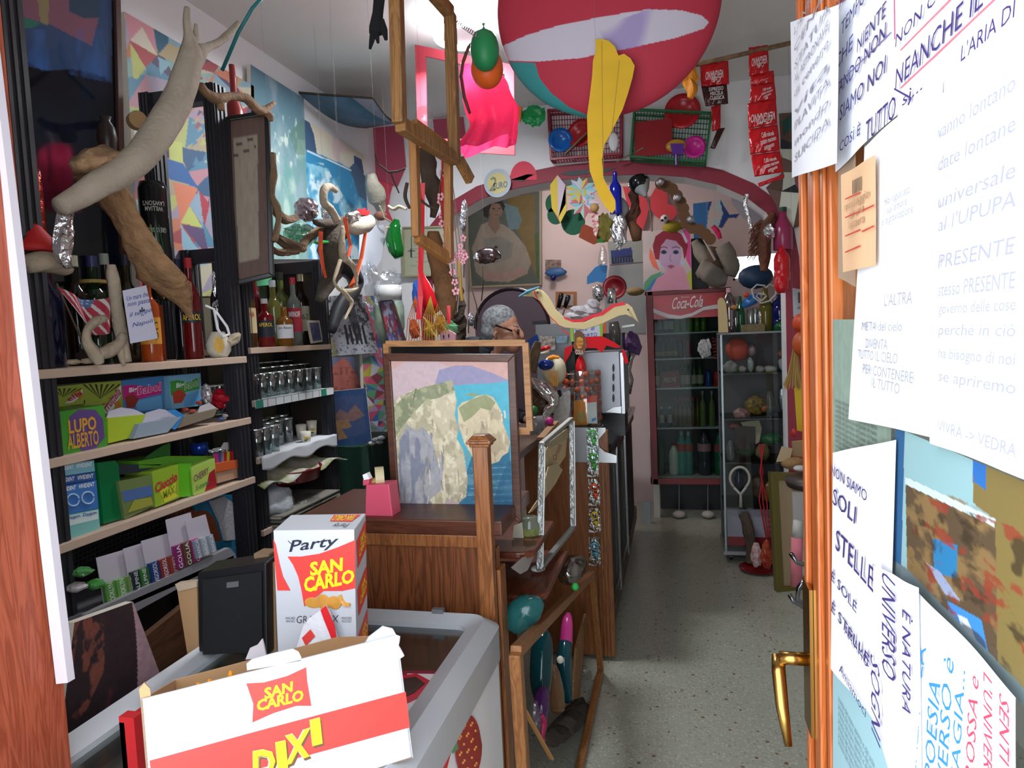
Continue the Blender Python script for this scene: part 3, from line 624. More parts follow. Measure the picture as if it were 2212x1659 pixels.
# leather-like bark piece and the big branch
BARKB = M('#9c7652', r=.85, nz=.4, ns=16, b=1., bs=45)
g = ptube([(185, 378, 26), (222, 392, 46), (250, 430, 40), (278, 480, 34), (310, 540, 44), (345, 590, 52), (378, 625, 38), (398, 655, 18), (414, 690, 4)], px_(-1.42), BARKB, 22, .5, .3)
solo('bark_slab', g, 'long brown slab of bark hanging from the driftwood branch, pointed tip', 'bark', smooth=True)
g = ptube([(170, 360, 20), (200, 345, 28), (240, 340, 26), (275, 340, 20), (290, 332, 8)], px_(-1.36), M('#a5825f', r=.85, nz=.4, ns=20, b=1., bs=45), 18, .8, .7)
solo('root_knot', g, 'gnarled curl of brown root behind the big driftwood branch', 'driftwood', smooth=True)
g = ptube([(130, 448, 20), (165, 428, 25), (205, 402, 28), (250, 378, 30), (295, 345, 32), (335, 297, 33), (368, 245, 32), (392, 195, 30), (405, 150, 27), (412, 118, 24), (408, 80, 11), (403, 45, 8), (404, 17, 6)], px_(-1.32), M('#a39684', r=.85, nz=.2, ns=8, b=.5, bs=60), 16, .12)
ptube([(408, 150, 24), (425, 118, 19), (445, 104, 10), (470, 93, 8), (492, 76, 8), (514, 50, 5)], px_(-1.32), g.ms[0], 12, .15, g=g)
ptube([(404, 100, 12), (421, 84, 8), (423, 52, 3)], px_(-1.32), g.ms[0], 8, .2, g=g)
solo('driftwood_branch', g, 'thick pale forked driftwood branch rising in front of the near shelving', 'driftwood', smooth=True)
g = ptube([(432, 182, 8), (445, 200, 10), (470, 212, 12), (500, 208, 9), (530, 212, 10), (550, 232, 10), (568, 240, 9), (592, 222, 4)], px_(-1.40), M('#86674a', r=.85, nz=.3, b=.6), 10, .3)
ptube([(470, 212, 11), (476, 225, 9), (478, 238, 7)], px_(-1.40), g.ms[0], 8, .2, g=g); ptube([(570, 238, 8), (582, 250, 8), (585, 262, 5)], px_(-1.40), g.ms[0], 8, .2, g=g)
solo('driftwood_twig', g, 'short crooked brown branch tied across the tall shelving post', 'driftwood', smooth=True)
t = pbottle('whisky_tin', 'black cylindrical whisky tin with green stripes standing upside down', 348, 400, 29, px_(-1.66), at(348, 648, px_(-1.66)).z, 'can', M('#101313', r=.2))
b = wloc(t); k = mpp(b); g = G()
textcyl(g, "WILLIAM\nLAWSON'S", b, 29.6*k, at(348, 464, px_(-1.66)).z-b.z, at(348, 443, px_(-1.66)).z-b.z, .75, M('#b8bcba'), .01, True)
textcyl(g, "GREAT SCOTS", b, 29.6*k, at(348, 508, px_(-1.66)).z-b.z, at(348, 498, px_(-1.66)).z-b.z, .75, M('#b8bcba'), .01, True); build('lettering', g, t)
g = G()
for a0, m_ in ((.25, '#1f5a34'), (.0, '#2c6a3c'), (-.3, '#8aa848')):
    d = math.atan2((EYE-b).y, (EYE-b).x)
    g.tube([(b.x+29.3*k*math.cos(d+a0+s*.5), b.y+29.3*k*math.sin(d+a0+s*.5), b.z+.24*(1-s)) for s in np.linspace(0, 1, 8)], .002, 5, M(m_))
build('stripes', g, t)
pbottle('jug', 'dark brown stoneware jar at the top of the dark glass picture', 235, 255, 20, px_(-1.60), at(235, 345, px_(-1.60)).z, 'vase', M('#2a1c1a', r=.4), cat='jar')
solo('cork_disc', G().lathe([(.027, 0), (.027, .03)], at(292, 263, px_(-1.62)), 18, M('#a2835c', r=.9), (1, -.6, 0)), 'round slice of pale wood beside the back shelving post', 'cork')
g = ptube([(500, 140, 6), (503, 170, 7), (505, 205, 7), (506, 240, 20), (508, 270, 22), (506, 290, 8)], px_(-1.70), M('#8a2c28', r=.3), 14); solo('glass_bottle', g, 'slim bottle with long red neck standing behind the tall post', 'bottle', smooth=True)
# sunflower jug
jp = px_(-1.58); b = col(474, jp, S1); k = mpp(b)
t = thing('ceramic_jug', 'small round jug painted with a sunflower, white handle, shelf end', 'jug', b)
build('pot', G().lathe([(0, 0), (16*k, 0), (25*k, 14*k), (26*k, 30*k), (18*k, 48*k), (14*k, 56*k), (10*k, 56*k)], b, 20, M('#d8d2c2', r=.3)), t, smooth=True)
g = G()
for i in range(22): a_ = 2*math.pi*i/22; c_ = at(473, 745, px_(-1.535)); g.add([c_, c_+Vector((0, math.cos(a_-.1), math.sin(a_-.1)))*15*k, c_+Vector((.001, math.cos(a_), math.sin(a_)))*21*k, c_+Vector((0, math.cos(a_+.1), math.sin(a_+.1)))*15*k], [(0, 1, 2, 3)], M('#d9a827'))
build('sunflower', g, t); build('handle', ptube([(444, 660, 2.5), (462, 668, 3), (470, 710, 3), (480, 728, 3.5), (495, 722, 3), (490, 705, 3), (466, 672, 2.5)], px_(-1.55), WHITE), t, smooth=True)
solo('driftwood_chip', ptube([(494, 742, 8), (508, 730, 10), (516, 722, 5)], px_(-1.54), DRIFT, 8, .4), 'small driftwood chip leaning on the sunflower jug', 'driftwood')
foilball('foil_lump', 'lump of silver foil behind the sunflower jug', 470, 665, 10, 16, px_(-1.62))
for k_, (x, y) in enumerate(((158, 782), (190, 780))): solo('seashell', pball(x, y, 15, px_(-1.56), M('#b8a78e', r=.6, nz=.3), .2, 12, ry=6), ('pale seashell beside the foot of the dark blue magnum', 'pale seashell at the foot of the curled driftwood sculpture')[k_], 'shell')
g = G(); 
for k_, (a_, b_) in enumerate((((150, 430), (520, 430)),)): pass
# bits hanging under the top board
bowl = col(478, px_(-1.66), S2); solo('black_bowl', G().lathe([(.03, .03), (.055, .06), (.06, .085), (.057, .085)], bowl, 20, M('#15161a', r=.15)), 'shiny black bowl on the second shelf board', 'bowl', smooth=True)
# ---------------- second board: sweets ----------------
GB = M('#3f8f2c', r=.35); YG_ = M('#9fb52a', r=.4)
pa, pb = px_(-1.56), px_(-1.70)
t = carton('sweets_box', 'bright green sweets box with bubbly yellow lettering on second board', [(105, 893), (225, 875), (233, 967), (116, 990)], pa, .13, GB)
g = cut([(150, 900), (170, 884), (205, 885), (222, 905), (226, 945), (205, 970), (180, 976), (150, 950)], pa, .0006, M('#5a3f7a'), back=False); build('backdrop_print', g, t); OG = M('#c9952e')
lettering(t, [('LUPO', [(146, 908), (206, 898), (208, 928), (148, 938)], OG, 0, .03, .0016), ('ALBERTO', [(144, 940), (211, 928), (213, 960), (146, 972)], OG, 0, .02, .0016)], pa)
for nm, q, lt in (('yellow-green fruit chew box at the left end of the second board', [(100, 838), (180, 829), (184, 872), (104, 882)], 'ella'), ('yellow-green fruit chew box left of the pink bubble gum box', [(178, 829), (263, 822), (268, 894), (184, 902)], 'Fruittella')):
    t = carton('chew_box', nm, q, pb, .08, M('#96a63a', r=.4)); (x0, y0), (x1, y1), (x2, y2), (x3, y3) = q; W_ = x1-x0; H_ = y3-y0
    g = G()
    for k_ in range(7): g = cut([(x0+W_*.45, y0+H_*.45), (x0+W_*(k_/6.5), y0+1), (x0+W_*(k_/6.5+.06), y0+1)], pb, .0004, M('#2e2a18'), g, back=False)
    cut([(x0+W_*.5, y2), (x0+W_*.72, y2-3), (x1-2, y0+H_*.35), (x1-2, y0+2)], pb, .0008, M('#d8d6d4'), g, back=False); cut([(x1-18, y2-22), (x1-8, y2-30), (x1-2, y2-20), (x1-8, y2-8)], pb, .001, M('#c07a28'), g, back=False); build('sunburst_print', g, t)
    lettering(t, [(lt, [(x0+W_*.48, y2-H_*.25), (x1-8, y0+5), (x1-2, y0+H_*.30), (x0+W_*.62, y2-4)], M('#a81c4c'), .1, .02, .0018)], pb)
for nm, q, c1, mid in (('bubble gum box with blue top and big pink lettering', [(262, 822), (352, 812), (354, 886), (268, 896)], '#c41c80', '#3f7fc0'), ('blue bubble gum box with big green lettering and watermelon print', [(364, 812), (433, 806), (437, 876), (370, 884)], '#3f9f3c', '#7fb6d8')):
    t = carton('gum_box', nm, q, pb, .08, M(mid, r=.35)); (x0, y0), (x1, y1), (x2, y2), (x3, y3) = q; g = G()
    cut([(x0+3, y0+12), (x0+20, y0+9), (x1-25, y0+14), (x1-3, y0+2), (x1-3, y0+28), (x1-30, y0+34), (x0+20, y0+46), (x0+5, y0+42)], pb, .0006, M(c1, r=.4), g, back=False)
    cut([(x0+30, y0+44), (x1-4, y0+32), (x2-3, y2-4), (x0+34, y2+2)], pb, .0006, M('#62a8dc', r=.4), g, back=False); cut([(x0+8, y2-28), (x0+24, y2-36), (x0+38, y2-24), (x0+28, y2-6), (x0+12, y2-4)], pb, .0008, M('#8e2c22' if c1 == '#c41c80' else '#b8402c', r=.4), g, back=False); build('panel_print', g, t)
    lettering(t, [('Big', [(x0+16, y0+16), (x0+33, y0+13), (x0+33, y0+26), (x0+16, y0+29)], WHITE, 0, .03, .0016), ('Babol', [(x0+34, y0+13), (x1-5, y0+3), (x1-5, y0+22), (x0+34, y0+32)], M('#f3e6ee'), 0, .04, .0014), ('Babol', [(x0+35, y0+14), (x1-6, y0+4), (x1-6, y0+21), (x0+35, y0+31)], M(c1, r=.4), 0, .012, .002)], pb)
t = carton('open_tray', 'open yellow-green cardboard tray with a white inner flap', [(233, 903), (316, 895), (291, 944), (234, 958)], px_(-1.57), .09, YG_)
build('flap', cut([(230, 903), (236, 888), (262, 880), (290, 884), (316, 896)], px_(-1.575), .002, M('#b9b6c6', r=.7)), t)
t = carton('open_tray', 'open pale blue sweets tray with round white flaps, second board', [(300, 916), (392, 900), (362, 934), (288, 948)], px_(-1.555), .1, M('#8a98a8', r=.6))
g = cut([(303, 915), (315, 892), (345, 883), (375, 888), (391, 902)], px_(-1.57), .002, M('#b4b2c2', r=.7)); build('white_flap', g, t); build('blue_flap', cut([(360, 886), (378, 884), (405, 902), (378, 928), (366, 924), (388, 903)], px_(-1.56), .002, M('#2c7fc0', r=.5)), t)
t = carton('open_tray', 'open tan display tray of small wrapped sweets near the shelf end', [(398, 900), (470, 882), (462, 900), (385, 925)], px_(-1.555), .1, M('#7a6e5c', r=.7)); build('white_flap', cut([(425, 897), (432, 878), (452, 870), (472, 884)], px_(-1.565), .002, M('#b9b6bc', r=.7)), t)
for i, (x, y, c) in enumerate(((478, 905, '#4a6a9a'), (486, 898, '#a8a4a8'), (400, 885, '#a83a2c'), (415, 888, '#c04a3a'), (430, 870, '#b04030'))): solo('wrapped_sweet', pball(x, y, 7, px_(-1.57), M(c, r=.25, m=.3), .3, 8, ry=4), ('blue wrapped sweet at the end of second board', 'silver wrapped sweet beside the blue wrapped one', 'red wrapped sweet left in the tan tray', 'orange red wrapped sweet in the tan tray middle', 'brick red wrapped sweet on the tan tray flap')[i], 'sweet')
solo('snack_bag', pball(478, 862, 24, px_(-1.62), M('#a31226', r=.2, b=.8, bs=40), .4, 16, ry=20), 'crinkled red foil bag at the right end of second board', 'bag')
solo('snack_bag', pball(447, 853, 12, px_(-1.64), M('#b8b0b4', r=.25, m=.5, b=.6), .3, 14, ry=22), 'pale silver sweet bag between gum box and red bag', 'bag')
# ---------------- third board ----------------
VB1, VB2 = M('#2e5aa0', r=.35), M('#7fb8c8', r=.35)
for i, (q, c) in enumerate((([(118, 1006), (203, 994), (205, 1018), (120, 1031)], VB2), ([(120, 1032), (206, 1019), (207, 1036), (122, 1050)], VB1), ([(124, 1052), (208, 1037), (213, 1098), (137, 1113)], M('#3f74b8', r=.35)), ([(137, 1114), (213, 1099), (217, 1150), (141, 1167)], M('#7ab8b4', r=.35)))):
    t = carton('chewing_gum_box', ('pale blue chewing gum box, topmost of the stack on third board', 'thin royal blue chewing gum box, second in the stack', 'tall blue chewing gum box with two round swirls, third in stack', 'turquoise chewing gum box at the bottom of the stack')[i], q, pa, .09, c)
    (x0, y0), (x1, y1), (x2, y2), (x3, y3) = q; s = (y0-y1)/(x1-x0); it = []; by = y0+3; hh = 9
    wd = 'VIVIDENT' if i < 3 else 'Daygum'
    for a_, b_ in ((x0+8, (x0+x1)/2-3), ((x0+x1)/2+3, x1-5)): it.append((wd, [(a_, by-s*(a_-x0)), (b_, by-s*(b_-x0)), (b_, by+hh-s*(b_-x0)), (a_, by+hh-s*(a_-x0))], WHITE if i < 3 else M('#2c4f9c'), .1, .02, .0016))
    lettering(t, it, pa)
    if i == 2:
        g = G()
        for cx_ in (158, 190): g.tube([at(cx_+13*math.cos(a_), 1080-(cx_-158)*.15+13*math.sin(a_), px_(-1.558)) for a_ in np.linspace(0, 6, 16)], .0022, 5, M('#a8c4e0'))
        build('swirl_print', g, t)
    if i == 3: build('white_band', cut([(x0+2, y0+3), (x1-2, y1+3), (x1-1, y1+22), (x0+4, y0+24)], pa, .0005, M('#c8dad8'), back=False), t)
solo('upright_box', cut([(210, 1000), (248, 995), (256, 1003), (266, 1120), (224, 1132)], px_(-1.57), .09, M('#0f6e3e', r=.3)), 'upright emerald green box beside the chewing gum stack', 'box')
solo('notebook', cut([(250, 1004), (350, 1003), (318, 1018), (256, 1026)], px_(-1.6), .1, M('#2c3440', r=.5)), 'dark notebook lying flat on top of the green sweet trays', 'book')
t = carton('clear_tray', 'clear green-printed plastic sweet tray left of the sour candy box', [(256, 1040), (328, 1026), (334, 1092), (270, 1122)], pa, .1, M('#6b7b4a', r=.25)); build('picture_print', cut([(262, 1062), (326, 1048), (331, 1070), (268, 1085)], pa, .0006, M('#4f6a9c', r=.3), back=False).slab([at(x, y, px_(-1.558)) for x, y in ((275, 1108), (290, 1080), (326, 1074), (331, 1090))], (.0004, 0, 0), M('#96983a')), t)
t = carton('candy_box', 'lime candy box with jagged red lettering, third board middle', [(328, 1019), (385, 1003), (388, 1075), (336, 1096)], pa, .1, M('#8fae30', r=.35)); RD = M('#b82434'); build('burst_print', cut([(345, 1062), (360, 1048), (366, 1056), (380, 1040), (378, 1064), (384, 1072), (356, 1086)], pa, .0006, M('#c8c83a'), back=False), t)
lettering(t, [('Ciuccio', [(333, 1046), (381, 1017), (383, 1038), (336, 1066)], RD, .1, .03, .0016), ('MAX', [(350, 1062), (376, 1048), (378, 1064), (353, 1078)], M('#7a8a1c'), .1, .02, .0016)], pa)
solo('green_folder', cut([(386, 1001), (413, 1001), (417, 1072), (388, 1074)], px_(-1.565), .004, M('#5cae22', r=.4)), 'bright lime card panel between the two candy boxes', 'card')
t = carton('candy_box', 'lime cherry candy box with red cherry print, third board right', [(414, 1012), (464, 990), (468, 1054), (419, 1070)], pa, .1, M('#a8c45a', r=.35)); g = cut([(446, 1050), (452, 1022), (464, 1012), (468, 1052), (442, 1062)], pa, .0006, M('#9c1c28'), back=False); build('cherry_print', g, t)
lettering(t, [('CHERRY', [(417, 1028), (450, 1008), (451, 1022), (419, 1042)], M('#7a2c5c'), .2, .01, .0016), ('X-treme', [(421, 1050), (450, 1034), (450, 1046), (421, 1062)], M('#3f7a4a'), .2, .01, .0016)], pa)
solo('green_tray', cut([(300, 996), (360, 985), (462, 985), (464, 1002), (300, 1012)], px_(-1.6), .1, M('#5c9c2c', r=.4)), 'long shallow lime green tray at the back of the third board', 'tray')
solo('green_flap', cut([(352, 962), (368, 956), (368, 984), (300, 998)], px_(-1.62), .004, M('#2f6a2c', r=.5)), 'raised dark green box flap behind the lime tray', 'card')
t = carton('lighter_box', 'display box of coloured lighters at the right end of third board', [(464, 1002), (517, 992), (519, 1010), (468, 1020)], pa, .06, M('#c2562a', r=.5))
for i, c in enumerate(('#b83a7a', '#4a4a8a', '#8a7a80', '#b01c24', '#a8c43a', '#b01c24', '#c4242c', '#d8a0a0')):
    x = 467+i*6; build('lighter', cut([(x, 980-i), (x+5, 979-i), (x+5, 1002-i), (x, 1003-i)], px_(-1.575), .012, M(c, r=.3)), t); 
build('flap', cut([(476, 970), (484, 956), (506, 954), (498, 972)], px_(-1.6), .002, M('#c8c2c4')), t)
solo('tan_carton', cut([(468, 1021), (513, 1011), (514, 1032), (470, 1044)], px_(-1.565), .07, M('#b08a70', r=.7)), 'plain tan carton under the lighter display', 'box')
solo('blue_tin', G().lathe([(.03, 0), (.03, .038), (.026, .04)], col(431, px_(-1.66), at(431, 980, px_(-1.66)).z), 20, M('#1c3f9c', r=.15, m=.5)), 'shiny blue round tin behind the cherry candy box', 'tin', smooth=True)
# ---------------- gum rack below ----------------
RP = vplane(-1.40, 1.2, -1.55, 2.3); pr = px_(-1.50)
t = thing('gum_rack', 'sloping grey gum rack under the shelves with a wire mesh back', 'rack', at(330, 1330, pr))
build('lip', cut([(150, 1345), (300, 1275), (496, 1183), (508, 1196), (512, 1212), (420, 1252), (300, 1318), (150, 1400)], pr, .02, M('#8b8b90', r=.5)), t)
build('tray', G().hexa([at(140, 1360, pr), at(505, 1200, pr), at(505, 1200, pr)+Vector((-.2, 0, .03)), at(140, 1360, pr)+Vector((-.2, 0, .03))], [at(140, 1370, pr), at(505, 1210, pr), at(505, 1210, pr)+Vector((-.2, 0, .03)), at(140, 1370, pr)+Vector((-.2, 0, .03))], M('#55565a')), t)
g = G(); pm = px_(-1.66)
for i in range(30): x = 150+i*9; g.tube([at(x, 1175-i*4.2, pm), at(x+2, 1235-i*4.6, pm)], .0012, 4, M('#2c2c30'))
for j in range(6): g.tube([at(150, 1180+j*10, pm), at(420, 1058+j*10, pm)], .0012, 4, M('#2c2c30'))
build('mesh_back', g, t); build('dark_back', G().box(-1.9, -1.86, 1.4, 2.25, .5, 1.09, M('#1d1416')), t)
def gumcard(i, lb, x0, yt, x1, yb, stick, cols, txt):
    s = (x1-x0)*.5; q = [(x0, yt+s*.25), (x1-12, yt-s*.25), (x1+8, yb-s*.35), (x0+18, yb+s*.35)]; p_ = px_(-1.53+.006*i)
    t = thing('gum_packet', lb, 'packet', at(x0+10, yb, p_)); build('white_card', cut(q, p_, .002, M('#c6c0cc', r=.4)), t)
    for k_, c in enumerate(cols):
        n_ = len(cols); fa, fb = k_/n_, (k_+.85)/n_; Q = quadpts(q, p_); u0, u1 = fa, fb; v0, v1 = (.52, .97)
        Qs = [bil(Q, u0, v0)+Vector((.003, 0, 0)), bil(Q, u1, v0)+Vector((.003, 0, 0)), bil(Q, u1, v1)+Vector((.003, 0, 0)), bil(Q, u0, v1)+Vector((.003, 0, 0))]
        s_ = build('stick_pack', G().slab(Qs, (.01, 0, 0), M(c, r=.3)), t)
        g = G(); R_ = [Qs[3], Qs[0], Qs[1], Qs[2]]; textQ(g, txt, [p+Vector((.0105, 0, 0)) for p in (R_[0].lerp(R_[3], .25), R_[1].lerp(R_[2], .25), R_[1].lerp(R_[2], .75), R_[0].lerp(R_[3], .75))], Vector((1, 0, 0)), WHITE, .001); build('lettering', g, s_)
gumcard(0, 'white-backed packet of light green gum sticks, left of the rack', 208, 1195, 290, 1300, 1, ('#5f9c4a', '#6fa858', '#8fae6a'), 'BROOKLYN')
gumcard(1, 'white-backed packet of dark green gum sticks in the rack', 266, 1178, 330, 1272, 1, ('#2c3a3c', '#3f7a3c', '#4a8a4a'), 'ALPINE')
gumcard(2, 'white-backed packet with blue and red gum sticks in the rack', 305, 1160, 378, 1250, 1, ('#26407c', '#8a3a3c', '#a04a44'), 'VIGORSOL')
gumcard(3, 'white-backed packet of pink and gold sweets in the rack', 358, 1115, 424, 1222, 1, ('#8a2c6a', '#6a4a3a', '#b03a7a'), 'GOLIA')
gumcard(4, 'white-backed packet of silver blue gum at the rack right end', 400, 1118, 456, 1200, 1, ('#8a96a8', '#aab0bc', '#9aa6b8'), 'BIANCA')
t = thing('gum_packet', 'dark blue packet of strong mint gum sticks behind the rack packets', 'packet', at(330, 1210, px_(-1.56))); q = [(301, 1176), (342, 1160), (350, 1202), (312, 1216)]; build('wrapper', cut(q, px_(-1.56), .01, M('#22448c', r=.25)), t)
lettering(t, [('AIR\nAIR', [(306, 1178), (338, 1164), (345, 1196), (316, 1208)], WHITE, .1, .02, .0016)], px_(-1.56))
for i, (x, y, c) in enumerate(((178, 1235, '#4a8a4a'), (205, 1262, '#3f8a3a'), (165, 1268, '#b9b4b8'))): solo('gum_packet', pball(x, y, 20, px_(-1.5), M(c, r=.2, b=.5), .3, 10, ry=10), ('crumpled green wrapper at the left end of the rack', 'folded green mint packet lying at the rack left end', 'torn grey paper packet hanging off the rack left end')[i], 'packet', 'loose packets on the gum rack')
solo('blue_packaging', cut([(415, 1085), (440, 1078), (510, 1068), (528, 1185), (520, 1205), (470, 1195), (440, 1150)], px_(-1.66), .04, M('#2f7aa0', r=.15, b=.8, bs=25)), 'crinkled blue plastic packaging beneath the right end of third board', 'packaging')
solo('white_brush', cut([(458, 1082), (485, 1072), (508, 1090), (518, 1130), (512, 1165), (490, 1168), (480, 1130)], px_(-1.64), .015, M('#b4b0b4', r=.8, b=.5, bs=90)), 'white ribbed pad inside the crinkled blue packaging', 'pad')
solo('orange_sack', ptube([(370, 1105, 16), (420, 1120, 30), (455, 1165, 24), (488, 1200, 16), (505, 1222, 8)], px_(-1.70), M('#8a4526', r=.4, b=.4, bs=20), 14, .2), 'rust orange curved sack behind the gum packets, shelf right end', 'sack', smooth=True)
# leaning canvases, table pieces behind the freezer
q = [(160, 1345), (287, 1300), (346, 1458), (120, 1680)]
a = Art(90, 90, q, '#2e2024').blot('#7a4436', 9, 4, .5, .62, .9, [(150, 1330), (230, 1310), (235, 1400), (200, 1480), (150, 1520)]).blot('#6a2c32', 5, 8, .45, .7, .8, [(250, 1400), (300, 1380), (310, 1500), (240, 1560)]).poly([(284, 1295), (300, 1290), (350, 1458), (310, 1500)], '#a08088').mott(.25, 20)
picture('canvas_painting', 'dark abstract red and black canvas leaning left of the freezer', q, px_(-1.2), a, .02)
solo('red_crate', G().box(-.93, -.92+.0, .93, 1.02, .62, .98, M('#a81c20', r=.4)).box(-.93, -.9, .93, .95, .6, .99, M('#a81c20')), 'red corrugated piece standing in the lower left corner', 'crate')
solo('wood_plank', cut([(316, 1375), (420, 1290), (425, 1400), (345, 1470)], px_(-1.3), .02, M('#5a3a24', r=.5, kind='wood', ax=1)), 'dark framed wooden board leaning under the gum rack', 'board')
# ---------------- far shelving ----------------
px_ = lambda X: ('X', X)
T1, T2, T3, T4 = 1.598, 1.385, 1.155, .86
SP = [('amber bitter bottle with cream label at the left end of far shelving', 537, 597, 20, '#5c3a16', '#b8a890', '#c8b488', 'AVERNA', '#a02020', -1.68),
 ('slim red bottle with grey neck just behind the amber bitter', 556, 592, 14, '#6c0d14', '#8a8a8c', None, None, None, -1.80),
 ('red aperitif bottle with navy label behind the pale square bottle', 577, 646, 17, '#7e1016', '#c4c4ca', '#1c2030', 'APEROL', '#e0c030', -1.70),
 ('pale yellow liqueur bottle with white cap, far shelving', 597, 607, 17, '#7d7c3a', '#d0d2d8', None, None, None, -1.72),
 ('olive green liqueur bottle with black stopper, tallest of far shelving', 614, 590, 18, '#5c6430', '#231c1c', None, None, None, -1.80),
 ('square whiskey bottle with white label in front of the others', 618, 664, 17, '#8a5a1c', None, '#d8dade', 'Jim Beam', '#2a2a2c', -1.66),
 ('clear vodka bottle with red label and red cap', 640, 601, 15, '#79807a', '#9c2030', '#9c2434', 'SMIRNOFF', '#e8e8e8', -1.74),
 ('dark brown bottle with beige label and wired stopper at the right post', 657, 594, 16, '#22160e', '#a89878', '#a8a890', '1967', '#5a5440', -1.78)]
for lb, x, y, hw, c, cp, la, tx, tc_, X in SP:
    pbottle('liquor_bottle', lb, x, y, hw, px_(X), T1, 'spirit', gl(c), M(cp, r=.35) if cp else None, M(la, r=.6) if la else None, txt=tx, tm=M(tc_) if tc_ else None, tz=(.42, .5) if tx != '1967' else (.36, .44), span=(.2, .55), half=.9)
p_ = px_(-1.655); t = thing('photo_frame', 'tiny framed photo leaning on the bottles beside the shelf post', 'picture', at(680, 742, p_)); build('frame', cut([(664, 692), (690, 692), (698, 738), (674, 742)], p_, .008, M('#a89c8c', r=.5)), t); build('photo', cut([(668, 697), (688, 697), (694, 734), (676, 737)], p_, .001, M('#44506a', r=.2, nz=.5, ns=40), back=False), t)
solo('green_card', cut([(553, 592), (584, 585), (590, 615), (555, 618)], px_(-1.84), .004, M('#4f9c70', r=.6)), 'pale green card behind the far shelving bottles', 'card')
solo('paper_roll', G().lathe([(.022, 0), (.022, .17)], col(662, px_(-1.86), T1), 16, M('#9a9aa0', r=.6)), 'grey paper tube standing behind the dark brown bottle', 'roll', smooth=True)
TG = M('#dfe9ea', r=.03, kind='thin', a=.2)
def tumbler(label, grp, h, r, loc):
    t = thing('drinking_glass', label, 'glass', (0, 0, 0), grp)
    build('bowl', G().lathe([(.0, .004), (r*.8, .004), (r, h), (r*.96, h), (r*.77, .01), (0, .01)], (0, 0, 0), 16, TG), t, smooth=True); build('foot', G().lathe([(0, 0), (r*.8, 0), (r*.8, .006), (0, .006)], (0, 0, 0), 16, M('#b8c4c4', r=.1, m=.3)), t); build('rim', G().lathe([(r*.97, h-.002), (r*1.01, h-.001), (r*1.0, h+.001), (r*.96, h)], (0, 0, 0), 16, M('#cfd6d6', r=.1, m=.5)), t); t.location = loc; return t
lb = 'clear straight tumbler on the cloth-edged middle board of far shelving'
first = None; r_ = random.Random(3)
for row, (X, n_, off) in enumerate(((-1.67, 8, 0), (-1.76, 8, 6), (-1.85, 6, 12))):
    for i in range(n_):
        p = col(548+off+i*19.5, px_(X), T2); p.y = min(p.y, 3.02)
        if first is None: first = tumbler(lb, 'tumblers on the cloth-edged board', .105, .027, p)
        else: dup(first, p, sc=(1, 1, 1.0+.18*row))
first = None
for X, xs_ in ((-1.66, (556, 574, 592)), (-1.74, (562, 582, 602, 622)), (-1.84, (570, 592, 612))):
    for x in xs_:
        p = col(x, px_(X), T3)
        if first is None: first = tumbler('tall clear drinking glass on the white cloth board of far shelving', 'tall glasses on the white cloth board', .115, .03, p)
        else: dup(first, p)
first = None
for x, X in ((545, -1.76), (566, -1.8), (590, -1.8), (610, -1.74), (628, -1.66)):
    p = col(x-40 if False else x, px_(X), T3)
for i, x in enumerate((462, 480, 498)):
    p = col(x, px_(-1.70), S3)
    if first is None: first = tumbler('upturned stem glass at the back of the third near board', 'glasses behind the cherry candy box', .1, .028, p)
    else: dup(first, p)
first = None
for i, x in enumerate((448, 470, 492)):
    p = col(x, px_(-1.76), S2)
    if first is None: first = tumbler('clear goblet at the back right of the second near board', 'goblets behind the red snack bag', .115, .03, p)
    else: dup(first, p)
CER = M('#d4cfc2', r=.25)
for i, (x, X, h) in enumerate(((652, -1.74, .07), (675, -1.74, .075), (661, -1.66, .05))):
    b = col(x, px_(X), T3); t = thing('lemon_cup', ('white ceramic cup with lemon decoration, back left on white cloth', 'white ceramic cup with lemon decoration, back right on white cloth', 'small wide cup with two yellow lemons at the front of white cloth')[i], 'cup', b); build('cup', G().lathe([(0, 0), (.02, 0), (.026, h), (.023, h), (.018, .006)], b, 18, CER), t, smooth=True)
    d = (EYE-b).normalized(); g = G(); g.ball(b+Vector((d.x*.022-.006, d.y*.022, h*.5)), (.008, .004, .007), 10, M('#c9a52a')); g.ball(b+Vector((d.x*.022+.008, d.y*.022, h*.45)), (.008, .004, .007), 10, M('#c9a52a')); g.ball(b+Vector((d.x*.022, d.y*.024, h*.25)), (.01, .002, .004), 8, M('#4a6a2c')); build('lemon_print', g, t)
solo('green_cup', G().lathe([(0, 0), (.016, 0), (.018, .055), (0, .055)], col(690, px_(-1.76), T3), 14, M('#5a6a34', r=.4)), 'small olive green cup at the right end of the white cloth', 'cup', smooth=True)
# shelf cloths
CH = M('#c9cfd0', r=.8)
t = thing('shelf_cloth', 'white cloth with green checked ends hanging over the middle board', 'cloth', (-1.65, 2.7, T2)); g = G()
g.box(-1.9, XU+.018, 2.42, 3.06, T2+.0005, T2+.002, M('#bfcac6', r=.8)); g.box(XU+.0145, XU+.018, 2.42, 3.06, T2-.03, T2+.002, CH); build('cloth', g, t)
g = G()
for y in list(np.linspace(2.5, 2.98, 9)): g.box(XU+.018, XU+.0186, y, y+.003, T2-.03, T2+.002, M('#4a5a5a'))
g.box(XU+.018, XU+.0188, 2.42, 2.47, T2-.03, T2+.003, M('#2c7a66')); g.box(XU+.018, XU+.0188, 2.94, 2.99, T2-.03, T2+.003, M('#2c7a66')); build('green_checks', g, t)
t = thing('shelf_cloth', 'plain white scalloped cloth hanging over the lower glass board', 'cloth', (-1.65, 2.7, T3)); g = G()
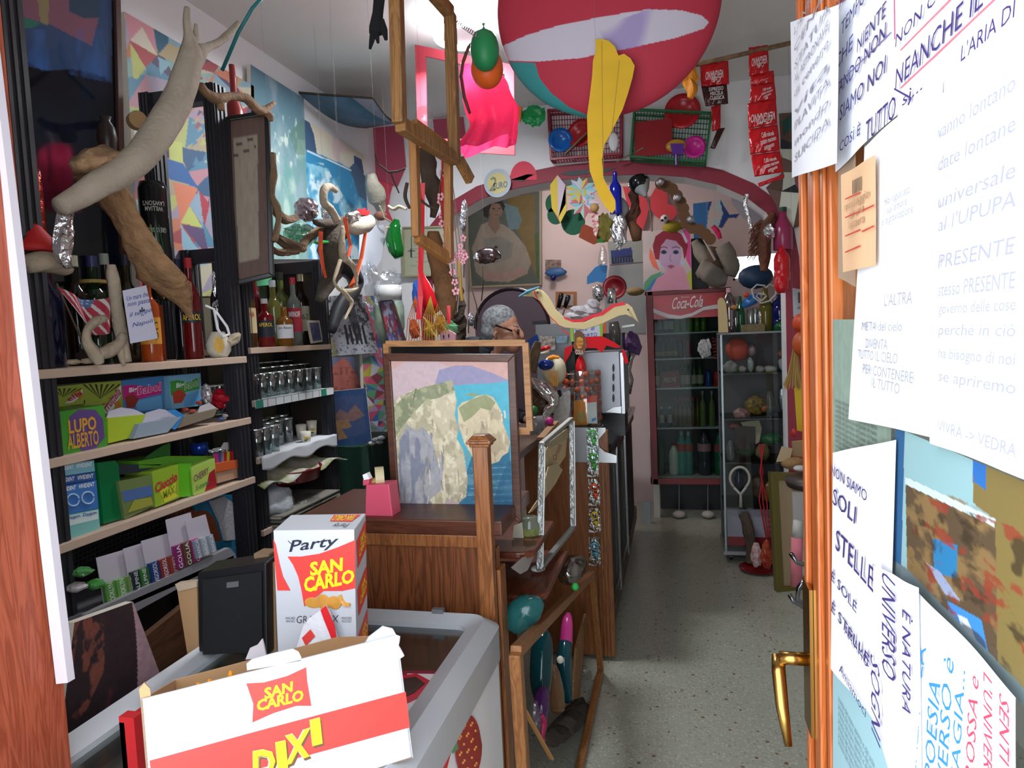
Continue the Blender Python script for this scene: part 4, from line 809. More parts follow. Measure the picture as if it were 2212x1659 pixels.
g.grid(lambda u, v: (XU+.02-.25*(1-min(1, v*3)) if v < .34 else XU+.02+.003*math.sin(u*25), 2.43+u*.63, T3+.002-(max(0, v-.34))*.075*(1+.25*math.sin(u*14))), 40, 9, M('#c3c6cc', r=.9)); build('cloth', g, t, smooth=True, solid=.002)
# tray and bags on the lowest board
pt = at(655, 1062, px_(-1.66)); t = thing('beer_tray', 'round red metal tray with white lettering on the lowest board', 'tray', (-1.68, pt.y, T4+.05)); c = Vector((-1.76, pt.y+.02, .99))
g = G().lathe([(.15, 0), (.165, .05), (.169, .052), (.166, .055), (.148, .005), (0, .005)], c, 40, M('#7c1420', r=.3)); build('tray', g, t, smooth=True); g = G(); textcyl(g, 'PERONI', c, .163, .012, .032, .26, M('#d0c8c8'), .02); 
a, fs = text_mesh('PERONI'); d0 = EYE-c; build('lettering', g, t)
LAG = M('#b9bab4', r=.7, nz=.3, ns=20, c2='#8a8c50')
g = G().grid(lambda u, v: (-1.62-.26*v, 2.42+u*.72, 1.03+.07*v*(1-.5*u)+.015*math.sin(u*17+v*5)-.0*u), 26, 10, LAG); solo('lemon_tablecloth', g, 'folded tablecloth printed with lemons lying over the red tray', 'cloth', smooth=True, solid=.004)
g = G().ball((-1.72, 2.6, .93), (.09, .13, .075), 20, M('#b6bcc2', r=.35, b=.8, bs=30), .3, 5); solo('plastic_bag', g, 'stuffed pale plastic bag at the left of the lowest far board', 'bag', smooth=True)
g = G().ball((-1.66, 2.78, .89), (.06, .1, .03), 18, PLASTIC, .4, 7); solo('bubble_wrap', g, 'clear crinkled plastic below the red tray', 'plastic', smooth=True)
for i in range(6): solo('newspaper', G().box(-1.93, -1.62+.01*(i % 3), 2.5+.01*(i % 2), 3.0, T4+.001+i*.006, T4+.006+i*.006, M(('#8c8880', '#a09a8e', '#7c786e')[i % 3], r=.8)) if i else G().box(-1.93, -1.615, 2.48, 3.02, T4+.0005, T4+.001, M('#77736a')), 'folded newspaper in the pile under the plastic bag', 'newspaper', 'newspaper pile on the lowest far board')
# ---------------- things behind: table with green cloth ----------------
gx0, gx1, gy0, gy1 = -1.93, at(826, 960, 3.55).x, 3.30, 3.85; gz = at(800, 958, 3.4).z
t = thing('side_table', 'small table covered with a dark green cloth against the left wall', 'table', ((gx0+gx1)/2, 3.6, 0)); build('table_body', G().box(gx0+.02, gx1-.03, gy0+.03, gy1, 0, gz-.01, M('#3a281c')), t)
g = G(); ring = [(gx0, gy0), (gx1, gy0), (gx1, gy1)]
def drape(u, v):
    L1, L2 = gx1-gx0, gy1-gy0; s = u*(L1+L2); x, y = (gx0+s, gy0) if s < L1 else (gx1, gy0+s-L1); k = .02*math.sin(s*42)*v
    return (x+(k if s >= L1 else 0), y-(k if s < L1 else 0), gz*(1-v*.8))
g.grid(drape, 60, 8, M('#0e3428', r=.9)); g.box(gx0, gx1, gy0, gy1, gz-.008, gz, M('#0e3428', r=.9)); build('green_cloth', g, t, smooth=True)
for i, (x, y) in enumerate(((790, 963), (804, 957), (812, 950), (824, 946), (778, 968), (820, 955))): solo('pebble', pball(x, y, 9, 3.38, M(('#8a8c8e', '#a4a29c', '#76787c')[i % 3], r=.8), .2, 10, ry=5), 'grey pebble in the row at the edge of the green tablecloth', 'stone', 'pebbles on the green tablecloth')
q = [(713, 846), (790, 838), (803, 955), (722, 972)]
a = Art(60, 80, q, '#1c3f6c').poly([(722, 858), (783, 852), (792, 935), (730, 948)], '#34466e').poly([(722, 900), (735, 882), (752, 890), (768, 872), (788, 895), (770, 905), (745, 912)], '#7a5a58').poly([(724, 905), (750, 905), (762, 920), (740, 925), (752, 945), (732, 950)], '#8c6a48').mott(.2, 16)
picture('collage_tray', 'blue tray with a rocky sea collage standing on the green tablecloth', q, vplane(-1.78, 3.32, -1.45, 3.42), a, .012)
TRI = ['#c8506e', '#9a8ab0', '#2f6aa8', '#b4bccc', '#5a9c78', '#c86a78', '#7fb0c4', '#8a3a4a', '#cfcfd6', '#b8b040', '#4a3f6a', '#b090b8']
def facets(q, nx, ny, seed, cols, bg='#a79bb4', n=None, size=14):
    a = Art(nx, ny, q, bg); r = random.Random(seed); xs_ = [p[0] for p in q]; ys_ = [p[1] for p in q]
    x0, x1, y0, y1 = min(xs_), max(xs_), min(ys_), max(ys_)
    gx = int((x1-x0)/size)+1; gy = int((y1-y0)/size)+1
    pt = {(i, j): (x0+i*size+r.uniform(-.38, .38)*size, y0+j*size+r.uniform(-.38, .38)*size) for i in range(gx+1) for j in range(gy+1)}
    for i in range(gx):
        for j in range(gy):
            A_, B_, C_, D_ = pt[i, j], pt[i+1, j], pt[i+1, j+1], pt[i, j+1]
            if r.random() < .5: a.poly([A_, B_, C_], r.choice(cols)); a.poly([A_, C_, D_], r.choice(cols))
            else: a.poly([A_, B_, D_], r.choice(cols)); a.poly([B_, C_, D_], r.choice(cols))
    return a
q = [(778, 640), (818, 638), (840, 965), (790, 960)]; a = facets(q, 60, 200, 5, TRI, size=17)
a.poly([(790, 645), (822, 742), (812, 760), (788, 720)], '#c86078').poly([(813, 700), (826, 700), (830, 735), (812, 735)], '#2a5a98').poly([(813, 700), (802, 738), (813, 738)], '#a02c40')
picture('geometric_painting', 'tall narrow panel of small pastel triangles behind the far shelving', q, px_(-1.9), a, .02)
q = [(706, 640), (782, 636), (818, 762), (706, 770)]
a = Art(90, 100, q, '#b4b8c4').poly([(740, 640), (760, 650), (775, 700), (770, 735), (755, 700)], '#5a5f6c').blot('#23252c', 12, 6, .55, .62, .9).poly([(706, 735), (790, 725), (822, 762), (706, 775)], '#aeb2bc').blot('#44464e', 24, 9, .62, .68, .8)
for k in range(5): a.poly([(738+k*9, 690), (743+k*9, 688), (750+k*10, 735), (745+k*10, 736)], '#1c1d24')
picture('street_photo', 'large black and white photo print of a narrow street', q, px_(-1.86), a, .008)
q = [(710, 772), (765, 770), (780, 840), (712, 845)]; a = Art(50, 50, q, '#5a6078').poly([(710, 800), (722, 784), (740, 772), (752, 780), (775, 815), (782, 845), (710, 848)], '#a05a50').blot('#6a3430', 10, 3, .55, .7, .8, [(710, 790), (782, 790), (782, 848), (710, 848)]); picture('rock_canvas', 'small canvas of red rocks under a grey sky, left of the green table', q, px_(-1.80), a, .012)
t = thing('postcard', 'small postcard propped on the black and white street print', 'card', at(715, 765, px_(-1.83))); build('card', cut([(711, 730), (717, 730), (730, 768), (722, 770)], px_(-1.83), .002, M('#8a8a5c', r=.6, nz=.5, ns=60)), t)
# ---------------- pictures on the left wall ----------------
px_ = lambda X: ('X', X)
PAST = ['#b0808a', '#b4ae98', '#a8ae68', '#98484c', '#4f809a', '#34587a', '#968c9e', '#544a62', '#a2967a', '#7c98a6', '#84a49c', '#b87458']
q = [(268, 25), (548, 186), (560, 640), (302, 640)]; a = facets(q, 170, 260, 11, PAST, size=50)
for c, p in (('#c98a94', [(270, 26), (332, 60), (342, 122), (280, 92)]), ('#cfc8b4', [(281, 90), (308, 60), (341, 122)]), ('#a8484c', [(280, 92), (341, 124), (315, 152)]), ('#b5bd6a', [(281, 94), (316, 152), (298, 176), (288, 175)]), ('#2c6078', [(333, 60), (364, 78), (366, 94), (343, 121)]), ('#86a8b8', [(366, 78), (395, 95), (390, 105), (366, 92)]), ('#b0a07c', [(366, 95), (392, 106), (385, 140), (343, 122)]), ('#86b0c0', [(343, 125), (372, 140), (348, 168)]), ('#2c5f9a', [(350, 350), (392, 352), (430, 412), (368, 395)]), ('#c9785a', [(376, 402), (430, 415), (392, 488)]), ('#b5bd6a', [(366, 310), (395, 316), (398, 360), (368, 352)]), ('#b5bd6a', [(392, 488), (412, 452), (440, 498)]), ('#86a0b4', [(412, 450), (432, 418), (441, 496)]), ('#a03a46', [(432, 418), (455, 448), (444, 496)]), ('#5a4a6e', [(394, 490), (442, 500), (455, 560), (440, 545)]), ('#86a8bc', [(392, 490), (452, 575), (400, 580)]), ('#c9a098', [(352, 240), (380, 200), (360, 262), (315, 300)]), ('#4a2a4a', [(352, 322), (366, 312), (368, 350), (352, 345)]), ('#d8d8d8', [(290, 285), (305, 285), (312, 300), (292, 316)])): a.poly(p, c)
for k in range(60):
    r = random.Random(k); x, y = r.gauss(442, 12), r.gauss(250, 42); s = r.uniform(3, 10); a.poly([(x, y-s), (x+s, y+s*r.uniform(-.6, .8)), (x-s*.8, y+s)], r.choice(PAST))
picture('geometric_painting', 'huge pastel painting of triangles and cubes on the left wall', q, px_(-1.93), a, .03)
q = [(541, 139), (656, 212), (668, 560), (548, 560)]; a = Art(90, 200, q).grad('#5d7f92', '#7fa89c').blot('#8aa0aa', 5, 2, .45, .8, .8).blot('#a8c0b4', 7, 5, .5, .75, .9, [(545, 280), (660, 300), (668, 560), (548, 560)]).blot('#5f968c', 6, 9, .55, .8, .8, [(545, 330), (668, 330), (668, 560), (548, 560)]).blot('#c4d4cc', 16, 12, .62, .72, .8, [(560, 240), (640, 250), (662, 400), (570, 330)]).poly([(625, 285), (656, 250), (664, 330), (640, 330)], '#5f7f72', .7)
picture('sea_painting', 'tall green and blue painting of surf beside the triangle painting', q, px_(-1.93), a, .02)
q = [(657, 258), (786, 335), (800, 560), (664, 560)]; a = Art(130, 150, q).grad('#cfc6ae', '#b9d4e0').blot('#c4a8ac', 4, 3, .5, .7, .8).poly([(650, 250), (668, 262), (680, 290), (687, 330), (660, 322)], '#3d5878').poly([(660, 318), (700, 334), (740, 352), (768, 368), (800, 400), (805, 600), (660, 600)], '#2f86b4').blot('#8cc8dc', 7, 8, .42, .7, .95, [(660, 345), (770, 380), (800, 420), (805, 600), (660, 600)]).blot('#d4eaf0', 12, 9, .56, .68, .9, [(664, 345), (705, 350), (740, 410), (770, 470), (780, 600), (660, 600)]).poly([(766, 335), (782, 345), (786, 372), (768, 368)], '#3d4f74').poly([(756, 362), (768, 350), (790, 380), (792, 430), (776, 420), (766, 385)], '#43607c').line([(664, 322), (700, 338), (760, 366)], 3, '#d0e6ee')
picture('sea_painting', 'bright turquoise painting of a breaking wave by the room corner', q, px_(-1.94), a, .02)
# curved seascape overhead
ta, tb, tc_, td = at(645, 200, px_(-1.93)), at(808, 214, 3.75), at(862, 272, 4.25), at(660, 215, px_(-1.93))
Q = [at(645, 201, px_(-1.93)), at(806, 213, 3.55), at(872, 262, 3.9), at(790, 276, px_(-1.95))]
t = thing('seascape_panel', 'dark blue seascape panel bowing out below the ceiling in the corner', 'painting', sum(Q, Vector())/4)
a = Art(60, 50, None, '#3c5f78').blot('#56718a', 4, 4, .4, .8, .8).blot('#2c5a66', 5, 6, .55, .8, .8); a.poly([(0, .75), (1, .9), (1, 1), (0, 1)], '#4f3e2c', .8).poly([(.72, .0), (1, 0), (1, .7)], '#8f8894', .8)
a.mesh('canvas', Q, Vector((0, 0, -1)), t, warp=lambda U, V: np.stack([0*U, 0*U, -.05*np.sin(V*3.14)], -1), lift=.004)
build('backing', G().grid(lambda u, v: bil(Q, u, v)+Vector((0, 0, .004-.05*math.sin(v*3.14))), 2, 20, M('#3a2f24')), t, solid=.01)
# dark glazed picture, top left
q = [(28, -60), (243, -60), (258, 600), (60, 640)]
P_L = vplane(-1.80, 1.5, -1.72, 2.2)
a = Art(90, 200, q, '#12141c').poly([(28, -60), (243, -60), (240, 190), (200, 168), (150, 160), (90, 165), (36, 130)], '#2c4468').poly([(28, -60), (200, -60), (212, 40), (195, 108), (150, 85), (110, 62), (70, 50), (28, 35)], '#7a5060').poly([(28, 36), (70, 50), (85, 58), (60, 70), (30, 60)], '#2c6a5a').blot('#3a66a8', 5, 3, .4, .8, .7, [(36, 70), (220, 70), (235, 190), (40, 150)]).poly([(70, -60), (105, -60), (100, 62), (84, 55)], '#8a8450', .7).poly([(140, -60), (210, -60), (212, 45), (175, 45), (145, 30)], '#2e4258').blot('#141d30', 4, 5, .5, .8, .6, [(40, 150), (245, 180), (258, 600), (60, 640)])
picture('glazed_picture', 'big dark glossy picture with brown frame at the upper left', q, P_L, a, .02, fr=.022, frm=M('#4f3630', r=.35), mat=M('#ffffff', r=.06, kind='attr'))
# hanging dark-framed door panel between the shelvings
q = [(498, 262), (572, 250), (582, 590), (512, 606)]
P_H = vplane(-1.62, 2.22, -1.36, 2.34); a = Art(40, 60, q, '#5a4238').poly([(505, 300), (556, 290), (560, 560), (516, 570)], '#8b8070').mott(.15).line([(505, 318), (552, 298)], 3, '#3a2220').line([(505, 340), (552, 320)], 3, '#3a2220')
picture('framed_board', 'dark wooden framed board hanging beside the tall shelving post', q, P_H, a, .02, fr=.016, frm=M('#141316', r=.3), edge='#3a2a20')
g = ptube([(590, 330, 5), (592, 380, 7), (588, 420, 6), (598, 450, 9), (600, 480, 6), (592, 520, 7)], px_(-1.35), M('#7a6248', r=.9, nz=.4, b=.8), 8, .6); solo('knotted_root', g, 'thin fibrous root running down beside the framed board', 'root', smooth=True)
solo('green_cable', ptube([(585, -25, 4, px_(-1.25)), (545, 18, 4, px_(-1.3)), (515, 70, 4, px_(-1.35)), (480, 152, 4, px_(-1.44))], px_(-1.4), M('#1f6f70', r=.5), 8), 'teal rod rising from the tall shelving post to the ceiling', 'rod', smooth=True)
# ---------------- hanging wooden frames ----------------
FRM = M('#8a6238', r=.45, kind='wood', c2='#664422', ns=8); FRM2 = M('#9c6a38', r=.5, kind='wood', c2='#84562c', ns=8)
P_F = vplane(-.652, 1.6, -.61, 1.9)
t = thing('hanging_frame', 'empty wooden frame hanging by a chain, the nearer and higher of two', 'frame', at(855, 272, P_F)); C4 = [at(853, -110, P_F), at(972, 28, P_F), at(982, 345, P_F), at(863, 268, P_F)]
for i in range(4): build('rail', G().bar(C4[i], C4[(i+1) % 4], .035, .03, FRM, up=(1, 0, 0)), t, bevel=.004)
P_F2 = vplane(-.70, 1.78, -.60, 2.1)
t = thing('hanging_frame', 'second empty wooden frame hanging below the first, red ribbon inside', 'frame', at(893, 520, P_F2)); C4 = [at(893, 268, P_F2), at(968, 322, P_F2), at(970, 560, P_F2), at(900, 512, P_F2)]
for i in range(4): build('rail', G().bar(C4[i], C4[(i+1) % 4], .03, .022, FRM2, up=(1, 0, 0)), t, bevel=.003)
solo('picture_corner', G().bar(at(985, 340, P_F)+Vector((.0, .03, 0)), at(975, 372, P_F)+Vector((.02, .12, .0)), .02, .03, FRM), 'corner offcut of moulding jutting behind the upper hanging frame', 'moulding')
# glove, chain, wires
GV = M('#0c0c10', r=.95); g = ptube([(822, -30, 13), (816, 30, 12), (812, 60, 15), (812, 72, 15)], 1.75, GV, 10)
ptube([(808, 62, 8), (803, 88, 6), (799, 106, 3)], 1.75, GV, 8, g=g); ptube([(813, 66, 6), (815, 84, 5), (817, 93, 3)], 1.75, GV, 8, g=g); ptube([(822, 45, 9), (830, 66, 8), (834, 86, 4)], 1.75, GV, 8, g=g)
solo('glove', g, 'long black glove dangling from the ceiling beside the wooden frame', 'glove', smooth=True)
def coil(x0, y0, x1, y1, Y, n, r, wr, m):
    a, b = at(x0, y0, Y), at(x1, y1, Y); d = (b-a).normalized(); u = d.orthogonal().normalized(); v = d.cross(u)
    return G().tube([a.lerp(b, i/(n*10))+u*math.cos(i*.628)*r+v*math.sin(i*.628)*r for i in range(n*10+1)], wr, 5, m)
t = thing('chain', 'silver ring chain holding the upper wooden frame', 'chain', at(955, 20, 1.95)); 
for i in range(9): p = at(940+i*4.2, -6+i*5.4, 1.95); g = G().tube([p+Vector((math.cos(a_)*.006, (i % 2)*math.sin(a_)*.006, math.sin(a_)*.007)) for a_ in np.linspace(0, 6.283, 11)], .0013, 5, CHROME); build('link', g, t, smooth=True)
solo('spiral_wire', coil(978, 42, 1032, 78, 2.1, 13, .006, .0012, STEEL), 'springy spiral wire between the wooden frame and the green balloon', 'wire')
# lamp with pink bag
LY = 2.35
t = thing('pendant_lamp', 'bare bulb on a curved brown arm glowing inside a pink bag', 'lamp', at(1040, 90, LY)); g = ptube([(1031, 84, 4), (1012, 102, 4), (1000, 135, 4), (996, 165, 4), (1003, 210, 4), (1015, 245, 3)], LY, M('#5a3028', r=.4), 8); build('arm', g, t, smooth=True)
build('bulb', pball(1030, 178, 13, LY+.06, M('#fff2ea', e=26.), ry=17), t, smooth=True); build('socket', G().tube([at(1034, 88, LY+.03), at(1032, 160, LY+.06)], .010, 10, M('#c8ccd0')), t)
bp = at(1046, 200, LY+.06); PK = M('#f0447c', r=.3, b=1., bs=22, kind='sheer', a=.55)
def bag(u, v):
    th = 2*math.pi*u; ang = th
    ys = 148+v*(168); w_ = float(np.interp(v, [0, .2, .5, .7, .9, 1], [46, 56, 60, 50, 62, 64]))*(.9+.1*math.sin(u*50)*v); cx_ = float(np.interp(v, [0, .5, .7, 1], [1034, 1060, 1068, 1050]))
    k = 1+.10*mnoise.noise(Vector((math.cos(th)*2, math.sin(th)*2, v*4)))+.05*mnoise.noise(Vector((math.cos(th)*6, math.sin(th)*6, v*9)))
    p = at(cx_+w_*k*math.cos(th), ys+8*math.sin(th*3)*v-14*v*math.cos(th), LY+.06); p.y += w_*.0012*k*math.sin(th); return p
g = G().grid(bag, 40, 22, PK); solo('pink_bag', g, 'crinkled glowing pink plastic bag hung over the bulb', 'bag', smooth=True)
c = at(1003, 78, 3.15); t = thing('ceiling_lamp', 'bright round ceiling lamp glowing behind the pink bag and green balloon', 'lamp', c); c.z = min(c.z, 3.0)
build('ring_tube', G().tube([c+Vector((.13*math.cos(a_), .13*math.sin(a_), 0)) for a_ in np.linspace(0, 6.283, 28)], .014, 8, M('#f4f8ff', e=22.)), t, smooth=True); build('base', G().lathe([(0, 0), (.09, 0), (.1, ZC-c.z), (0, ZC-c.z)], c, 20, WHITE), t)
def balloon(name, lb, x, y, rx, ry, Y, m):
    t = thing('balloon', lb, 'balloon', at(x, y, Y)); p = at(x, y, Y); k = mpp(p); g = G().lathe([(0, -ry*k)]+[(rx*k*math.sin(a_)**.9, -ry*k*math.cos(a_)) for a_ in np.linspace(.25, 2.5, 12)]+[(rx*.12*k, ry*1.02*k), (0, ry*1.02*k)], p, 24, m); build('skin', g, t, smooth=True); build('knot', G().lathe([(.006, 0), (.002, .008), (.006, .016)], p+Vector((0, 0, ry*1.0*k)), 10, m), t); return t
balloon('b', 'green balloon in front of the orange one near the ceiling lamp', 1047, 108, 31, 44, 2.15, M('#1c7a44', r=.5)); balloon('b', 'orange balloon partly hidden behind the green balloon', 1052, 148, 35, 42, 2.22, M('#d85a18', r=.5))
# red paper frame, seen through the wooden frame
RF = M('#a83240', r=.6); Yr = 3.35; g = G(); O = [(896, 96), (1110, 140), (1112, 335), (903, 322)]; I_ = [(919, 121), (1090, 160), (1090, 300), (922, 300)]
for i in range(4): g.slab([at(*O[i], Yr), at(*O[(i+1) % 4], Yr), at(*I_[(i+1) % 4], Yr), at(*I_[i], Yr)], (0, .01, 0), RF)
solo('square_frame', g, 'large dark red square frame with an open centre near the ceiling', 'frame')
# painted beach ball
bc = at(1309, 5, 2.25); br = 245*mpp(bc)*.985; n_ = 200
t = thing('beach_ball', 'big flattened painted ball in red, white and teal under the ceiling', 'ball', bc)
g = G().ball(bc, (br, .10, br), 460, h=420); o = build('skin', g, t, smooth=True); me = o.data; me.materials.clear(); me.materials.append(M('#ffffff', r=.75, kind='attr'))
co = np.array(g.v); class_a = Art(1, 1); R_ = np.array(ROT.transposed()); d = (co-np.array(EYE)) @ R_.T; class_a.x = CX-FPX*d[:, 0]/d[:, 2]; class_a.y = CY+FPX*d[:, 1]/d[:, 2]
class_a.U = class_a.x/2212; class_a.V = class_a.y/1659; class_a.c = np.ones((len(co), 3))*np.array(lin('#a8283c'))
front = (co[:, 1] < bc.y)[..., None]
class_a.poly([(1060, 112), (1090, 97), (1140, 75), (1200, 57), (1300, 36), (1400, 20), (1470, 22), (1515, 33), (1532, 48), (1520, 62), (1460, 82), (1350, 106), (1250, 126), (1160, 133), (1060, 130)], '#b9b0bc').poly([(1050, 131), (1156, 136), (1165, 168), (1190, 200), (1230, 232), (1300, 262), (1180, 262), (1040, 180)], '#2f7f80')
m = class_a.inside([(1290, 60), (1400, 20), (1520, 33), (1500, 80), (1320, 112)]); nn = np.array([mnoise.noise(Vector(p)*9) for p in co[::1]]); w_ = (np.clip(nn*2.2-.1, 0, 1)*m)[..., None]; class_a.c = class_a.c*(1-w_*.6)+np.array(lin('#7a5fa8'))*w_*.6
ca = me.color_attributes.new('Col', 'FLOAT_COLOR', 'POINT'); c4 = np.ones((len(co), 4)); c4[:, :3] = class_a.c; ca.data.foreach_set('color', c4.reshape(-1))
# yellow cloth
YP = [(1286, 85), (1300, 84), (1315, 88), (1328, 100), (1336, 120), (1348, 116), (1362, 126), (1371, 142), (1366, 168), (1357, 200), (1345, 236), (1332, 262), (1318, 290), (1306, 312), (1300, 345), (1304, 385), (1318, 412), (1329, 432), (1329, 452), (1322, 461), (1308, 448), (1294, 425), (1285, 400), (1274, 370), (1270, 320), (1268, 250), (1273, 215), (1279, 165), (1281, 130), (1287, 110)]
CLY = M('#d9ac2a', r=.85, nz=.08, ns=12); g = G(); pts = [at(x, y, 2.02+.0003*(460-y)) for x, y in YP]; g.slab(pts, (0, .004, 0), CLY)
for a_, b_ in (((1300, 90), (1303, 380)), ((1338, 130), (1322, 285))): g.bar(at(*a_, 2.0), at(*b_, 2.0), .0016, .001, M('#8a6a14'))
solo('yellow_cloth', g, 'ragged long yellow felt strip hanging in front of the painted ball', 'cloth')
# plastic jug and ribbons within frames
solo('clear_bottle', ptube([(915, 233, 12), (916, 245, 18), (916, 262, 19), (917, 268, 16), (918, 275, 19), (919, 300, 12)], 2.0, PLASTIC, 14), 'clear crinkled plastic bottle bottom between the two hanging frames', 'bottle', smooth=True)
RIB = M('#c81f2c', r=.45)
def ribbon(lb, pts, Y, w_px, m=RIB):
    g = G(); L_, R_2 = [], []
    for i, (x, y) in enumerate(pts):
        p = at(x, y, Y+.015*math.sin(i*1.7)); k = mpp(p)*w_px/2; L_.append(p+Vector((-k, 0, 0))); R_2.append(p+Vector((k, .002*(-1)**i, 0)))
    n = len(pts); g.add(L_+R_2, [(i, i+1, n+i+1, n+i) for i in range(n-1)], m); return solo('ribbon', g, lb, 'ribbon', solid=.0012)
ribbon('wide glossy red ribbon hanging straight through the lower frame', [(912, 395), (912, 450), (910, 520), (909, 580), (908, 640), (905, 690)], 2.0, 12)
ribbon('thin red ribbon running from the upper frame down to the blossoms', [(956, 318), (957, 380), (955, 450), (962, 500), (972, 530)], 2.02, 7)
ribbon('short red ribbon hanging below the blossom garland', [(969, 660), (970, 700)], 2.05, 8)
# blossom garland
t = thing('blossom_garland', 'garland of small pink artificial blossoms hanging below the frames', 'garland', at(965, 520, 2.0)); SP_ = [(958, 345), (953, 380), (948, 420), (956, 460), (965, 520), (975, 560), (978, 600), (985, 640)]
build('stem', ptube([(x, y, 1.2) for x, y in SP_], 2.0, M('#6a4030'), 5), t); r = random.Random(4); PKB = M('#e0a0ac', r=.7)
for i in range(30):
    if i < 17: x, y = r.uniform(950, 1005), r.gauss(548, 18)
    else: k = r.uniform(0, 6.99); j = int(k); x = SP_[j][0]+(SP_[j+1][0]-SP_[j][0])*(k-j)+r.uniform(-5, 5); y = SP_[j][1]+(SP_[j+1][1]-SP_[j][1])*(k-j)
    c = at(x, y, 2.0+r.uniform(-.03, .03)); g = G(); R0 = 5*mpp(c)*r.uniform(.8, 1.2)
    for j in range(5): a_ = j*1.2566+i; g.ball(c+Vector((math.cos(a_)*R0, r.uniform(-.2, .2)*R0, math.sin(a_)*R0)), (R0*.62, R0*.25, R0*.62), 6, PKB)
    build('blossom', g, t, smooth=True)
for i in range(4): solo('beaded_wire', ptube([(962+i*3, 330+i*10, 1), (966+i*5, 420, 1), (972+i*8, 520+i*10, 1), (982+i*2, 600+i*25, 1)], 2.04, M('#b8a8a4', r=.3, m=.6), 5), 'thin beaded wire trailing down with the blossoms', 'wire', 'beaded wires in the blossom garland')
BK = M('#4a3a2e', r=.9, nz=.4, b=.8, bs=30)
g = ptube([(915, 320, 12), (922, 350, 20), (925, 380, 18), (932, 410, 22), (938, 440, 14), (935, 470, 9)], 2.1, BK, 10, .6, .5); solo('bark_piece', g, 'rough twisted bark hanging inside the lower wooden frame', 'bark', smooth=True)
g = ptube([(938, 500, 14), (940, 540, 20), (950, 580, 23), (962, 620, 24), (968, 660, 20), (972, 690, 8)], 2.15, M('#7a5432', r=.85, nz=.45, ns=20, b=.9), 10, .35, .6); solo('bark_piece', g, 'long brown peeled bark hanging below the lower frame', 'bark', smooth=True)
g = ptube([(880, 395, 4), (875, 425, 4), (885, 450, 3)], 2.0, BK, 6, .3); ptube([(905, 430, 3), (925, 445, 3), (945, 452, 2)], 2.0, BK, 6, g=g); solo('dark_twig', g, 'bent dark twig crossing the lower frame', 'twig')
g = ptube([(811, 333, 2), (818, 355, 2.4), (840, 372, 2.6), (860, 370, 2.4), (876, 364, 2)], 2.6, BK, 6); ptube([(845, 373, 2.4), (851, 392, 2), (862, 417, 1.6)], 2.6, BK, 6, g=g); solo('bare_twig', g, 'bare forked twig against the pink panel near the corner', 'twig')
# ---------------- pink shapes and things on the back wall ----------------
PKW = M('#b04a62', r=.7); PKW2 = M('#d84a5e', r=.7)
Yw = YB-.006
scroll('pink_board', 'dull pink folded panel in the upper left corner of the back wall', [(788, 278), (868, 270), (876, 360), (858, 402), (800, 380)], YB-.02, PKW, 'panel', th=.012)
scroll('red_cutout', 'curved coral red cut-out below the pink corner panel', [(803, 383), (850, 392), (842, 420), (838, 455), (850, 480), (830, 470), (822, 430), (806, 410)], YB-.012, PKW2, 'cutout', th=.008)
scroll('pink_board', 'pink panel behind the upper wooden frame, right of the corner', [(935, 258), (1000, 252), (1006, 300), (940, 305)], YB-.02, PKW, 'panel', th=.012)
scroll('red_disc', 'half round coral disc on the wall just above the arch', [(1105+29*math.cos(a_)+26, 385-37*math.sin(a_)) for a_ in np.linspace(-.1, 3.24, 14)], YB-.016, M('#d8485c', r=.7), 'disc', th=.006)
c = at(1075, 396, YB-.05); k = mpp(c); t = thing('coin_sign', 'large round two euro coin picture above the left of the arch', 'sign', c-Vector((0, 0, 29*k)))
for nm, r0, r1, m_, dy in (('silver_ring', 22, 30, '#a8b2bc', 0), ('gold_centre', 0, 22, '#c4b878', .001)): build(nm, G().lathe([(r0*k, 0), (r1*k, 0), (r1*k, .006+dy), (r0*k, .006+dy)], c, 36, M(m_, r=.4), (0, -1, 0)), t)
lettering(t, [('2', [(1056, 382), (1072, 382), (1072, 412), (1056, 412)], M('#7a7a5c'), .2, .0), ('EURO', [(1066, 396), (1096, 390), (1096, 404), (1066, 410)], M('#6a7488'), 0, .02)], YB-.060)
for i, (x0, x1, y0) in enumerate(((1104, 1160, 384), (1210, 1330, 372))): scroll('grey_leaf', cut and ('dark grey painted leaf on the arch band, left end', 'dark grey painted leaf on the arch band, by the yellow strip')[i], [(x0, y0+4), (x0+20, y0-3), (x1-20, y0-8), (x1, y0-9), (x1-18, y0-1), (x0+25, y0+8)], YB-.016, M('#4a5052', r=.7), 'cutout', th=.003)
# crates
def crate(lb, q, Y, dp, colr):
    Qf = quadpts(q, Y-dp); Qb = [p+Vector((0, dp, 0)) for p in Qf]; m = M(colr, r=.4); t = thing('plastic_crate', lb, 'crate', sum(Qb, Vector())/4-Vector((0, 0, .15)))
    g = G()
    for i in range(4): g.bar(Qf[i], Qf[(i+1) % 4], .012, .012, m); g.bar(Qb[i], Qb[(i+1) % 4], .010, .010, m); g.bar(Qf[i], Qb[i], .012, .012, m)
    build('rims', g, t)
    def lattice(A, B, C, D, nu, nv, w_=.004):
        g = G()
        for i in range(1, nu): g.bar(bil([A, B, C, D], i/nu, 0), bil([A, B, C, D], i/nu, 1), w_, w_, m)
        for j in range(1, nv): g.bar(bil([A, B, C, D], 0, j/nv), bil([A, B, C, D], 1, j/nv), w_, w_, m)
        return g
    build('bottom_grid', lattice(*Qb, 26, 9), t)
    for i, nn in ((0, 24), (1, 10), (2, 24), (3, 10)): j = (i+1) % 4; build('side_grid', lattice(Qf[i], Qf[j], Qb[j], Qb[i], nn, 3), t)
    return t
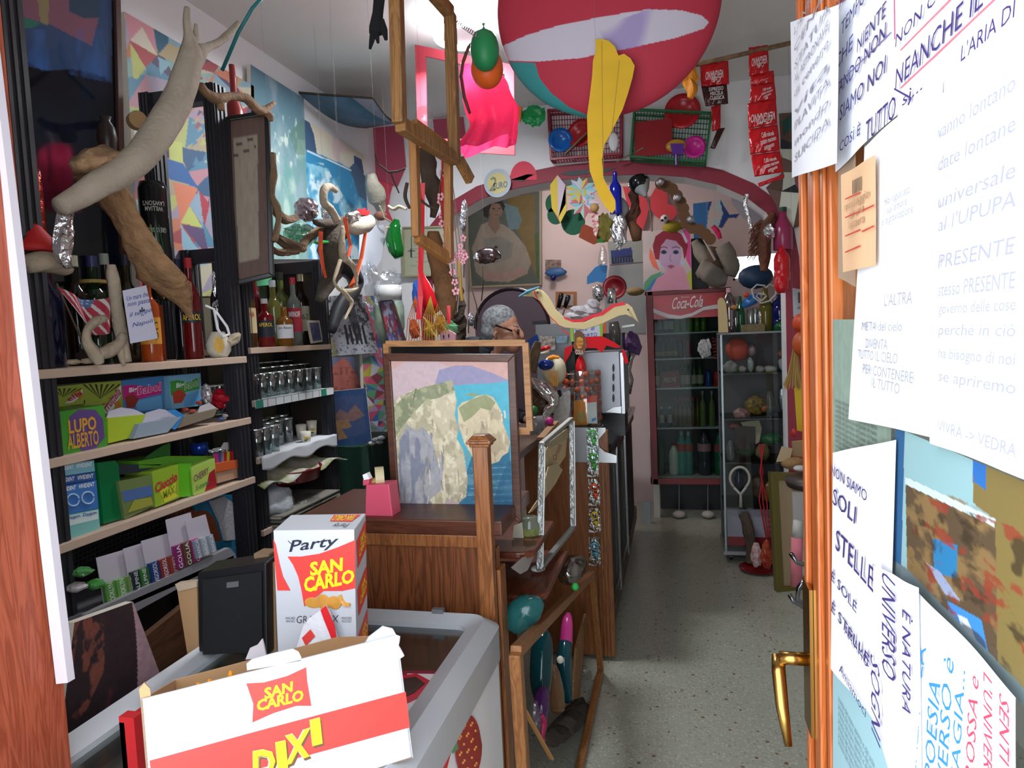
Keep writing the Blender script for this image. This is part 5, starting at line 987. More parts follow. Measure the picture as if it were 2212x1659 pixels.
crate('dark red plastic fruit crate hung on the wall with plates inside', [(1184, 238), (1342, 232), (1342, 332), (1190, 344)], YB-.01, .10, '#8c1c34')
crate('green plastic fruit crate hung on the wall with bowls and plates inside', [(1370, 236), (1536, 244), (1524, 350), (1362, 338)], YB-.01, .12, '#14683a')
def plate(name, lb, x, y, r, Y, m, ax=(0, -1, .1), sq=False, cat='plate'):
    c = at(x, y, Y); k = mpp(c)*r
    if not sq: g = G().lathe([(0, .0), (k*.6, .0), (k*.68, .012), (k, .02), (k, .024), (k*.66, .016), (k*.58, .004), (0, .004)], c, 32, m, ax)
    else:
        g = G(); o_ = [(-1, -1), (1, -1), (1, 1), (-1, 1)]; f = lambda s, d: [c+Vector((a*k*s*1.0, -d, b_*k*s*.92)) for a, b_ in o_]
        A, B, C_ = f(1, .022), f(.72, .006), f(.5, .006)
        g.hexa(f(1, .018), A, m); [g.add([A[i], A[(i+1) % 4], B[(i+1) % 4], B[i]], [(0, 1, 2, 3)], M('#8a1c24', r=.3)) for i in range(4)]; g.add(B, [(0, 1, 2, 3)], M('#9c2028', r=.3))
    return solo(name, g, lb, cat, smooth=not sq)
REDP_ = M('#b81c24', r=.25)
plate('plate', 'round red plastic plate above the green crate', 1474, 243, 38, YB-.06, REDP_)
plate('plate', 'square dark red plate standing inside the green crate', 1411, 300, 40, YB-.09, M('#8e1a22', r=.3), sq=True)
plate('plate', 'small magenta round plate in the right of the green crate', 1500, 320, 24, YB-.10, M('#c4208c', r=.3))
plate('plate', 'shiny blue round plate in the dark red crate', 1210, 305, 26, YB-.09, M('#0f5cae', r=.2), ax=(.25, -1, .1))
plate('plate', 'round red plate tilted in the dark red crate', 1256, 290, 30, YB-.09, M('#a01820', r=.25), ax=(-.3, -1, .1))
solo('bamboo_tongs', G().bar(at(1222, 332, YB-.13), at(1268, 288, YB-.13), .03, .01, M('#6a4a2c', r=.5)), 'brown wooden spatula lying across the dark red crate', 'utensil')
solo('white_float', pball(1325, 306, 11, YB-.14, M('#d8d8da', r=.4), ry=20, depth=5), 'white oval float with a small hole, in the red crate', 'float', smooth=True)
solo('yellow_glasses', pball(1460, 315, 22, YB-.13, M('#b8862c', r=.3), ry=14, depth=6), 'amber oval dish behind the purple shovel', 'dish', smooth=True)
g = cut([(1448, 310), (1478, 310), (1475, 334), (1452, 334)], YB-.15, .02, M('#5a2c8c', r=.3)); g.tube([at(1461, 334, YB-.15), at(1461, 356, YB-.15)], .008, 8, M('#5a2c8c', r=.3)); solo('toy_shovel', g, 'purple toy shovel hanging at the bottom of the green crate', 'toy')
solo('thin_stick', G().tube([at(1332, 350, YB-.08), at(1390, 319, YB-.12)], .005, 6, M('#7a6a50')), 'thin grey stick poking out of the green crate', 'stick')
solo('green_bag', pball(1153, 250, 26, YB-.25, M('#14924c', r=.25, b=.9, bs=20), .5, 16, ry=20, depth=10), 'crinkled green plastic bag left of the dark red crate', 'bag')
solo('orange_clip', cut([(1108, 228), (1127, 230), (1124, 262), (1106, 260)], YB-.28, .02, M('#e07a1c', r=.4)), 'orange ribbed clip holding the green bag', 'clip')
# stick with packets near the ceiling
SY = 3.5; solo('bamboo_stick', G().tube([at(1490, 143, SY), at(1600, 118, SY), at(1712, 92, SY)], .011, 8, M('#8a6e50', r=.8, nz=.4, ns=40)), 'long thin wooden stick under the ceiling carrying red packets', 'stick', smooth=True)
OC = M('#e8921c', r=.6, nz=.15); solo('orange_cloth', pball(1487, 158, 20, SY-.01, OC, .5, 16, ry=24, depth=6, g=ptube([(1487, 175, 12), (1494, 195, 11), (1490, 212, 6)], SY-.01, OC, 8, .5)), 'crumpled orange cloth rag tied on the end of the stick', 'cloth')
RPK = M('#b8141c', r=.15, b=.5, bs=18); BPK = M('#3a1614', r=.2, b=.4, bs=18)
def packet(lb, q, Y, m=RPK, txt=None, tq=None, tilt=0, grp=None):
    Q = quadpts(q, Y); t = thing('coffee_packet', lb, 'packet', sum(Q, Vector())/4)
    r = random.Random(q[0][0]); g = G().grid(lambda u, v: (lambda p: (p.x, p.y-.012*math.sin(u*3.14)*math.sin(v*3.14)-.003*math.sin(u*17+v*9), p.z))(bil(Q, u, v)), 12, 12, m); build('wrapper', g, t, smooth=True, solid=.002)
    if txt:
        g = G()
        for tx_, b_ in zip(txt, tq): textQ(g, tx_, quadpts(b_, Y), Vector((0, -1, 0)), M('#d8d0d0'), .016, .2, .01)
        build('lettering', g, t)
    return t
vg = ['Caffè', 'VERGNANO']
def upq(x0, y0, x1, y1, s=0): return [(x1, y1), (x0, y1+s), (x0, y0+s), (x1, y0)]
packet('glossy red packet with upside-down white lettering, on the stick beside the orange rag', [(1512, 141), (1573, 131), (1575, 182), (1515, 188)], SY, txt=vg, tq=[upq(1536, 168, 1556, 180), upq(1524, 152, 1562, 170, 6)])
packet('dark brown packet hanging below the first red packet', [(1515, 188), (1570, 182), (1573, 224), (1524, 230)], SY, BPK, ['ESPRESSO\nMISCELA\nCLASSICA'], [[(1530, 192), (1562, 188), (1564, 216), (1534, 218)]])
packet('folded red packet hanging in the right end of the green crate', [(1536, 230), (1557, 226), (1556, 280), (1538, 284)], YB-.2)
packet('small brown packet at the lower right corner of the green crate', [(1550, 278), (1566, 276), (1544, 322), (1534, 320)], YB-.2, BPK)
strip = [([(1617, 103), (1659, 97), (1661, 158), (1618, 165)], 1, 'topmost red packet of the long strip hanging from the stick'), ([(1621, 165), (1671, 152), (1673, 178), (1622, 184)], 0, 'second red packet of the long hanging strip, folded short'), ([(1622, 184), (1673, 178), (1677, 214), (1620, 222)], 0, 'third red packet of the long hanging strip, plain back'), ([(1615, 224), (1676, 212), (1679, 268), (1617, 278)], 1, 'fourth red packet of the hanging strip, large white lettering'), ([(1617, 279), (1680, 269), (1685, 325), (1621, 334)], 0, 'fifth red packet of the hanging strip, small print on back'), ([(1622, 335), (1685, 326), (1692, 372), (1630, 382)], 0, 'lowest red packet of the long hanging strip'), ([(1637, 396), (1694, 376), (1694, 384), (1640, 404)], 0, 'thin torn red packet end below the hanging strip')]
for i, (q, tx_, lb) in enumerate(strip):
    (x0, y0), (x1, y1), (x2, y2), (x3, y3) = q
    if tx_: packet(lb, q, SY+.005*i, txt=vg, tq=[upq(x0+18, y0+34, x1-10, y0+44, 3), upq(x0+6, y0+18, x1-3, y0+36, 8)])
    elif i < 6: packet(lb, q, SY+.005*i, txt=['Caffè miscela\ntostato macinato\nsottovuoto'], tq=[[(x0+22, y0+10), (x1-6, y0+4), (x2-8, y2-10), (x3+24, y3-5)]])
    else: packet(lb, q, SY)
# harlequin boards right of the arch
HQ = ['#b9bcae', '#5a4036', '#23262c', '#1f4a44', '#8a4a58', '#b9bcae', '#6a4a3a']
t = thing('harlequin_board', 'tall board of white, brown and black diamond shapes beside the arch', 'panel', at(1715, 480, YB-.1)); g = G(); Yh = YB-.09
for c_, p in (('#1f4a44', [(1690, 262), (1712, 245), (1712, 275), (1695, 292)]), ('#5a4036', [(1683, 262), (1695, 292), (1712, 275), (1712, 310), (1690, 318)]), ('#23262c', [(1686, 300), (1712, 308), (1712, 322), (1686, 320)]), ('#b9bcae', [(1686, 322), (1712, 322), (1712, 348), (1690, 340)]), ('#b9bcae', [(1693, 372), (1715, 372), (1718, 400), (1690, 412)]), ('#23262c', [(1690, 412), (1718, 398), (1728, 416)]), ('#5a4036', [(1655, 405), (1690, 376), (1690, 412)]), ('#c9cbbb', [(1688, 414), (1728, 417), (1714, 492), (1683, 452)]), ('#5a4036', [(1728, 417), (1738, 445), (1735, 478), (1714, 492)]), ('#8a4a58', [(1715, 360), (1745, 350), (1745, 416), (1728, 416), (1718, 398)])): g.slab([at(x, y, Yh) for x, y in p], (0, .004, 0), M(c_, r=.7))
g.slab([at(x, y, Yh+.006) for x, y in ((1683, 245), (1748, 240), (1748, 480), (1714, 494), (1683, 455), (1655, 405), (1690, 372))], (0, .01, 0), M('#6a5048', r=.7)); build('diamonds', g, t); build('backing', G().box(at(1690, 300, Yh+.02).x, at(1740, 300, Yh+.02).x, Yh+.018, Yh+.028, at(1700, 440, Yh).z, at(1700, 250, Yh).z, M('#4a3a34')), t)
# ---------------- things hanging under the arch ----------------
Ya = YB-.03
GRN = M('#17503a', r=.8); g = G()
for x, y, r_x, r_y in ((1195, 440, 17, 22), (1200, 465, 18, 20), (1238, 480, 26, 28), (1215, 472, 14, 10)): g.slab([at(x+r_x*math.cos(a_), y+r_y*math.sin(a_), Ya-.0) for a_ in np.linspace(0, 6.1, 18)], (0, .004, 0), GRN)
solo('green_felt_leaf', g, 'dark green scalloped felt leaves behind the paper stars', 'leaf')
QC = ['#c9b040', '#a8bcc0', '#c8b4c4', '#c9b040', '#7fb0c4', '#b8606a', '#8fb8a8']
def star(lb, x, y, rx, ry, seed, nx=7):
    r = random.Random(seed); t = thing('paper_star', lb, 'decoration', at(x, y, Ya-.06)); g = G()
    for i in range(nx):
        a_ = i*6.283/nx; c = (x+rx*.5*math.cos(a_), y+ry*.5*math.sin(a_)); L_ = .55
        for s, cc in ((1, r.choice(QC)), (-1, r.choice(QC))):
            tip = (x+rx*math.cos(a_), y+ry*math.sin(a_)); sd = (c[0]-s*ry*.28*math.sin(a_), c[1]+s*rx*.28*math.cos(a_)); g.slab([at(x, y, Ya-.05), at(*sd, Ya-.05), at(*tip, Ya-.06)], (0, -.012, 0), M(cc, r=.7))
    build('folds', g, t); return t
star('folded paper star in yellow and pale blue, upper right of the pair', 1256, 412, 34, 30, 3, 11); star('folded paper star in blue and white, lower of the cluster', 1262, 440, 32, 34, 5, 8)
g = G()
for c_, p in (('#c4a838', [(1188, 400), (1204, 378), (1206, 470), (1192, 450)]), ('#b8a8b8', [(1204, 378), (1222, 400), (1222, 440), (1206, 470)]), ('#c9b040', [(1206, 470), (1222, 398), (1224, 455), (1210, 482)]), ('#a85058', [(1192, 450), (1206, 470), (1210, 482)])): g.slab([at(x, y, Ya-.08) for x, y in p], (0, .01, 0), M(c_, r=.7))
solo('paper_star', g, 'tall folded yellow and mauve paper shard at the left of the cluster', 'decoration')
t = pbottle('blue_bottle', 'cobalt blue glass bottle hanging under the arch beside the yellow strip', 1331, 371, 13, YB-.1, at(1331, 462, YB-.1).z, 'wine', M('#12209a', r=.06)); solo('foil_wad', pball(1337, 500, 17, YB-.1, FOIL, .3, 24, ry=34, depth=14), 'big crumpled silver foil wad right below the blue bottle', 'foil')
solo('white_balloon', pball(1338, 460, 22, YB-.0, M('#a8a8ae', r=.5), ry=34, depth=10), 'pale grey oval balloon behind the blue bottle', 'balloon', smooth=True)
solo('cork_ball', pball(1284, 449, 10, YB-.13, M('#b08a52', r=.8)), 'tan wooden ball on the red wrapped stick', 'ball', smooth=True)
solo('red_wrapper', cut([(1277, 460), (1292, 458), (1294, 490), (1288, 512), (1282, 505)], YB-.12, .01, M('#a81c34', r=.3, nz=.6, ns=60, c2='#d8d0c8')), 'narrow red and white wrapper under the tan ball', 'wrapper')
solo('rust_cloth', cut([(1256, 490), (1262, 484), (1295, 498), (1300, 520), (1282, 528), (1265, 520), (1250, 512)], YB-.08, .012, M('#8a3a1c', r=.8, nz=.2)), 'rust brown cloth hanging at the foot of the paper stars', 'cloth')
solo('olive_cloth', pball(1305, 492, 18, YB-.1, M('#6a6020', r=.8, nz=.2), .5, 14, ry=26, depth=8), 'crumpled olive yellow cloth beside the rust cloth', 'cloth')
solo('green_rag', cut([(1290, 515), (1312, 512), (1306, 524), (1290, 524)], YB-.09, .008, M('#1f6a2c', r=.8)), 'small green rag below the olive cloth', 'cloth')
HRT = M('#c9404a', r=.7); Yb = YR-.02
scroll('heart_cutout', 'coral heart-shaped cut-out left of the white pendant lamp', [(1345, 402), (1362, 406), (1370, 420), (1395, 425), (1402, 450), (1395, 480), (1382, 510), (1372, 470), (1355, 440)], Yb-.05, HRT, 'cutout', th=.01)
scroll('heart_cutout', 'coral heart-shaped cut-out right of the white pendant lamp', [(1405, 425), (1418, 402), (1436, 405), (1443, 425), (1442, 440), (1458, 445), (1463, 462), (1452, 475), (1432, 478), (1415, 466), (1404, 450)], Yb-.05, HRT, 'cutout', th=.01)
t = thing('pendant_spotlight', 'black and white cone spotlight hanging under the arch', 'lamp', at(1385, 400, YB-.05)); a0, a1 = at(1378, 388, YB-.05), at(1398, 432, YB-.12); ax = a1-a0
build('shade', G().lathe([(.024, 0), (.062, .01), (.066, .03), (.045, .08), (.018, .12), (.012, .14)], a0, 24, M('#8f9290', r=.25), ax), t, smooth=True); build('black_face', G().lathe([(.0635, .012), (.067, .03), (.0465, .08)], a0, 24, M('#101214', r=.15), ax+Vector((-.02, -.01, 0))), t, smooth=True)
build('cord', ptube([(1400, 432, 2), (1404, 455, 2), (1408, 480, 2), (1408, 500, 2)], YB-.1, M('#5a4a44'), 6), t)
solo('dried_plant', ptube([(1368, 400, 2), (1370, 425, 12), (1372, 450, 10), (1368, 470, 14), (1366, 490, 9)], YB-.02, M('#5a3626', r=.9, b=1, bs=50, nz=.5), 9, .9), 'dark brown dried plant hanging right of the blue bottle', 'plant')
solo('brown_pod', ptube([(1362, 480, 8), (1374, 500, 14), (1376, 520, 10)], YB-.05, M('#5c3a24', r=.8), 10), 'brown pod shape hanging beside the foil wad', 'pod', smooth=True)
BRN = M('#5e4028', r=.85); g = G(); S_ = [(1428, 397), (1440, 402), (1452, 408), (1462, 422), (1470, 436), (1476, 450), (1478, 466), (1482, 482), (1495, 492), (1510, 496), (1524, 506), (1534, 516)]
for i, (x, y) in enumerate(S_): g.slab([at(x+13*math.cos(a_), y+13*math.sin(a_), YB-.02-.002*i) for a_ in np.linspace(0, 6.1, 16)], (0, .004, 0), BRN)
solo('scalloped_garland', g, 'brown scalloped felt garland curving down under the arch', 'garland')
for i, (x, y, lb) in enumerate(((1427, 393, 'small silver ball at the top end of the scalloped garland'), (1463, 427, 'silver ball in the middle of the scalloped garland'), (1491, 474, 'silver ball at the lower bend of the scalloped garland'))): solo('silver_ball', pball(x, y, 9, YB-.05, M('#b0a8ac', r=.25, m=.8, b=.8, bs=90)), lb, 'ball', smooth=True)
# pictures in the room behind
q = [(1496, 440), (1622, 425), (1640, 552), (1500, 560)]; a = Art(70, 70, q, '#c4b0ac').poly([(1496, 430), (1532, 430), (1524, 500), (1498, 520)], '#2f6aa4').blot('#a8c0c4', 4, 3, .3, .6, .9, [(1525, 430), (1565, 425), (1560, 485), (1540, 490), (1525, 470)]).poly([(1553, 428), (1560, 440), (1575, 462), (1598, 458), (1590, 468), (1572, 468), (1558, 490), (1550, 488), (1560, 460)], '#1f3f80').poly([(1532, 430), (1538, 432), (1530, 455), (1526, 450)], '#1f3f80')
picture('cloud_painting', 'blue and cream painting of clouds on the rear wall', q, YR-.02, a, .02)
scroll('grey_disc', 'big grey half disc tucked under the right of the arch', [(1573, 400), (1600, 418), (1640, 440), (1668, 455), (1660, 475), (1640, 490), (1605, 470), (1582, 440)], YB+.0+.21, M('#8f888c', r=.8), 'disc', th=.01)
q = [(1004, 422), (1165, 414), (1166, 612), (1020, 618)]
a = Art(110, 140, q, '#5a645c').poly([(1095, 425), (1155, 420), (1158, 600), (1140, 560), (1128, 520), (1105, 480)], '#7a6838').poly([(1088, 440), (1118, 450), (1128, 480), (1120, 500), (1100, 500)], '#6a8890').poly([(1155, 508), (1163, 508), (1165, 605), (1160, 600)], '#3f6234')
a.poly([(1040, 490), (1060, 480), (1090, 490), (1110, 505), (1135, 535), (1148, 570), (1140, 590), (1100, 610), (1050, 608), (1028, 590), (1020, 540)], '#9c9486').poly([(1045, 520), (1080, 515), (1110, 530), (1105, 560), (1070, 572), (1045, 560)], '#868680').poly([(1058, 468), (1078, 468), (1082, 495), (1070, 510), (1055, 490)], '#8a7262').ell(1072, 452, 16, 22, '#8f7666').poly([(1042, 450), (1048, 436), (1065, 428), (1085, 432), (1092, 448), (1088, 460), (1080, 442), (1064, 440), (1058, 456), (1056, 475), (1044, 470)], '#2a2826').ell(1067, 453, 3, 1.8, '#2a2020').ell(1080, 453, 2.6, 1.8, '#2a2020').line([(1070, 467), (1079, 467)], 1.6, '#6a3a38').line([(1075, 454), (1076, 461)], 1.2, '#6f5648').poly([(1030, 585), (1080, 592), (1130, 580), (1142, 592), (1110, 606), (1060, 608)], '#a88e84').ell(1072, 538, 4, 3, '#23262a').mott(.12, 18)
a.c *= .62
picture('portrait_painting', 'large old portrait of a seated dark-haired person in a pale blouse', q, YR-.035, a, .03, fr=.02, frm=M('#8c8472', r=.6))
q = [(1312, 522), (1392, 518), (1392, 565), (1316, 572)]; a = Art(50, 40, q, '#8f9490').poly([(1320, 542), (1366, 535), (1369, 567), (1322, 571)], '#1c2f70').poly([(1322, 556), (1368, 552), (1369, 566), (1322, 570)], '#141c34')
for k in range(7): a.line([(1328+k*6, 557), (1328+k*6, 567)], 1.6, '#4a5a90')
picture('shop_photo', 'framed dark blue night photo with a wide pale mount', q, Yb, a, .015)
scroll('white_shelf_panel', 'pale grey-blue wall panel behind the red plate at the fridge', [(1316, 575), (1394, 568), (1396, 720), (1300, 720)], YR-.01, M('#8f9698', r=.7), 'panel', th=.008)
q = [(1388, 499), (1491, 495), (1495, 626), (1390, 628)]
a = Art(110, 130, q, '#c4b8b8').poly([(1475, 495), (1491, 495), (1493, 580), (1482, 560)], '#d84a94').poly([(1404, 535), (1410, 545), (1420, 570), (1425, 585), (1410, 575), (1402, 555)], '#e0705a').poly([(1392, 610), (1405, 595), (1430, 585), (1425, 600), (1405, 628), (1390, 628)], '#5fa07c').poly([(1395, 628), (1410, 606), (1435, 588), (1420, 628)], '#3f80b8').poly([(1478, 600), (1495, 580), (1495, 628), (1480, 628)], '#b8c04a').poly([(1435, 570), (1470, 565), (1482, 590), (1492, 628), (1405, 628), (1420, 600), (1440, 588)], '#d898b0').ell(1447, 548, 25, 34, '#b89ab8').poly([(1412, 545), (1410, 530), (1416, 510), (1432, 499), (1460, 499), (1480, 510), (1486, 530), (1482, 552), (1478, 560), (1474, 535), (1460, 520), (1440, 516), (1428, 530), (1424, 560), (1416, 560)], '#8c2438')
for x in (1434, 1460): a.ell(x, 544, 6.5, 4.5, '#34466e').ell(x, 544, 2.6, 3, '#14182c').line([(x-8, 535), (x, 532), (x+8, 535)], 1.8, '#6a2a3c')
a.poly([(1441, 574), (1449, 571), (1458, 574), (1449, 580)], '#a84a64').line([(1449, 548), (1447, 562), (1452, 564)], 1.4, '#8c6a90').ell(1473, 568, 3, 7, '#a8c0dc').ell(1425, 571, 2.5, 6, '#a8c0dc').poly([(1468, 497), (1474, 497), (1486, 520), (1482, 526)], '#c8c4d8')
picture('portrait_canvas', 'bright canvas of a red-haired face with blue earrings on the fridge', q, 5.86, a, .025)
solo('yellow_beanie', pball(1453, 492, 22, 5.9, M('#8c7e1c', r=.8, b=.6), .1, ry=14), 'mustard cap behind the top edge of the bright portrait canvas', 'hat', smooth=True)
t = thing('football', 'small black and white football on the mustard cap', 'ball', at(1436, 481, 5.85)); build('ball', pball(1436, 473, 9.5, 5.85, M('#c4c4c0', r=.5)), t, smooth=True)
for x, y in ((1437, 471), (1430, 476), (1443, 478)): build('patch', pball(x, y, 3, 5.85-.033, M('#16181a')), t)
# cloth figure on the fridge
CG = M('#8a8478', r=.9, nz=.25, ns=6, b=.5, bs=20); g = ptube([(1560, 530, 16), (1570, 550, 19), (1580, 575, 18), (1575, 595, 14)], 5.75, CG, 12, .2); ptube([(1510, 575, 18), (1530, 585, 26), (1550, 600, 24), (1570, 605, 14)], 5.75, CG, 12, .4, g=g); ptube([(1500, 520, 8), (1515, 545, 14), (1530, 565, 16)], 5.8, CG, 10, .3, g=g); ptube([(1545, 535, 14), (1540, 560, 18), (1552, 585, 16)], 5.78, M('#5a4638', r=.9), 10, .3, g=g)
solo('draped_grey_cloth', g, 'bundle of grey cloth and paper heaped on top of the fridge', 'cloth', smooth=True)
solo('black_speaker', G().box(at(1494, 560, 5.98).x, at(1530, 560, 5.98).x, 5.98, 6.1, 1.913, at(1500, 515, 5.98).z, M('#0f1012')), 'black box on the fridge right of the portrait canvas', 'box')
solo('wooden_rod', G().tube([at(1504, 487, 5.6), at(1545, 562, 5.6)], .009, 8, M('#b0aaa4')), 'pale grey rod leaning over the bundle of cloth', 'rod')
solo('dark_blue_bowl', pball(1632, 598, 36, 5.3, M('#123250', r=.5), .05, ry=26, depth=20), 'dark blue upturned dome above the glass cabinet', 'bowl', smooth=True)
solo('pink_ribbon', ptube([(1540, 488, 5), (1550, 500, 6), (1556, 516, 4)], 5.9, M('#d0185c', r=.5), 8, .4), 'hot pink ribbon at the end of the brown garland', 'ribbon')
g = ptube([(1672, 462, 14), (1660, 485, 26), (1650, 515, 32), (1652, 550, 26), (1650, 585, 14)], YB-.06, M('#6a3f2c', r=.9, nz=.3, b=1, bs=30), 12, .3, .5)
r = random.Random(9)
for i in range(40): y = 475+i*1.6; x = 1648-r.uniform(0, 8); ptube([(x, y, 1.6), (x-10-r.uniform(0, 10), y+10, 1.2), (x-16-r.uniform(0, 14), y+26, .7)], YB-.09+r.uniform(-.02, .02), g.ms[0], 4, g=g)
solo('fringed_net', g, 'brown fringed netting hanging at the right pillar of the arch', 'net')
solo('foil_wad', pball(1662, 502, 13, YB-.13, FOIL, .35, 18, ry=17), 'crumpled foil on the brown netting by the magenta bottle', 'foil')
solo('foil_strand', ptube([(1614, 420, 5), (1610, 435, 4), (1614, 455, 4), (1620, 480, 4), (1622, 492, 3)], YB-.08, FOIL, 10, .7), 'twisted strand of silver foil below the right of the arch', 'foil')
pbottle('painted_bottle', 'magenta painted plastic bottle with green neck on the right pillar', 1692, 448, 20, YB-.10, at(1692, 540, YB-.1).z, 'beer', M('#8c2c50', r=.25), M('#14402c')); pbottle('painted_bottle', 'shiny red plastic bottle hanging under the magenta one', 1690, 530, 17, YB-.14, at(1690, 610, YB-.14).z, 'pet', M('#b8101c', r=.12, b=.4)); solo('red_bottle_end', pball(1688, 612, 15, YB-.16, M('#b8101c', r=.12, b=.5), .2, ry=22), 'rounded red plastic bottle end above the blue bottle', 'bottle', smooth=True)
# ---------------- on the freezer ----------------
def hexaQ(Qf, Qb, m): return G().hexa(Qf, Qb, m)
CARD = M('#b08a62', r=.8, nz=.08); CW = M('#bfc3ca', r=.55); SCR = M('#e0403a', r=.5); SCY = M('#f0e020', r=.5)
# open snack carton in front, tilted a little to the right
pA = vplane(-0.7335, 0.7719, -0.4565, 1.0165)
qf = [(303, 1512), (857, 1372), (891, 1638), (329, 1821)]
Qf = quadpts(qf, pA); n = plnormal(pA); dz = Vector((-.06, .24, 0))
t = thing('snack_carton', 'open white and red snack carton with yellow lettering, in the foreground', 'box', Vector((Qf[3].x+.15, .95, min(p.z for p in Qf))))
bz = Qf[2].z-.002; b0, b1 = at(374, 1470, 0.922), at(732, 1376, 1.136); back = [b0, b1, Vector((b1.x, b1.y, bz+.02)), Vector((b0.x, b0.y, bz))]
build('front_wall', G().hexa(Qf, [p-n*.003 for p in Qf], CW), t)
g = G()
for a, b_ in ((0, 1), (1, 2), (3, 0)):
    j = (a+1) % 4
    if a == 0: continue
    g.slab([Qf[a], Qf[j], back[j], back[a]], (Qf[0]-Qf[1]).normalized()*(.003 if a == 1 else -.003), CARD)
g.slab([back[0], back[1], back[2], back[3]], (0, .003, 0), CARD); g.slab([Qf[3], Qf[2], back[2], back[3]], (0, 0, .003), CARD); build('cardboard_walls', g, t)
build('side_face', G().slab([Qf[1], Qf[2], back[2], back[1]], (Qf[1]-Qf[0]).normalized()*.001, CW), t)
g = G(); tabs = [(534, 1448), (533, 1435), (545, 1425), (590, 1412), (633, 1402), (645, 1408), (651, 1420), (650, 1428)]
g.slab([at(x, y, pA) for x, y in tabs], -n*.003, CW); build('tuck_tab', g, t)
build('corner_flap', G().slab([at(x, y, pA)-n*.004 for x, y in ((303, 1512), (300, 1492), (312, 1478), (324, 1490), (326, 1506))], -n*.004, CARD), t)
build('corner_flap', G().slab([at(x, y, pA)-n*.004 for x, y in ((790, 1394), (800, 1378), (830, 1355), (850, 1360), (858, 1374))], -n*.004, CW), t)
g = G(); A = lambda pts, m, k=0: g.slab([at(x, y, pA)+n*(.0004+.0005*k) for x, y in pts], n*.0003, m)
def onq(u, v): p = bil([Vector((*qf[0], 0)), Vector((*qf[1], 0)), Vector((*qf[2], 0)), Vector((*qf[3], 0))], u, v); return (p.x, p.y)
A([(323, 1643), (560, 1578), (876, 1494), (885, 1571), (560, 1660), (345, 1718), (330, 1700)], SCR)
A([(532, 1476), (570, 1474), (620, 1460), (661, 1441), (663, 1470), (672, 1524), (640, 1524), (590, 1540), (545, 1560), (547, 1520)], SCR, 1)
build('red_print', g, t)
lettering(t, [('SAN', [(568, 1486), (632, 1470), (634, 1492), (572, 1510)], SCY, .1, .035, .0016), ('CARLO', [(553, 1512), (654, 1488), (656, 1512), (556, 1536)], SCY, .1, .035, .0016)], pA)
for k, (dx, dy, m_, ft, lf) in enumerate(((4, 6, M('#6a4a34', r=.6), .05, .0012), (0, 0, M('#f6efe0', r=.5), .055, .0017), (1, 1, M('#8a6a1a', r=.5), .04, .0021), (0, 0, M('#e6de22', r=.5), .03, .0026))):
    g = G()
    for ch, q in (('D', [(540, 1622), (592, 1612), (596, 1672), (546, 1690)]), ('I', [(594, 1602), (616, 1597), (622, 1662), (600, 1668)]), ('X', [(608, 1590), (670, 1570), (672, 1630), (616, 1652)]), ('I', [(668, 1554), (690, 1548), (696, 1604), (674, 1610)])):
        if ch == 'I': g.slab([at(x+dx, y+dy, pA)+n*lf for x, y in q], n*.0002, m_)
        else: textQ(g, ch, [at(x+dx, y+dy, pA) for x, y in q], n, m_, lf, .1, ft)
    build('big_lettering', g, t)
for i, (x, y) in enumerate(((430, 1475), (500, 1450), (455, 1468))): build('snack', pball(x, y+12, 8, vplane(-0.783, 0.852, -0.507, 1.096), M('#d88a1c', r=.8), .3, 8, ry=14), t)
# white party box
pB = 1.225; q = [(590, 1146), (765, 1144), (776, 1462), (604, 1462)]; Qf = quadpts(q, pB); Qf[2] = col(772, pB, fz+.008); Qf[3] = col(602, pB, fz+.008); dz = Vector((-.036, .12, 0))
t = thing('snack_box', 'tall white and red party nuts box standing behind the open carton', 'box', sum(Qf[2:], Vector())/2)
Qb = [p+dz+Vector((.004, 0, 0)) for p in Qf]; build('carton', G().hexa(Qf, Qb, CW), t, bevel=.002)
g = G(); nB = Vector((0, -1, 0)); A = lambda pts, m, k=0: g.slab([at(x, y, pB)+nB*(.0012+.0005*k) for x, y in pts], nB*.0003, m)
A([(622, 1202), (650, 1202), (690, 1196), (730, 1182), (768, 1166), (768, 1270), (740, 1276), (700, 1276), (658, 1310), (652, 1275), (645, 1245), (634, 1220)], SCR)
A([(591, 1165), (596, 1175), (604, 1215), (612, 1245), (628, 1275), (600, 1275), (594, 1210)], SCR)
build('red_print', g, t)
sx = Qf[1].x+.0005; side = [Qf[1], Qb[1], Qb[2], Qf[2]]; sn = (Qb[1]-Qf[1]).cross(Vector((0, 0, 1))).normalized(); g = G()
for v0 in (.03, .34, .64): g.slab([bil(side, .12, v0+.06)+sn*.001, bil(side, .95, v0+.01)+sn*.001, bil(side, .95, v0+.2)+sn*.001, bil(side, .2, v0+.24)+sn*.001], sn*.0003, SCR)
for v0 in (.03, .34, .64): textQ(g, 'SAN\nCARLO', [bil(side, .3, v0+.08), bil(side, .9, v0+.04), bil(side, .9, v0+.15), bil(side, .3, v0+.19)], sn, SCY, .0018, 0, .03)
build('side_print', g, t)
top = [Qb[0], Qb[1], Qf[1], Qf[0]]; g = G().slab([bil(top, .6, .1)+Vector((0, 0, .001)), bil(top, .95, .1)+Vector((0, 0, .001)), bil(top, .9, .55)+Vector((0, 0, .001)), bil(top, .62, .5)+Vector((0, 0, .001))], (0, 0, .0004), SCR)
textQ(g, 'SAN CARLO', [bil(top, .9, .5), bil(top, .63, .5), bil(top, .63, .15), bil(top, .9, .15)], Vector((0, 0, 1)), SCY, .002, 0, .02); textQ(g, 'Party', [bil(top, .9, .9), bil(top, .7, .9), bil(top, .7, .62), bil(top, .9, .62)], Vector((0, 0, 1)), INK, .002, .3); build('top_print', g, t)
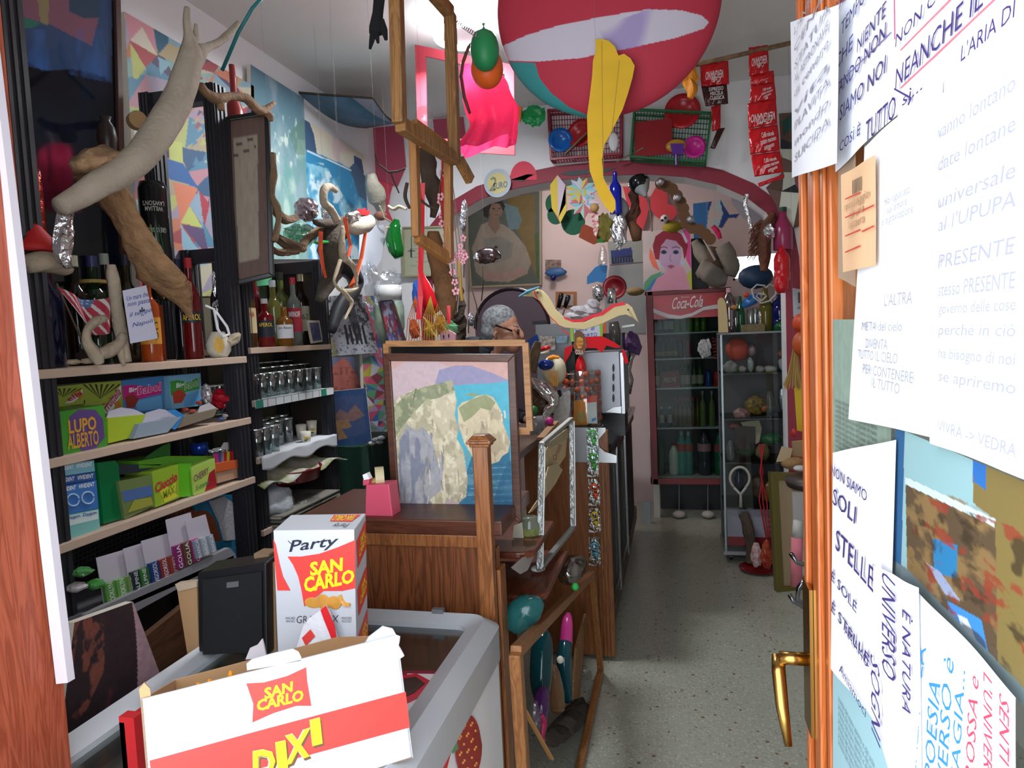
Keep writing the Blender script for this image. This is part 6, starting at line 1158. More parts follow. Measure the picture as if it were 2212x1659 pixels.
NUT = M('#cf9440', r=.45, nz=.2, ns=30); g = G()
for x, y, r_x, r_y in ((676, 1302, 20, 12), (698, 1300, 16, 17), (722, 1302, 17, 15)): 
    p = at(x, y, pB-.002); k = mpp(p); g.ball(p, (r_x*k, .0012, r_y*k), 16, NUT)
g.tube([at(x, y, pB-.003) for x, y in ((734, 1286), (738, 1298), (746, 1306), (756, 1306))], .0045, 8, NUT, flat=.3); build('nut_print', g, t)
lettering(t, [('Party', [(622, 1168), (732, 1156), (732, 1184), (626, 1200)], M('#1e2236'), .3, .012), ('SAN', [(668, 1214), (742, 1203), (744, 1232), (672, 1244)], SCY, .1, .04, .0024), ('CARLO', [(656, 1246), (766, 1228), (767, 1258), (660, 1280)], SCY, .1, .04, .0024), ('GRAN MIX', [(641, 1330), (732, 1328), (732, 1344), (641, 1346)], M('#4a4a56'), .1, 0), ('ANACARDI\nARACHIDI', [(617, 1332), (638, 1332), (638, 1344), (617, 1344)], M('#6a6a74')), ('MANDORLE\nNOCCIOLE', [(738, 1332), (760, 1332), (760, 1344), (738, 1344)], M('#6a6a74')), ('/', [(622, 1168), (634, 1166), (634, 1178), (622, 1180)], INK, -.9)], pB)
t2 = thing('snack_bag', 'torn white and red snack bag leaning on the tall party box', 'bag', at(700, 1400, 1.2)); build('bag', cut([(655, 1352), (668, 1335), (690, 1320), (702, 1308), (712, 1325), (730, 1385), (728, 1400), (640, 1400)], 1.205, .004, M('#e2e4ea', r=.4, b=.6, bs=25)), t2)
build('red_band', cut([(692, 1318), (703, 1308), (722, 1350), (730, 1395), (722, 1395), (700, 1340)], 1.2, .0015, REDT), t2); build('logo_print', cut([(652, 1378), (670, 1360), (680, 1375), (660, 1395)], 1.202, .001, SCR), t2)
solo('paper_scrap', cut([(852, 1372), (863, 1376), (862, 1386), (860, 1396), (868, 1410), (872, 1418), (862, 1424)], .93, .003, M('#e0dce4', r=.7)), 'torn white paper scrap behind the right edge of the open carton', 'paper')
solo('paper_scrap', cut([(540, 1400), (556, 1393), (566, 1380), (570, 1395), (575, 1420), (530, 1425)], 1.1, .003, M('#c9c4ca', r=.7)), 'curled white paper scrap between the black loudspeaker and the carton', 'paper')
# loudspeaker between cardboard pieces
pS = 1.31; q = [(426, 1238), (575, 1216), (580, 1414), (430, 1421)]; Qf = quadpts(q, pS); Qf[2] = col(578, pS, fz+.009); Qf[3] = col(429, pS, fz+.009); t = thing('loudspeaker', 'black box loudspeaker standing on the freezer', 'speaker', (sum(p.x for p in Qf)/4, 1.55, fz+.006))
g = G().hexa(Qf, [p+Vector((0, .085, .0))+Vector((-.015, 0, 0)) for p in Qf], M('#131316', r=.4)); build('cabinet', g, t, bevel=.004)
build('grille', cut([(438, 1252), (566, 1234), (568, 1408), (439, 1414)], pS-.003, .002, M('#0d0d10', r=.9, b=.3, bs=400), back=False), t, bevel=.001)
build('badge', cut([(490, 1258), (516, 1255), (516, 1267), (490, 1270)], pS-.006, .001, M('#8a8a90', r=.3, m=.7), back=False), t)
g = cut([(382, 1270), (425, 1262), (430, 1415), (405, 1415)], 1.345, .006, CARD); cut([(378, 1262), (425, 1256), (425, 1268), (384, 1278)], 1.34, .02, M('#b8a48c', r=.8), g); solo('cardboard_sheet', g, 'folded brown cardboard standing left of the black loudspeaker', 'cardboard')
solo('cardboard_sheet', cut([(576, 1217), (592, 1215), (598, 1418), (580, 1418)], 1.345, .006, M('#9c7c5a', r=.8)), 'narrow brown cardboard strip right of the black loudspeaker', 'cardboard')
solo('cardboard_tray', G().box(at(560, 1200, 1.38).x, at(592, 1200, 1.38).x, 1.36, 1.40, fz+.01, at(560, 1190, 1.38).z, M('#7a6248', r=.8)), 'brown cardboard behind the loudspeaker under the party box top', 'cardboard')
# ---------------- on the wooden cabinet ----------------
q = [(845, 780), (1098, 782), (1110, 1108), (865, 1100)]
a = Art(230, 290, q, '#b8a4a4').poly([(845, 780), (1098, 782), (1099, 830), (845, 830)], '#c49c94').poly([(880, 780), (950, 782), (985, 800), (950, 830), (900, 850), (850, 860), (848, 800)], '#c0a8ac').poly([(950, 800), (985, 790), (1020, 790), (1060, 805), (1098, 822), (1098, 850), (1000, 850), (940, 835)], '#8f8aa8').poly([(975, 835), (1010, 832), (1060, 830), (1098, 825), (1110, 1108), (1000, 1108), (990, 1060), (960, 900)], '#4fa8bc')
a.poly([(1030, 960), (1100, 958), (1110, 1108), (990, 1108), (1000, 1050)], '#2f7090').blot('#5f94aa', (3, 26), 8, .55, .7, .8, [(1020, 990), (1110, 990), (1110, 1108), (990, 1108)])
R1 = [(848, 886), (862, 860), (880, 852), (896, 842), (918, 838), (940, 830), (962, 830), (978, 822), (982, 840), (988, 868), (984, 900), (992, 925), (988, 950), (1002, 975), (1008, 1010), (1012, 1040), (1008, 1075), (988, 1088), (975, 1078), (955, 1092), (925, 1100), (905, 1104), (880, 1102), (862, 1098), (850, 960)]
a.poly(R1, '#c2b69a').blot('#a89f84', 14, 61, .5, .6, .9, R1).blot('#d8ceb2', 20, 62, .58, .66, .9, R1)
a.poly([(862, 960), (880, 920), (900, 935), (915, 925), (935, 950), (945, 990), (960, 1010), (955, 1060), (930, 1080), (900, 1100), (866, 1096)], '#8f93a4', .75).blot('#6f7488', (22, 7), 6, .5, .62, .8, [(855, 960), (890, 925), (940, 940), (965, 1000), (955, 1080), (925, 1105), (862, 1105)])
a.poly([(848, 886), (880, 852), (918, 838), (978, 822), (984, 845), (950, 862), (920, 868), (890, 900), (866, 930), (850, 960)], '#6f7c5a', .8).blot('#a8a484', 22, 3, .55, .62, .9, [(850, 870), (900, 845), (978, 822), (985, 850), (940, 880), (870, 940), (850, 950)]).line([(900, 842), (894, 866)], 2, '#4a5a40')
for k in range(26): r = random.Random(k); x, y = r.uniform(905, 1000), r.uniform(880, 1080); a.line([(x, y), (x+r.uniform(-5, 4), y+r.uniform(12, 34))], r.uniform(1.5, 4), r.choice(['#9a9078', '#dcd2b8', '#8a8474', '#b0a68c']), .8)
R2 = [(990, 884), (1000, 872), (1018, 866), (1032, 858), (1050, 854), (1066, 860), (1074, 874), (1084, 892), (1086, 915), (1094, 935), (1102, 958), (1098, 980), (1086, 988), (1078, 1000), (1060, 1006), (1042, 1000), (1022, 990), (1004, 960), (992, 920)]
a.poly(R2, '#cfc0a0').blot('#b3a286', 14, 71, .5, .6, .9, R2).poly([(992, 884), (1018, 866), (1050, 854), (1072, 872), (1060, 890), (1040, 884), (1020, 905), (1004, 915)], '#7f8a5c', .8)
for k in range(20): r = random.Random(k+50); x, y = r.uniform(1005, 1092), r.uniform(885, 985); a.line([(x, y), (x+r.uniform(-4, 4), y+r.uniform(8, 22))], r.uniform(1.5, 3.5), r.choice(['#a8967a', '#e0d4ba', '#94886e']), .8)
for k in range(14): y = 1008+k*7; a.line([(1012+(k % 3)*6, y), (1108, y-3)], 1.6, '#8fb8c4' if k % 2 else '#255a78', .6)
a.ell(1022, 855, 14, 3, '#8a9470').poly([(1098, 1000), (1110, 1000), (1110, 1108), (1060, 1108), (1080, 1040)], '#1f5a80', .6).mott(.1, 40, 8)
pP = ('P', Vector((-.45, 1.86, zt)), Vector((0, -1, .10)).normalized())
t = picture('sea_cliff_painting', 'framed painting of pale sea cliffs and blue water on the cabinet', q, pP, a, .012, fr=.022, frm=M('#56301f', r=.35, kind='wood', c2='#44251a', ax=0), frd=.01)
g = G(); up_ = [at(825, 743, pP)+Vector((0, .035, 0)), at(1130, 741, pP)+Vector((0, .035, 0)), at(1140, 935, pP)+Vector((0, .035, 0)), at(835, 935, pP)+Vector((0, .035, 0))]
FR3 = M('#a87848', r=.5, kind='wood', c2='#8f6238', ns=6, ax=0)
for i in range(4): g.bar(up_[i], up_[(i+1) % 4], .018, .018, FR3, up=(0, 1, 0))
solo('empty_picture', g, 'plain light wood frame standing behind the sea cliff painting', 'frame')
# tape dispenser
c = Vector((at(815, 1120, 1.76).x, 1.76, zt)); k = mpp(c); t = thing('tape_dispenser', 'pink tape dispenser with cream tape roll on the wooden cabinet', 'dispenser', c)
PKD = M('#d0506a', r=.4); w_ = .02; g = G(); P0 = [at(x, y, 1.72) for x, y in ((788, 1126), (849, 1122), (840, 1046), (790, 1048))]; g.slab(P0, (0, .06, 0), PKD); P1 = [at(x, y, 1.73) for x, y in ((783, 1050), (796, 1048), (797, 1035), (783, 1036))]; g.slab(P1, (0, .03, 0), PKD); build('body', g, t, bevel=.003)
build('tape_roll', G().lathe([(.014, -.012), (.031, -.012), (.031, .012), (.014, .012)], at(820, 1032, 1.77), 26, M('#c8ba94', r=.5), (.9, .45, 0)), t, smooth=False); build('white_tip', cut([(783, 1026), (792, 1022), (798, 1035), (786, 1037)], 1.725, .02, WHITE), t); build('hub', G().lathe([(.0, -.013), (.013, -.013), (.013, .013), (0, .013)], at(810, 1042, 1.765), 16, M('#a89a50', r=.5), (.9, .45, 0)), t)
# ---------------- cabinet side: shelves, bottles, leaning frames ----------------
p_ = ('X', -.42)
SIL = M('#868886', r=.3, m=.7, b=.3, bs=80)
pM = vplane(-.43, 1.95, -.36, 2.9); C4 = [at(1170, 960, pM), at(1234, 905, pM), at(1237, 1140, pM), at(1165, 1230, pM)]
t = thing('silver_picture', 'ornate silver picture frame leaning open against the wooden cabinet side', 'frame', C4[3])
for i in range(4):
    o_ = build('rail', G().bar(C4[i], C4[(i+1) % 4], .014, .02, SIL if i % 2 else M('#8a8c88', r=.4, m=.5), up=(1, 0, 0)), t, bevel=.003)
    g = G()
    for s in (-1, 1): g.bar(C4[i].lerp(C4[(i+1) % 4], .02)+Vector((.011, 0, 0))+Vector((0, s*.004, 0)), C4[i].lerp(C4[(i+1) % 4], .98)+Vector((.011, s*.004, 0)), .002, .002, M('#d8dad6', r=.3, m=.6), up=(1, 0, 0))
    if i in (1, 3): build('beading', g, o_)
solo('white_saucer', pball(1162, 1228, 16, vplane(-.45, 1.9, -.36, 2.9), M('#d8d8d4', r=.3), ry=6), 'small white saucer under the foot of the silver frame', 'saucer', smooth=True)
PAP = M('#c8b48a', r=.8, nz=.12, ns=20)
def sheet(lb, pts, pl, m=PAP, name='newspaper', cat='paper', txt=None): t = thing(name, lb, cat, at(*pts[0], pl)); build('paper', cut(pts, pl, .003, m), t); (lettering(t, txt, pl) if txt else None); return t
sheet('rolled cream newspaper with red title leaning inside the silver frame', [(1178, 976), (1185, 962), (1225, 945), (1222, 985), (1205, 1010), (1216, 1014), (1200, 1045), (1178, 1075), (1150, 1105), (1143, 1108), (1165, 1075), (1180, 1020)], ('X', -.47), txt=[('Oristà', [(1192, 990), (1206, 958), (1214, 962), (1200, 996)], M('#a83a3a'), .2)])
sheet('folded cream newspaper corner behind the silver frame', [(1185, 1008), (1205, 1000), (1212, 1012), (1192, 1040), (1180, 1060), (1178, 1035)], ('X', -.455), M('#b8a888', r=.8))
sheet('crumpled cream newspaper sheet beside the silver frame top', [(1178, 962), (1226, 925), (1228, 945), (1190, 968)], ('X', -.46), M('#a89c7c', r=.8))
sheet('tattered grey paper hanging from the shelf behind the frame', [(1106, 1226), (1130, 1204), (1155, 1198), (1140, 1232), (1125, 1240)], ('X', -.43), M('#a09a94', r=.8), 'paper_scrap')
t = thing('glass_jar', 'decorated glass jar with green label on the upper rounded shelf', 'jar', at(1148, 1175, 2.05)); b = at(1145, 1170, 2.05); k = mpp(b); build('jar', G().lathe([(0, 0), (24*k, 0), (25*k, 4*k), (25*k, 40*k), (20*k, 48*k), (20*k, 54*k)], b, 20, M('#7a8070', r=.1, t=.2)), t, smooth=True); build('paper_label', G().lathe([(25.4*k, 6*k), (25.4*k, 34*k)], b, 20, M('#4a6a50', r=.5, nz=.8, ns=60, c2='#8a8a3c')), t); build('cream_label', cut([(1106, 1170), (1110, 1135), (1128, 1128), (1132, 1170)], 2.0, .002, M('#b8b4a0', r=.6)), t)
CB = M('#5c7a80', r=.06, t=.6, b=.3, bs=20)
def pet(lb, pts, pl, m, cap=None, cp=None):
    t = thing('plastic_bottle', lb, 'bottle', at(pts[0][0], pts[0][1], pl)); build('bottle_body', ptube(pts, pl, m, 16, .12), t, smooth=True)
    if cap: c = at(*cap, pl); build('cap', G().ball(c+Vector((.03, -.02, 0)), 8*mpp(c), 10, cp), t, smooth=True)
    return t
pet('big teal plastic bottle lying under the lower rounded shelf', [(1098, 1352, 14), (1105, 1345, 28), (1125, 1328, 34), (1145, 1315, 32), (1162, 1305, 20), (1172, 1300, 8)], 1.78, M('#2f7474', r=.08, t=.5, b=.4, bs=25))
pet('clear crushed bottle with green cap on the shelf end by the silver frame', [(1255, 1215, 14), (1240, 1225, 26), (1228, 1240, 24), (1225, 1252, 12)], ('X', -.38), M('#b4b4ac', r=.1, kind='thin', a=.25, b=.8, bs=20), (1225, 1262), M('#2aa84c', r=.4))
pet('tall dark teal plastic bottle inside the leaning wooden frame', [(1170, 1500, 18), (1168, 1480, 22), (1172, 1400, 24), (1176, 1370, 15)], ('X', -.47), M('#154a50', r=.08, t=.4))
pet('purple tinted plastic bottle at the foot of the leaning frame', [(1168, 1560, 12), (1168, 1530, 18), (1172, 1500, 16), (1174, 1484, 8)], ('X', -.44), M('#5a2c6a', r=.1, t=.4))
pet('brown clear plastic bottle in the middle of the leaning wooden frame', [(1205, 1530, 16), (1202, 1500, 17), (1198, 1460, 13), (1196, 1440, 7)], ('X', -.45), M('#8a6448', r=.1, t=.5), (1194, 1418), M('#c8c4b4'))
pet('clear crushed bottle near the lower right corner of the leaning frame', [(1278, 1488, 8), (1268, 1465, 14), (1262, 1445, 8)], ('X', -.45), PLASTIC)
pet('small clear bottle with yellow ring low in the frame left corner', [(1160, 1570, 10), (1156, 1545, 12), (1154, 1515, 7)], ('X', -.42), PLASTIC)
pet('pink and teal plastic toy bottle standing in the leaning frame', [(1225, 1510, 12), (1222, 1480, 15), (1218, 1430, 16), (1222, 1390, 15)], ('X', -.46), M('#14505c', r=.1, t=.3)); pet('bright pink plastic piece on top of the teal toy bottle', [(1222, 1392, 14), (1224, 1360, 13), (1226, 1340, 11), (1228, 1326, 5)], ('X', -.46), M('#c83a8a', r=.25))
solo('pink_strap', ptube([(1170, 1545, 4), (1174, 1560, 7), (1172, 1590, 5), (1176, 1600, 3)], ('X', -.41), M('#9c1c50', r=.4), 8, .3), 'dark pink ribbon bundle low in the frame', 'ribbon', smooth=True)
pW = vplane(-.36, 1.75, -.36, 2.95); BOTB = M('#3a3028', r=.95, nz=.4, ns=25, b=1, bs=40)
solo('bark_log', ptube([(1190, 1600, 20), (1215, 1575, 26), (1250, 1530, 24), (1285, 1500, 16)], ('X', -.45), BOTB, 12, .4, .7), 'dark rough bark log lying along the bottom of the leaning frame', 'log')
solo('wood_strip', cut([(1238, 1510), (1246, 1400), (1266, 1325), (1270, 1330), (1258, 1440), (1252, 1508)], ('X', -.44), .01, M('#8a6238', r=.6, kind='wood')), 'tapered wooden slat leaning inside the wooden frame', 'slat')
solo('wood_strip', G().bar(at(1108, 1488, ('X', -.44)), at(1192, 1640, ('X', -.38)), .012, .006, M('#a87a48', r=.6)), 'thin pale wooden stick crossing the left of the leaning frame', 'slat')
Xf = -.385
pts = [(1114, 1408), (1278, 1240), (1300, 1512), (1140, 1700)]; C4 = [at(x, y, ('X', Xf)) for x, y in pts]; C4[2].z = C4[3].z = .02
t = thing('wooden_picture', 'large empty wooden frame leaning on the floor against the counter side', 'frame', (Xf, (C4[0].y+C4[1].y)/2, 0)); PF = M('#8f5f34', r=.4, kind='wood', c2='#754722')
for i in range(4): build('rail', G().bar(C4[i], C4[(i+1) % 4], .036 if i == 3 else .028, .028, PF, up=(1, 0, 0)), t, bevel=.004)
# ---------------- counter end: steel bracket, jar, sweets ----------------
YC = 3.2
solo('steel_plate', cut([(1232, 924), (1308, 924), (1308, 932), (1292, 950), (1294, 965), (1306, 976), (1332, 984), (1332, 1000), (1236, 998)], 3.245, .004, M('#b8babc', r=.25, m=.9)), 'shiny stepped steel plate on top of the counter end panel', 'bracket')
CPK = M('#e8f0ee', r=.06, kind='thin', a=.18, b=.7, bs=40)
for i, (x, y, y2, c, lb) in enumerate(((1280, 925, 968, '#5cc060', 'topmost clear bag with a green dummy sweet on the counter end'), (1281, 968, 1030, '#3fae3c', 'second clear bag down with a green dummy sweet'), (1284, 1035, 1092, '#d8502a', 'clear bag with an orange red dummy sweet, third down'), (1285, 1098, 1150, '#c4a82c', 'clear bag with a yellow dummy sweet, fourth down'), (1285, 1160, 1222, '#4a9cb8', 'clear bag with a blue dummy sweet, lowest on the counter end'))):
    Y_ = 3.22; t = thing('dummy_sweet', lb, 'sweet', at(x, y2, Y_)); build('clear_bag', cut([(x-13, y), (x+12, y), (x+12, y2), (x-13, y2)], Y_, .001, CPK), t)
    p = at(x, (y+y2)/2-4, Y_-.01); k = mpp(p); g = G().tube([p+Vector((math.cos(a_)*7*k, 0, math.sin(a_)*7*k+6*k)) for a_ in np.linspace(0, 6.283, 13)], 2.2*k, 6, M(c, r=.2, t=.3)); g.ball(p-Vector((-2*k, 0, 9*k)), (7*k, 3*k, 4*k), 10, M(c, r=.2, t=.3)); g.tube([p-Vector((-2*k, 0, 9*k)), p-Vector((-4*k, 0, 20*k))], 3*k, 8, M(c, r=.2, t=.3)); build('sweet', g, t, smooth=True)
jb = Vector((at(1268, 920, 3.36).x, 3.36, zp)); k = mpp(jb); jh = at(1268, 800, 3.36).z-zp
t = thing('sweet_jar', 'clear glass cylinder jar holding sweet packets at the counter end', 'jar', jb); build('glass', G().lathe([(0, .004), (31*k, .004), (34*k, .012), (34*k, jh), (33*k, jh), (33*k, .014), (0, .014)], jb, 36, M('#eef2f0', r=.03, kind='thin', a=.1)), t, smooth=True); build('rim', G().lathe([(30*k, -.004), (36*k, 0), (35*k, .014), (30*k, .010)], jb, 36, M('#3c3a34', r=.1)), t, smooth=True); zp_ = zp
t = thing('orange_packet', 'orange sweet packet with a beehive print inside the glass jar', 'packet', at(1250, 918, 3.34)); build('packet', cut([(1240, 866), (1268, 864), (1270, 918), (1238, 918)], 3.345, .01, M('#e88a1c', r=.3)), t); build('print', cut([(1244, 895), (1252, 888), (1262, 890), (1265, 902), (1256, 915), (1248, 910)], 3.335, .001, M('#d8b060', r=.4, nz=.5, ns=200)), t)
t = thing('white_packet', 'white sweet packet with red top inside the glass jar', 'packet', at(1278, 915, 3.34)); build('packet', cut([(1268, 866), (1288, 862), (1290, 915), (1268, 915)], 3.34, .01, M('#dcdee0', r=.3)), t); build('red_top', cut([(1267, 858), (1290, 854), (1288, 868), (1268, 870)], 3.335, .002, M('#cc2420', r=.3)), t); build('blue_print', cut([(1278, 905), (1287, 901), (1288, 907), (1279, 911)], 3.333, .001, M('#3f8ad0')), t)
t = thing('paper_bag', 'pale blue and white paper bag with dark script behind the jar', 'bag', at(1240, 915, 3.42)); build('paper', cut([(1210, 838), (1268, 835), (1268, 915), (1228, 915)], 3.42, .006, M('#b4b8c4', r=.6, nz=.1)), t); lettering(t, [('Sperlari', [(1222, 852), (1262, 840), (1262, 858), (1224, 868)], M('#3a3e4a'), .3)], 3.415)
solo('paper_bag', cut([(1216, 848), (1232, 846), (1232, 880), (1226, 912), (1214, 912)], 3.30, .006, M('#b8b8b4', r=.6)), 'narrow white printed bag squeezed left of the glass jar', 'bag')
# lollipop tree
t = thing('lollipop_stand', 'red lollipop tree stand topped with a flower-shaped logo sign', 'stand', Vector((at(1255, 900, 3.5).x, 3.5, zp))); LR = M('#c8141c', r=.3)
sx = at(1255, 800, 3.5).x; build('pole', G().lathe([(.012, 0), (.012, .24)], (sx, 3.5, zp), 12, LR).lathe([(.012, .24), (.026, .25), (.028, .30), (.02, .33), (.008, .35)], (sx, 3.5, zp), 16, LR), t, smooth=True)
build('sign', cut([(1241, 735), (1240, 722), (1246, 712), (1256, 716), (1262, 722), (1266, 735), (1268, 745), (1262, 762), (1252, 768), (1244, 762), (1238, 748)], 3.47, .006, M('#9c2c1c', r=.4, nz=.5, ns=90, c2='#6a5a1c')), t); build('logo_print', cut([(1246, 730), (1252, 727), (1259, 731), (1260, 742), (1256, 752), (1249, 753), (1245, 744)], 3.466, .001, M('#dcae1c', r=.4), back=False), t)
lettering(t, [('Chupa\nChups', [(1246, 734), (1259, 733), (1259, 750), (1246, 750)], M('#b0281c'), .1, .02, .003), ('COLA', [(1243, 755), (1260, 756), (1260, 766), (1243, 766)], M('#c8c0b4'), 0, .03, .003)], 3.466)
r = random.Random(2); LC = ['#c84a1c', '#d8902c', '#a83a2a', '#c8a03c', '#8a2c20']; first = None
for row in range(7):
    for i in range(11):
        if row == 0 and i % 3: continue
        a_ = i/11*6.283+row*.3; p = Vector((sx+.085*math.cos(a_), 3.5+.085*math.sin(a_), zp+.26-row*.038))
        if p.y > 3.54: continue
        if first is None:
            first = thing('lollipop', 'round wrapped lollipop stuck in the red tree stand', 'lollipop', (0, 0, 0), 'lollipops on the red stand'); build('candy', G().ball((0, 0, 0), .0165, 10, M('#c8602a', r=.25, nz=.8, ns=70, c2='#a81c1c')), first, smooth=True); build('stick', G().tube([(0, 0, 0), (-.05, 0, 0)], .0018, 5, WHITE), first); first.location = p; first.rotation_euler = (0, 0, a_)
        else: dup(first, p, rz=a_)
# coffee machine
t = thing('metal_machine', 'tall grey metal box with a row of dark slots on the counter', 'machine', at(1318, 890, 3.7)); MG = M('#8a8c92', r=.35, m=.5); z0 = at(1318, 893, 3.62).z; a0, a1 = at(1286, 760, 3.62), at(1338, 755, 3.62)
build('housing', G().box(a0.x-.08, a1.x, 3.62, 3.95, z0, a0.z, MG), t, bevel=.004); g = G()
for y in (795, 815, 838, 860, 880)[:4]: g.slab([at(1325+2.5*math.cos(b_), y+9*math.sin(b_), 3.615) for b_ in np.linspace(0, 6, 12)], (0, .004, 0), M('#16181c'))
build('slots', g, t); build('side_door', G().box(a1.x+.004, a1.x+.02, 3.60, 3.95, z0+.0, a0.z-.01, M('#b4b6ba', r=.3, m=.6)), t); build('drip_tray', cut([(1308, 890), (1325, 880), (1342, 878), (1342, 893)], 3.6, .02, STEEL), t)
scroll('red_cloth', 'bright red felt cloth draped over the top of the metal box', [(1238, 750), (1260, 728), (1300, 726), (1325, 738), (1342, 750), (1330, 752), (1310, 746), (1300, 762), (1288, 752), (1262, 752)], 3.60, M('#cc1420', r=.9), 'cloth')
scroll('red_cloth', 'narrow red cloth end hanging at the right of the metal box', [(1345, 752), (1350, 758), (1358, 784), (1350, 786), (1344, 765)], 3.59, M('#cc1420', r=.9), 'cloth'); scroll('red_cloth', 'red cloth corner hanging left of the metal box', [(1220, 752), (1238, 744), (1232, 765), (1218, 788)], 3.6, M('#c01420', r=.9), 'cloth')
solo('black_box', G().box(at(1222, 755, 3.7).x, at(1242, 755, 3.7).x, 3.68, 3.78, z0, at(1230, 760, 3.7).z, M('#101c18', r=.3)), 'dark green-black box behind the lollipop stand', 'box')
t = thing('handwritten_sign', 'white handwritten sign with lime green side edges and blue writing', 'sign', at(1265, 735, 3.75)); build('paper', cut([(1232, 700), (1300, 694), (1301, 732), (1234, 738)], 3.75, .003, M('#c8ccdc', r=.7)), t); build('green_edge', cut([(1231, 700), (1237, 700), (1239, 738), (1233, 738)], 3.745, .003, M('#8abf3a')).slab([at(x, y, 3.745) for x, y in ((1294, 694), (1301, 693), (1302, 731), (1297, 732))], (0, .003, 0), M('#8abf3a')), t); lettering(t, [("Caffè  al", [(1242, 704), (1285, 700), (1285, 712), (1242, 716)], M('#4a6ac0'), .2), ('PORTO', [(1254, 722), (1290, 718), (1290, 726), (1254, 730)], M('#4a6ac0'))], 3.75)
solo('machine_cover', G().box(at(1157, 710, 3.85).x, at(1234, 710, 3.85).x, 3.85, 3.88, 1.28, at(1190, 700, 3.85).z, M('#7a7c80', r=.3, m=.7)), 'grey steel panel of the machine beside the handwritten sign', 'machine')
t = thing('postcard', 'small landscape postcard with green hills under the steel panel', 'card', at(1212, 740, 3.8)); build('card', cut([(1200, 726), (1226, 725), (1225, 741), (1202, 742)], 3.8, .003, M('#5a7a3c', r=.4, nz=.6, ns=50, c2='#7a8abc')), t)
t = thing('postcard', 'faded portrait postcard left of the landscape card', 'card', at(1182, 755, 3.78)); build('card', cut([(1166, 726), (1198, 726), (1200, 756), (1170, 758)], 3.78, .003, M('#a8a090', r=.4, nz=.5, ns=50, c2='#5a4a50')), t)
solo('coffee_machine', G().box(at(1170, 770, 3.95).x, at(1345, 770, 3.95).x, 3.96, 4.2, 1.0, at(1200, 725, 3.95).z, M('#1c1a1c', r=.3)), 'dark coffee machine body behind the counter clutter', 'machine')
# double-headed wooden bird
BW = M('#d0bf8e', r=.6)
g = cut([(1128, 640), (1142, 626), (1158, 623), (1172, 628), (1184, 640), (1194, 656), (1200, 668), (1212, 680), (1225, 690), (1240, 697), (1262, 696), (1280, 688), (1300, 676), (1320, 664), (1340, 656), (1355, 656), (1366, 664), (1372, 678), (1380, 697), (1366, 686), (1352, 680), (1338, 682), (1320, 690), (1300, 700), (1262, 712), (1220, 708), (1196, 698), (1180, 672), (1166, 650), (1150, 641), (1135, 640)], 3.45, .014, BW)
t = thing('wooden_bird', 'pale two-headed wooden bird cut-out above the counter, red ribbon on it', 'figure', at(1250, 712, 3.45)); build('board', g, t, bevel=.002); build('eye', pball(1161, 632, 2, 3.445, BLACK), t); build('eye', pball(1357, 669, 2, 3.445, BLACK), t)
build('blue_beak', ptube([(1121, 641, 2), (1140, 630, 4), (1165, 620, 2)], 3.44, M('#7ac0d8', r=.15, m=.6), 8), t)
g = G(); RBp = [(1154, 627), (1160, 645), (1172, 662), (1188, 684), (1205, 700), (1215, 712), (1232, 724)]; RB2 = [(1218, 686), (1235, 693), (1255, 693), (1280, 683), (1300, 678), (1325, 660), (1350, 655)]
for R_ in (RBp, RB2):
    P_ = [at(x, y, 3.43) for x, y in R_]; k = mpp(P_[0])*3.2; n = len(P_); g.add([p+Vector((-k*.7, 0, k)) for p in P_]+[p+Vector((k*.7, -.002, -k)) for p in P_], [(i, i+1, n+i+1, n+i) for i in range(n-1)], RIB)
build('red_ribbon', g, t, solid=.001)
solo('plastic_bag', pball(1262, 680, 34, 3.62, M('#b8b4b8', r=.35, kind='sheer', a=.4), .5, 20, ry=18, depth=20, g=pball(1282, 660, 14, 3.62, M('#b8b4b8', r=.35, kind='sheer', a=.4), .5, 12)), 'crumpled white plastic bag behind the two-headed bird', 'bag')
for i, (x0, y0, x1, y1) in enumerate(((1213, 633, 1206, 665), (1228, 637, 1220, 665))):
    t = thing('ladle', ('black-handled steel utensil, the left of the two above the sign', 'black-handled steel utensil, the right of the two above the sign')[i], 'utensil', at(x1, y1, 3.8)); build('handle', ptube([(x0, y0, 4), (x0-1, y0+6, 6), (x1, y1, 4)], 3.8, M('#0c0c0e', r=.25), 12), t, smooth=True); build('shaft', ptube([(x1, y1, 2), (x1-8, y1+28, 1.8)], 3.8, CHROME, 8), t)
# figures and clutter left of the stand
t = thing('duck_ornament', 'cream ball-shaped bird ornament with blue cap, red beak and orange stripes', 'ornament', at(1195, 830, 3.35)); build('body', pball(1197, 800, 27, 3.38, M('#c8bfa4', r=.4), .06, 20, ry=32), t, smooth=True); build('blue_cap', pball(1180, 788, 18, 3.33, M('#0f2c74', r=.12), .1, 14, ry=12), t, smooth=True)
g = G()
for i in range(5): ptube([(1183+i*5, 800, 1.3), (1188+i*4, 820, 1.3), (1196+i*2, 834, 1.3)], 3.255, M('#c88a2c', r=.5), 5, g=g)
build('orange_stripes', g, t); build('red_beak', ptube([(1166, 756, 5), (1178, 752, 8), (1188, 750, 7)], 3.33, M('#b8141c', r=.2), 10, flat=.6), t, smooth=True); build('beak_underside', ptube([(1166, 764, 3), (1176, 762, 6), (1186, 758, 5)], 3.325, M('#c8bfa4'), 10, flat=.6), t, smooth=True); build('orange_crest', ptube([(1184, 774, 4), (1195, 771, 5), (1208, 772, 3)], 3.3, M('#d8821c', r=.6), 8), t)
solo('driftwood_plank', ptube([(1162, 738, 9), (1156, 760, 13), (1148, 790, 15), (1145, 805, 14)], 3.28, M('#6a5642', r=.9, nz=.4, ns=25, b=.8), 8, .2, .4), 'weathered brown wood piece standing behind the light frame corner', 'driftwood')
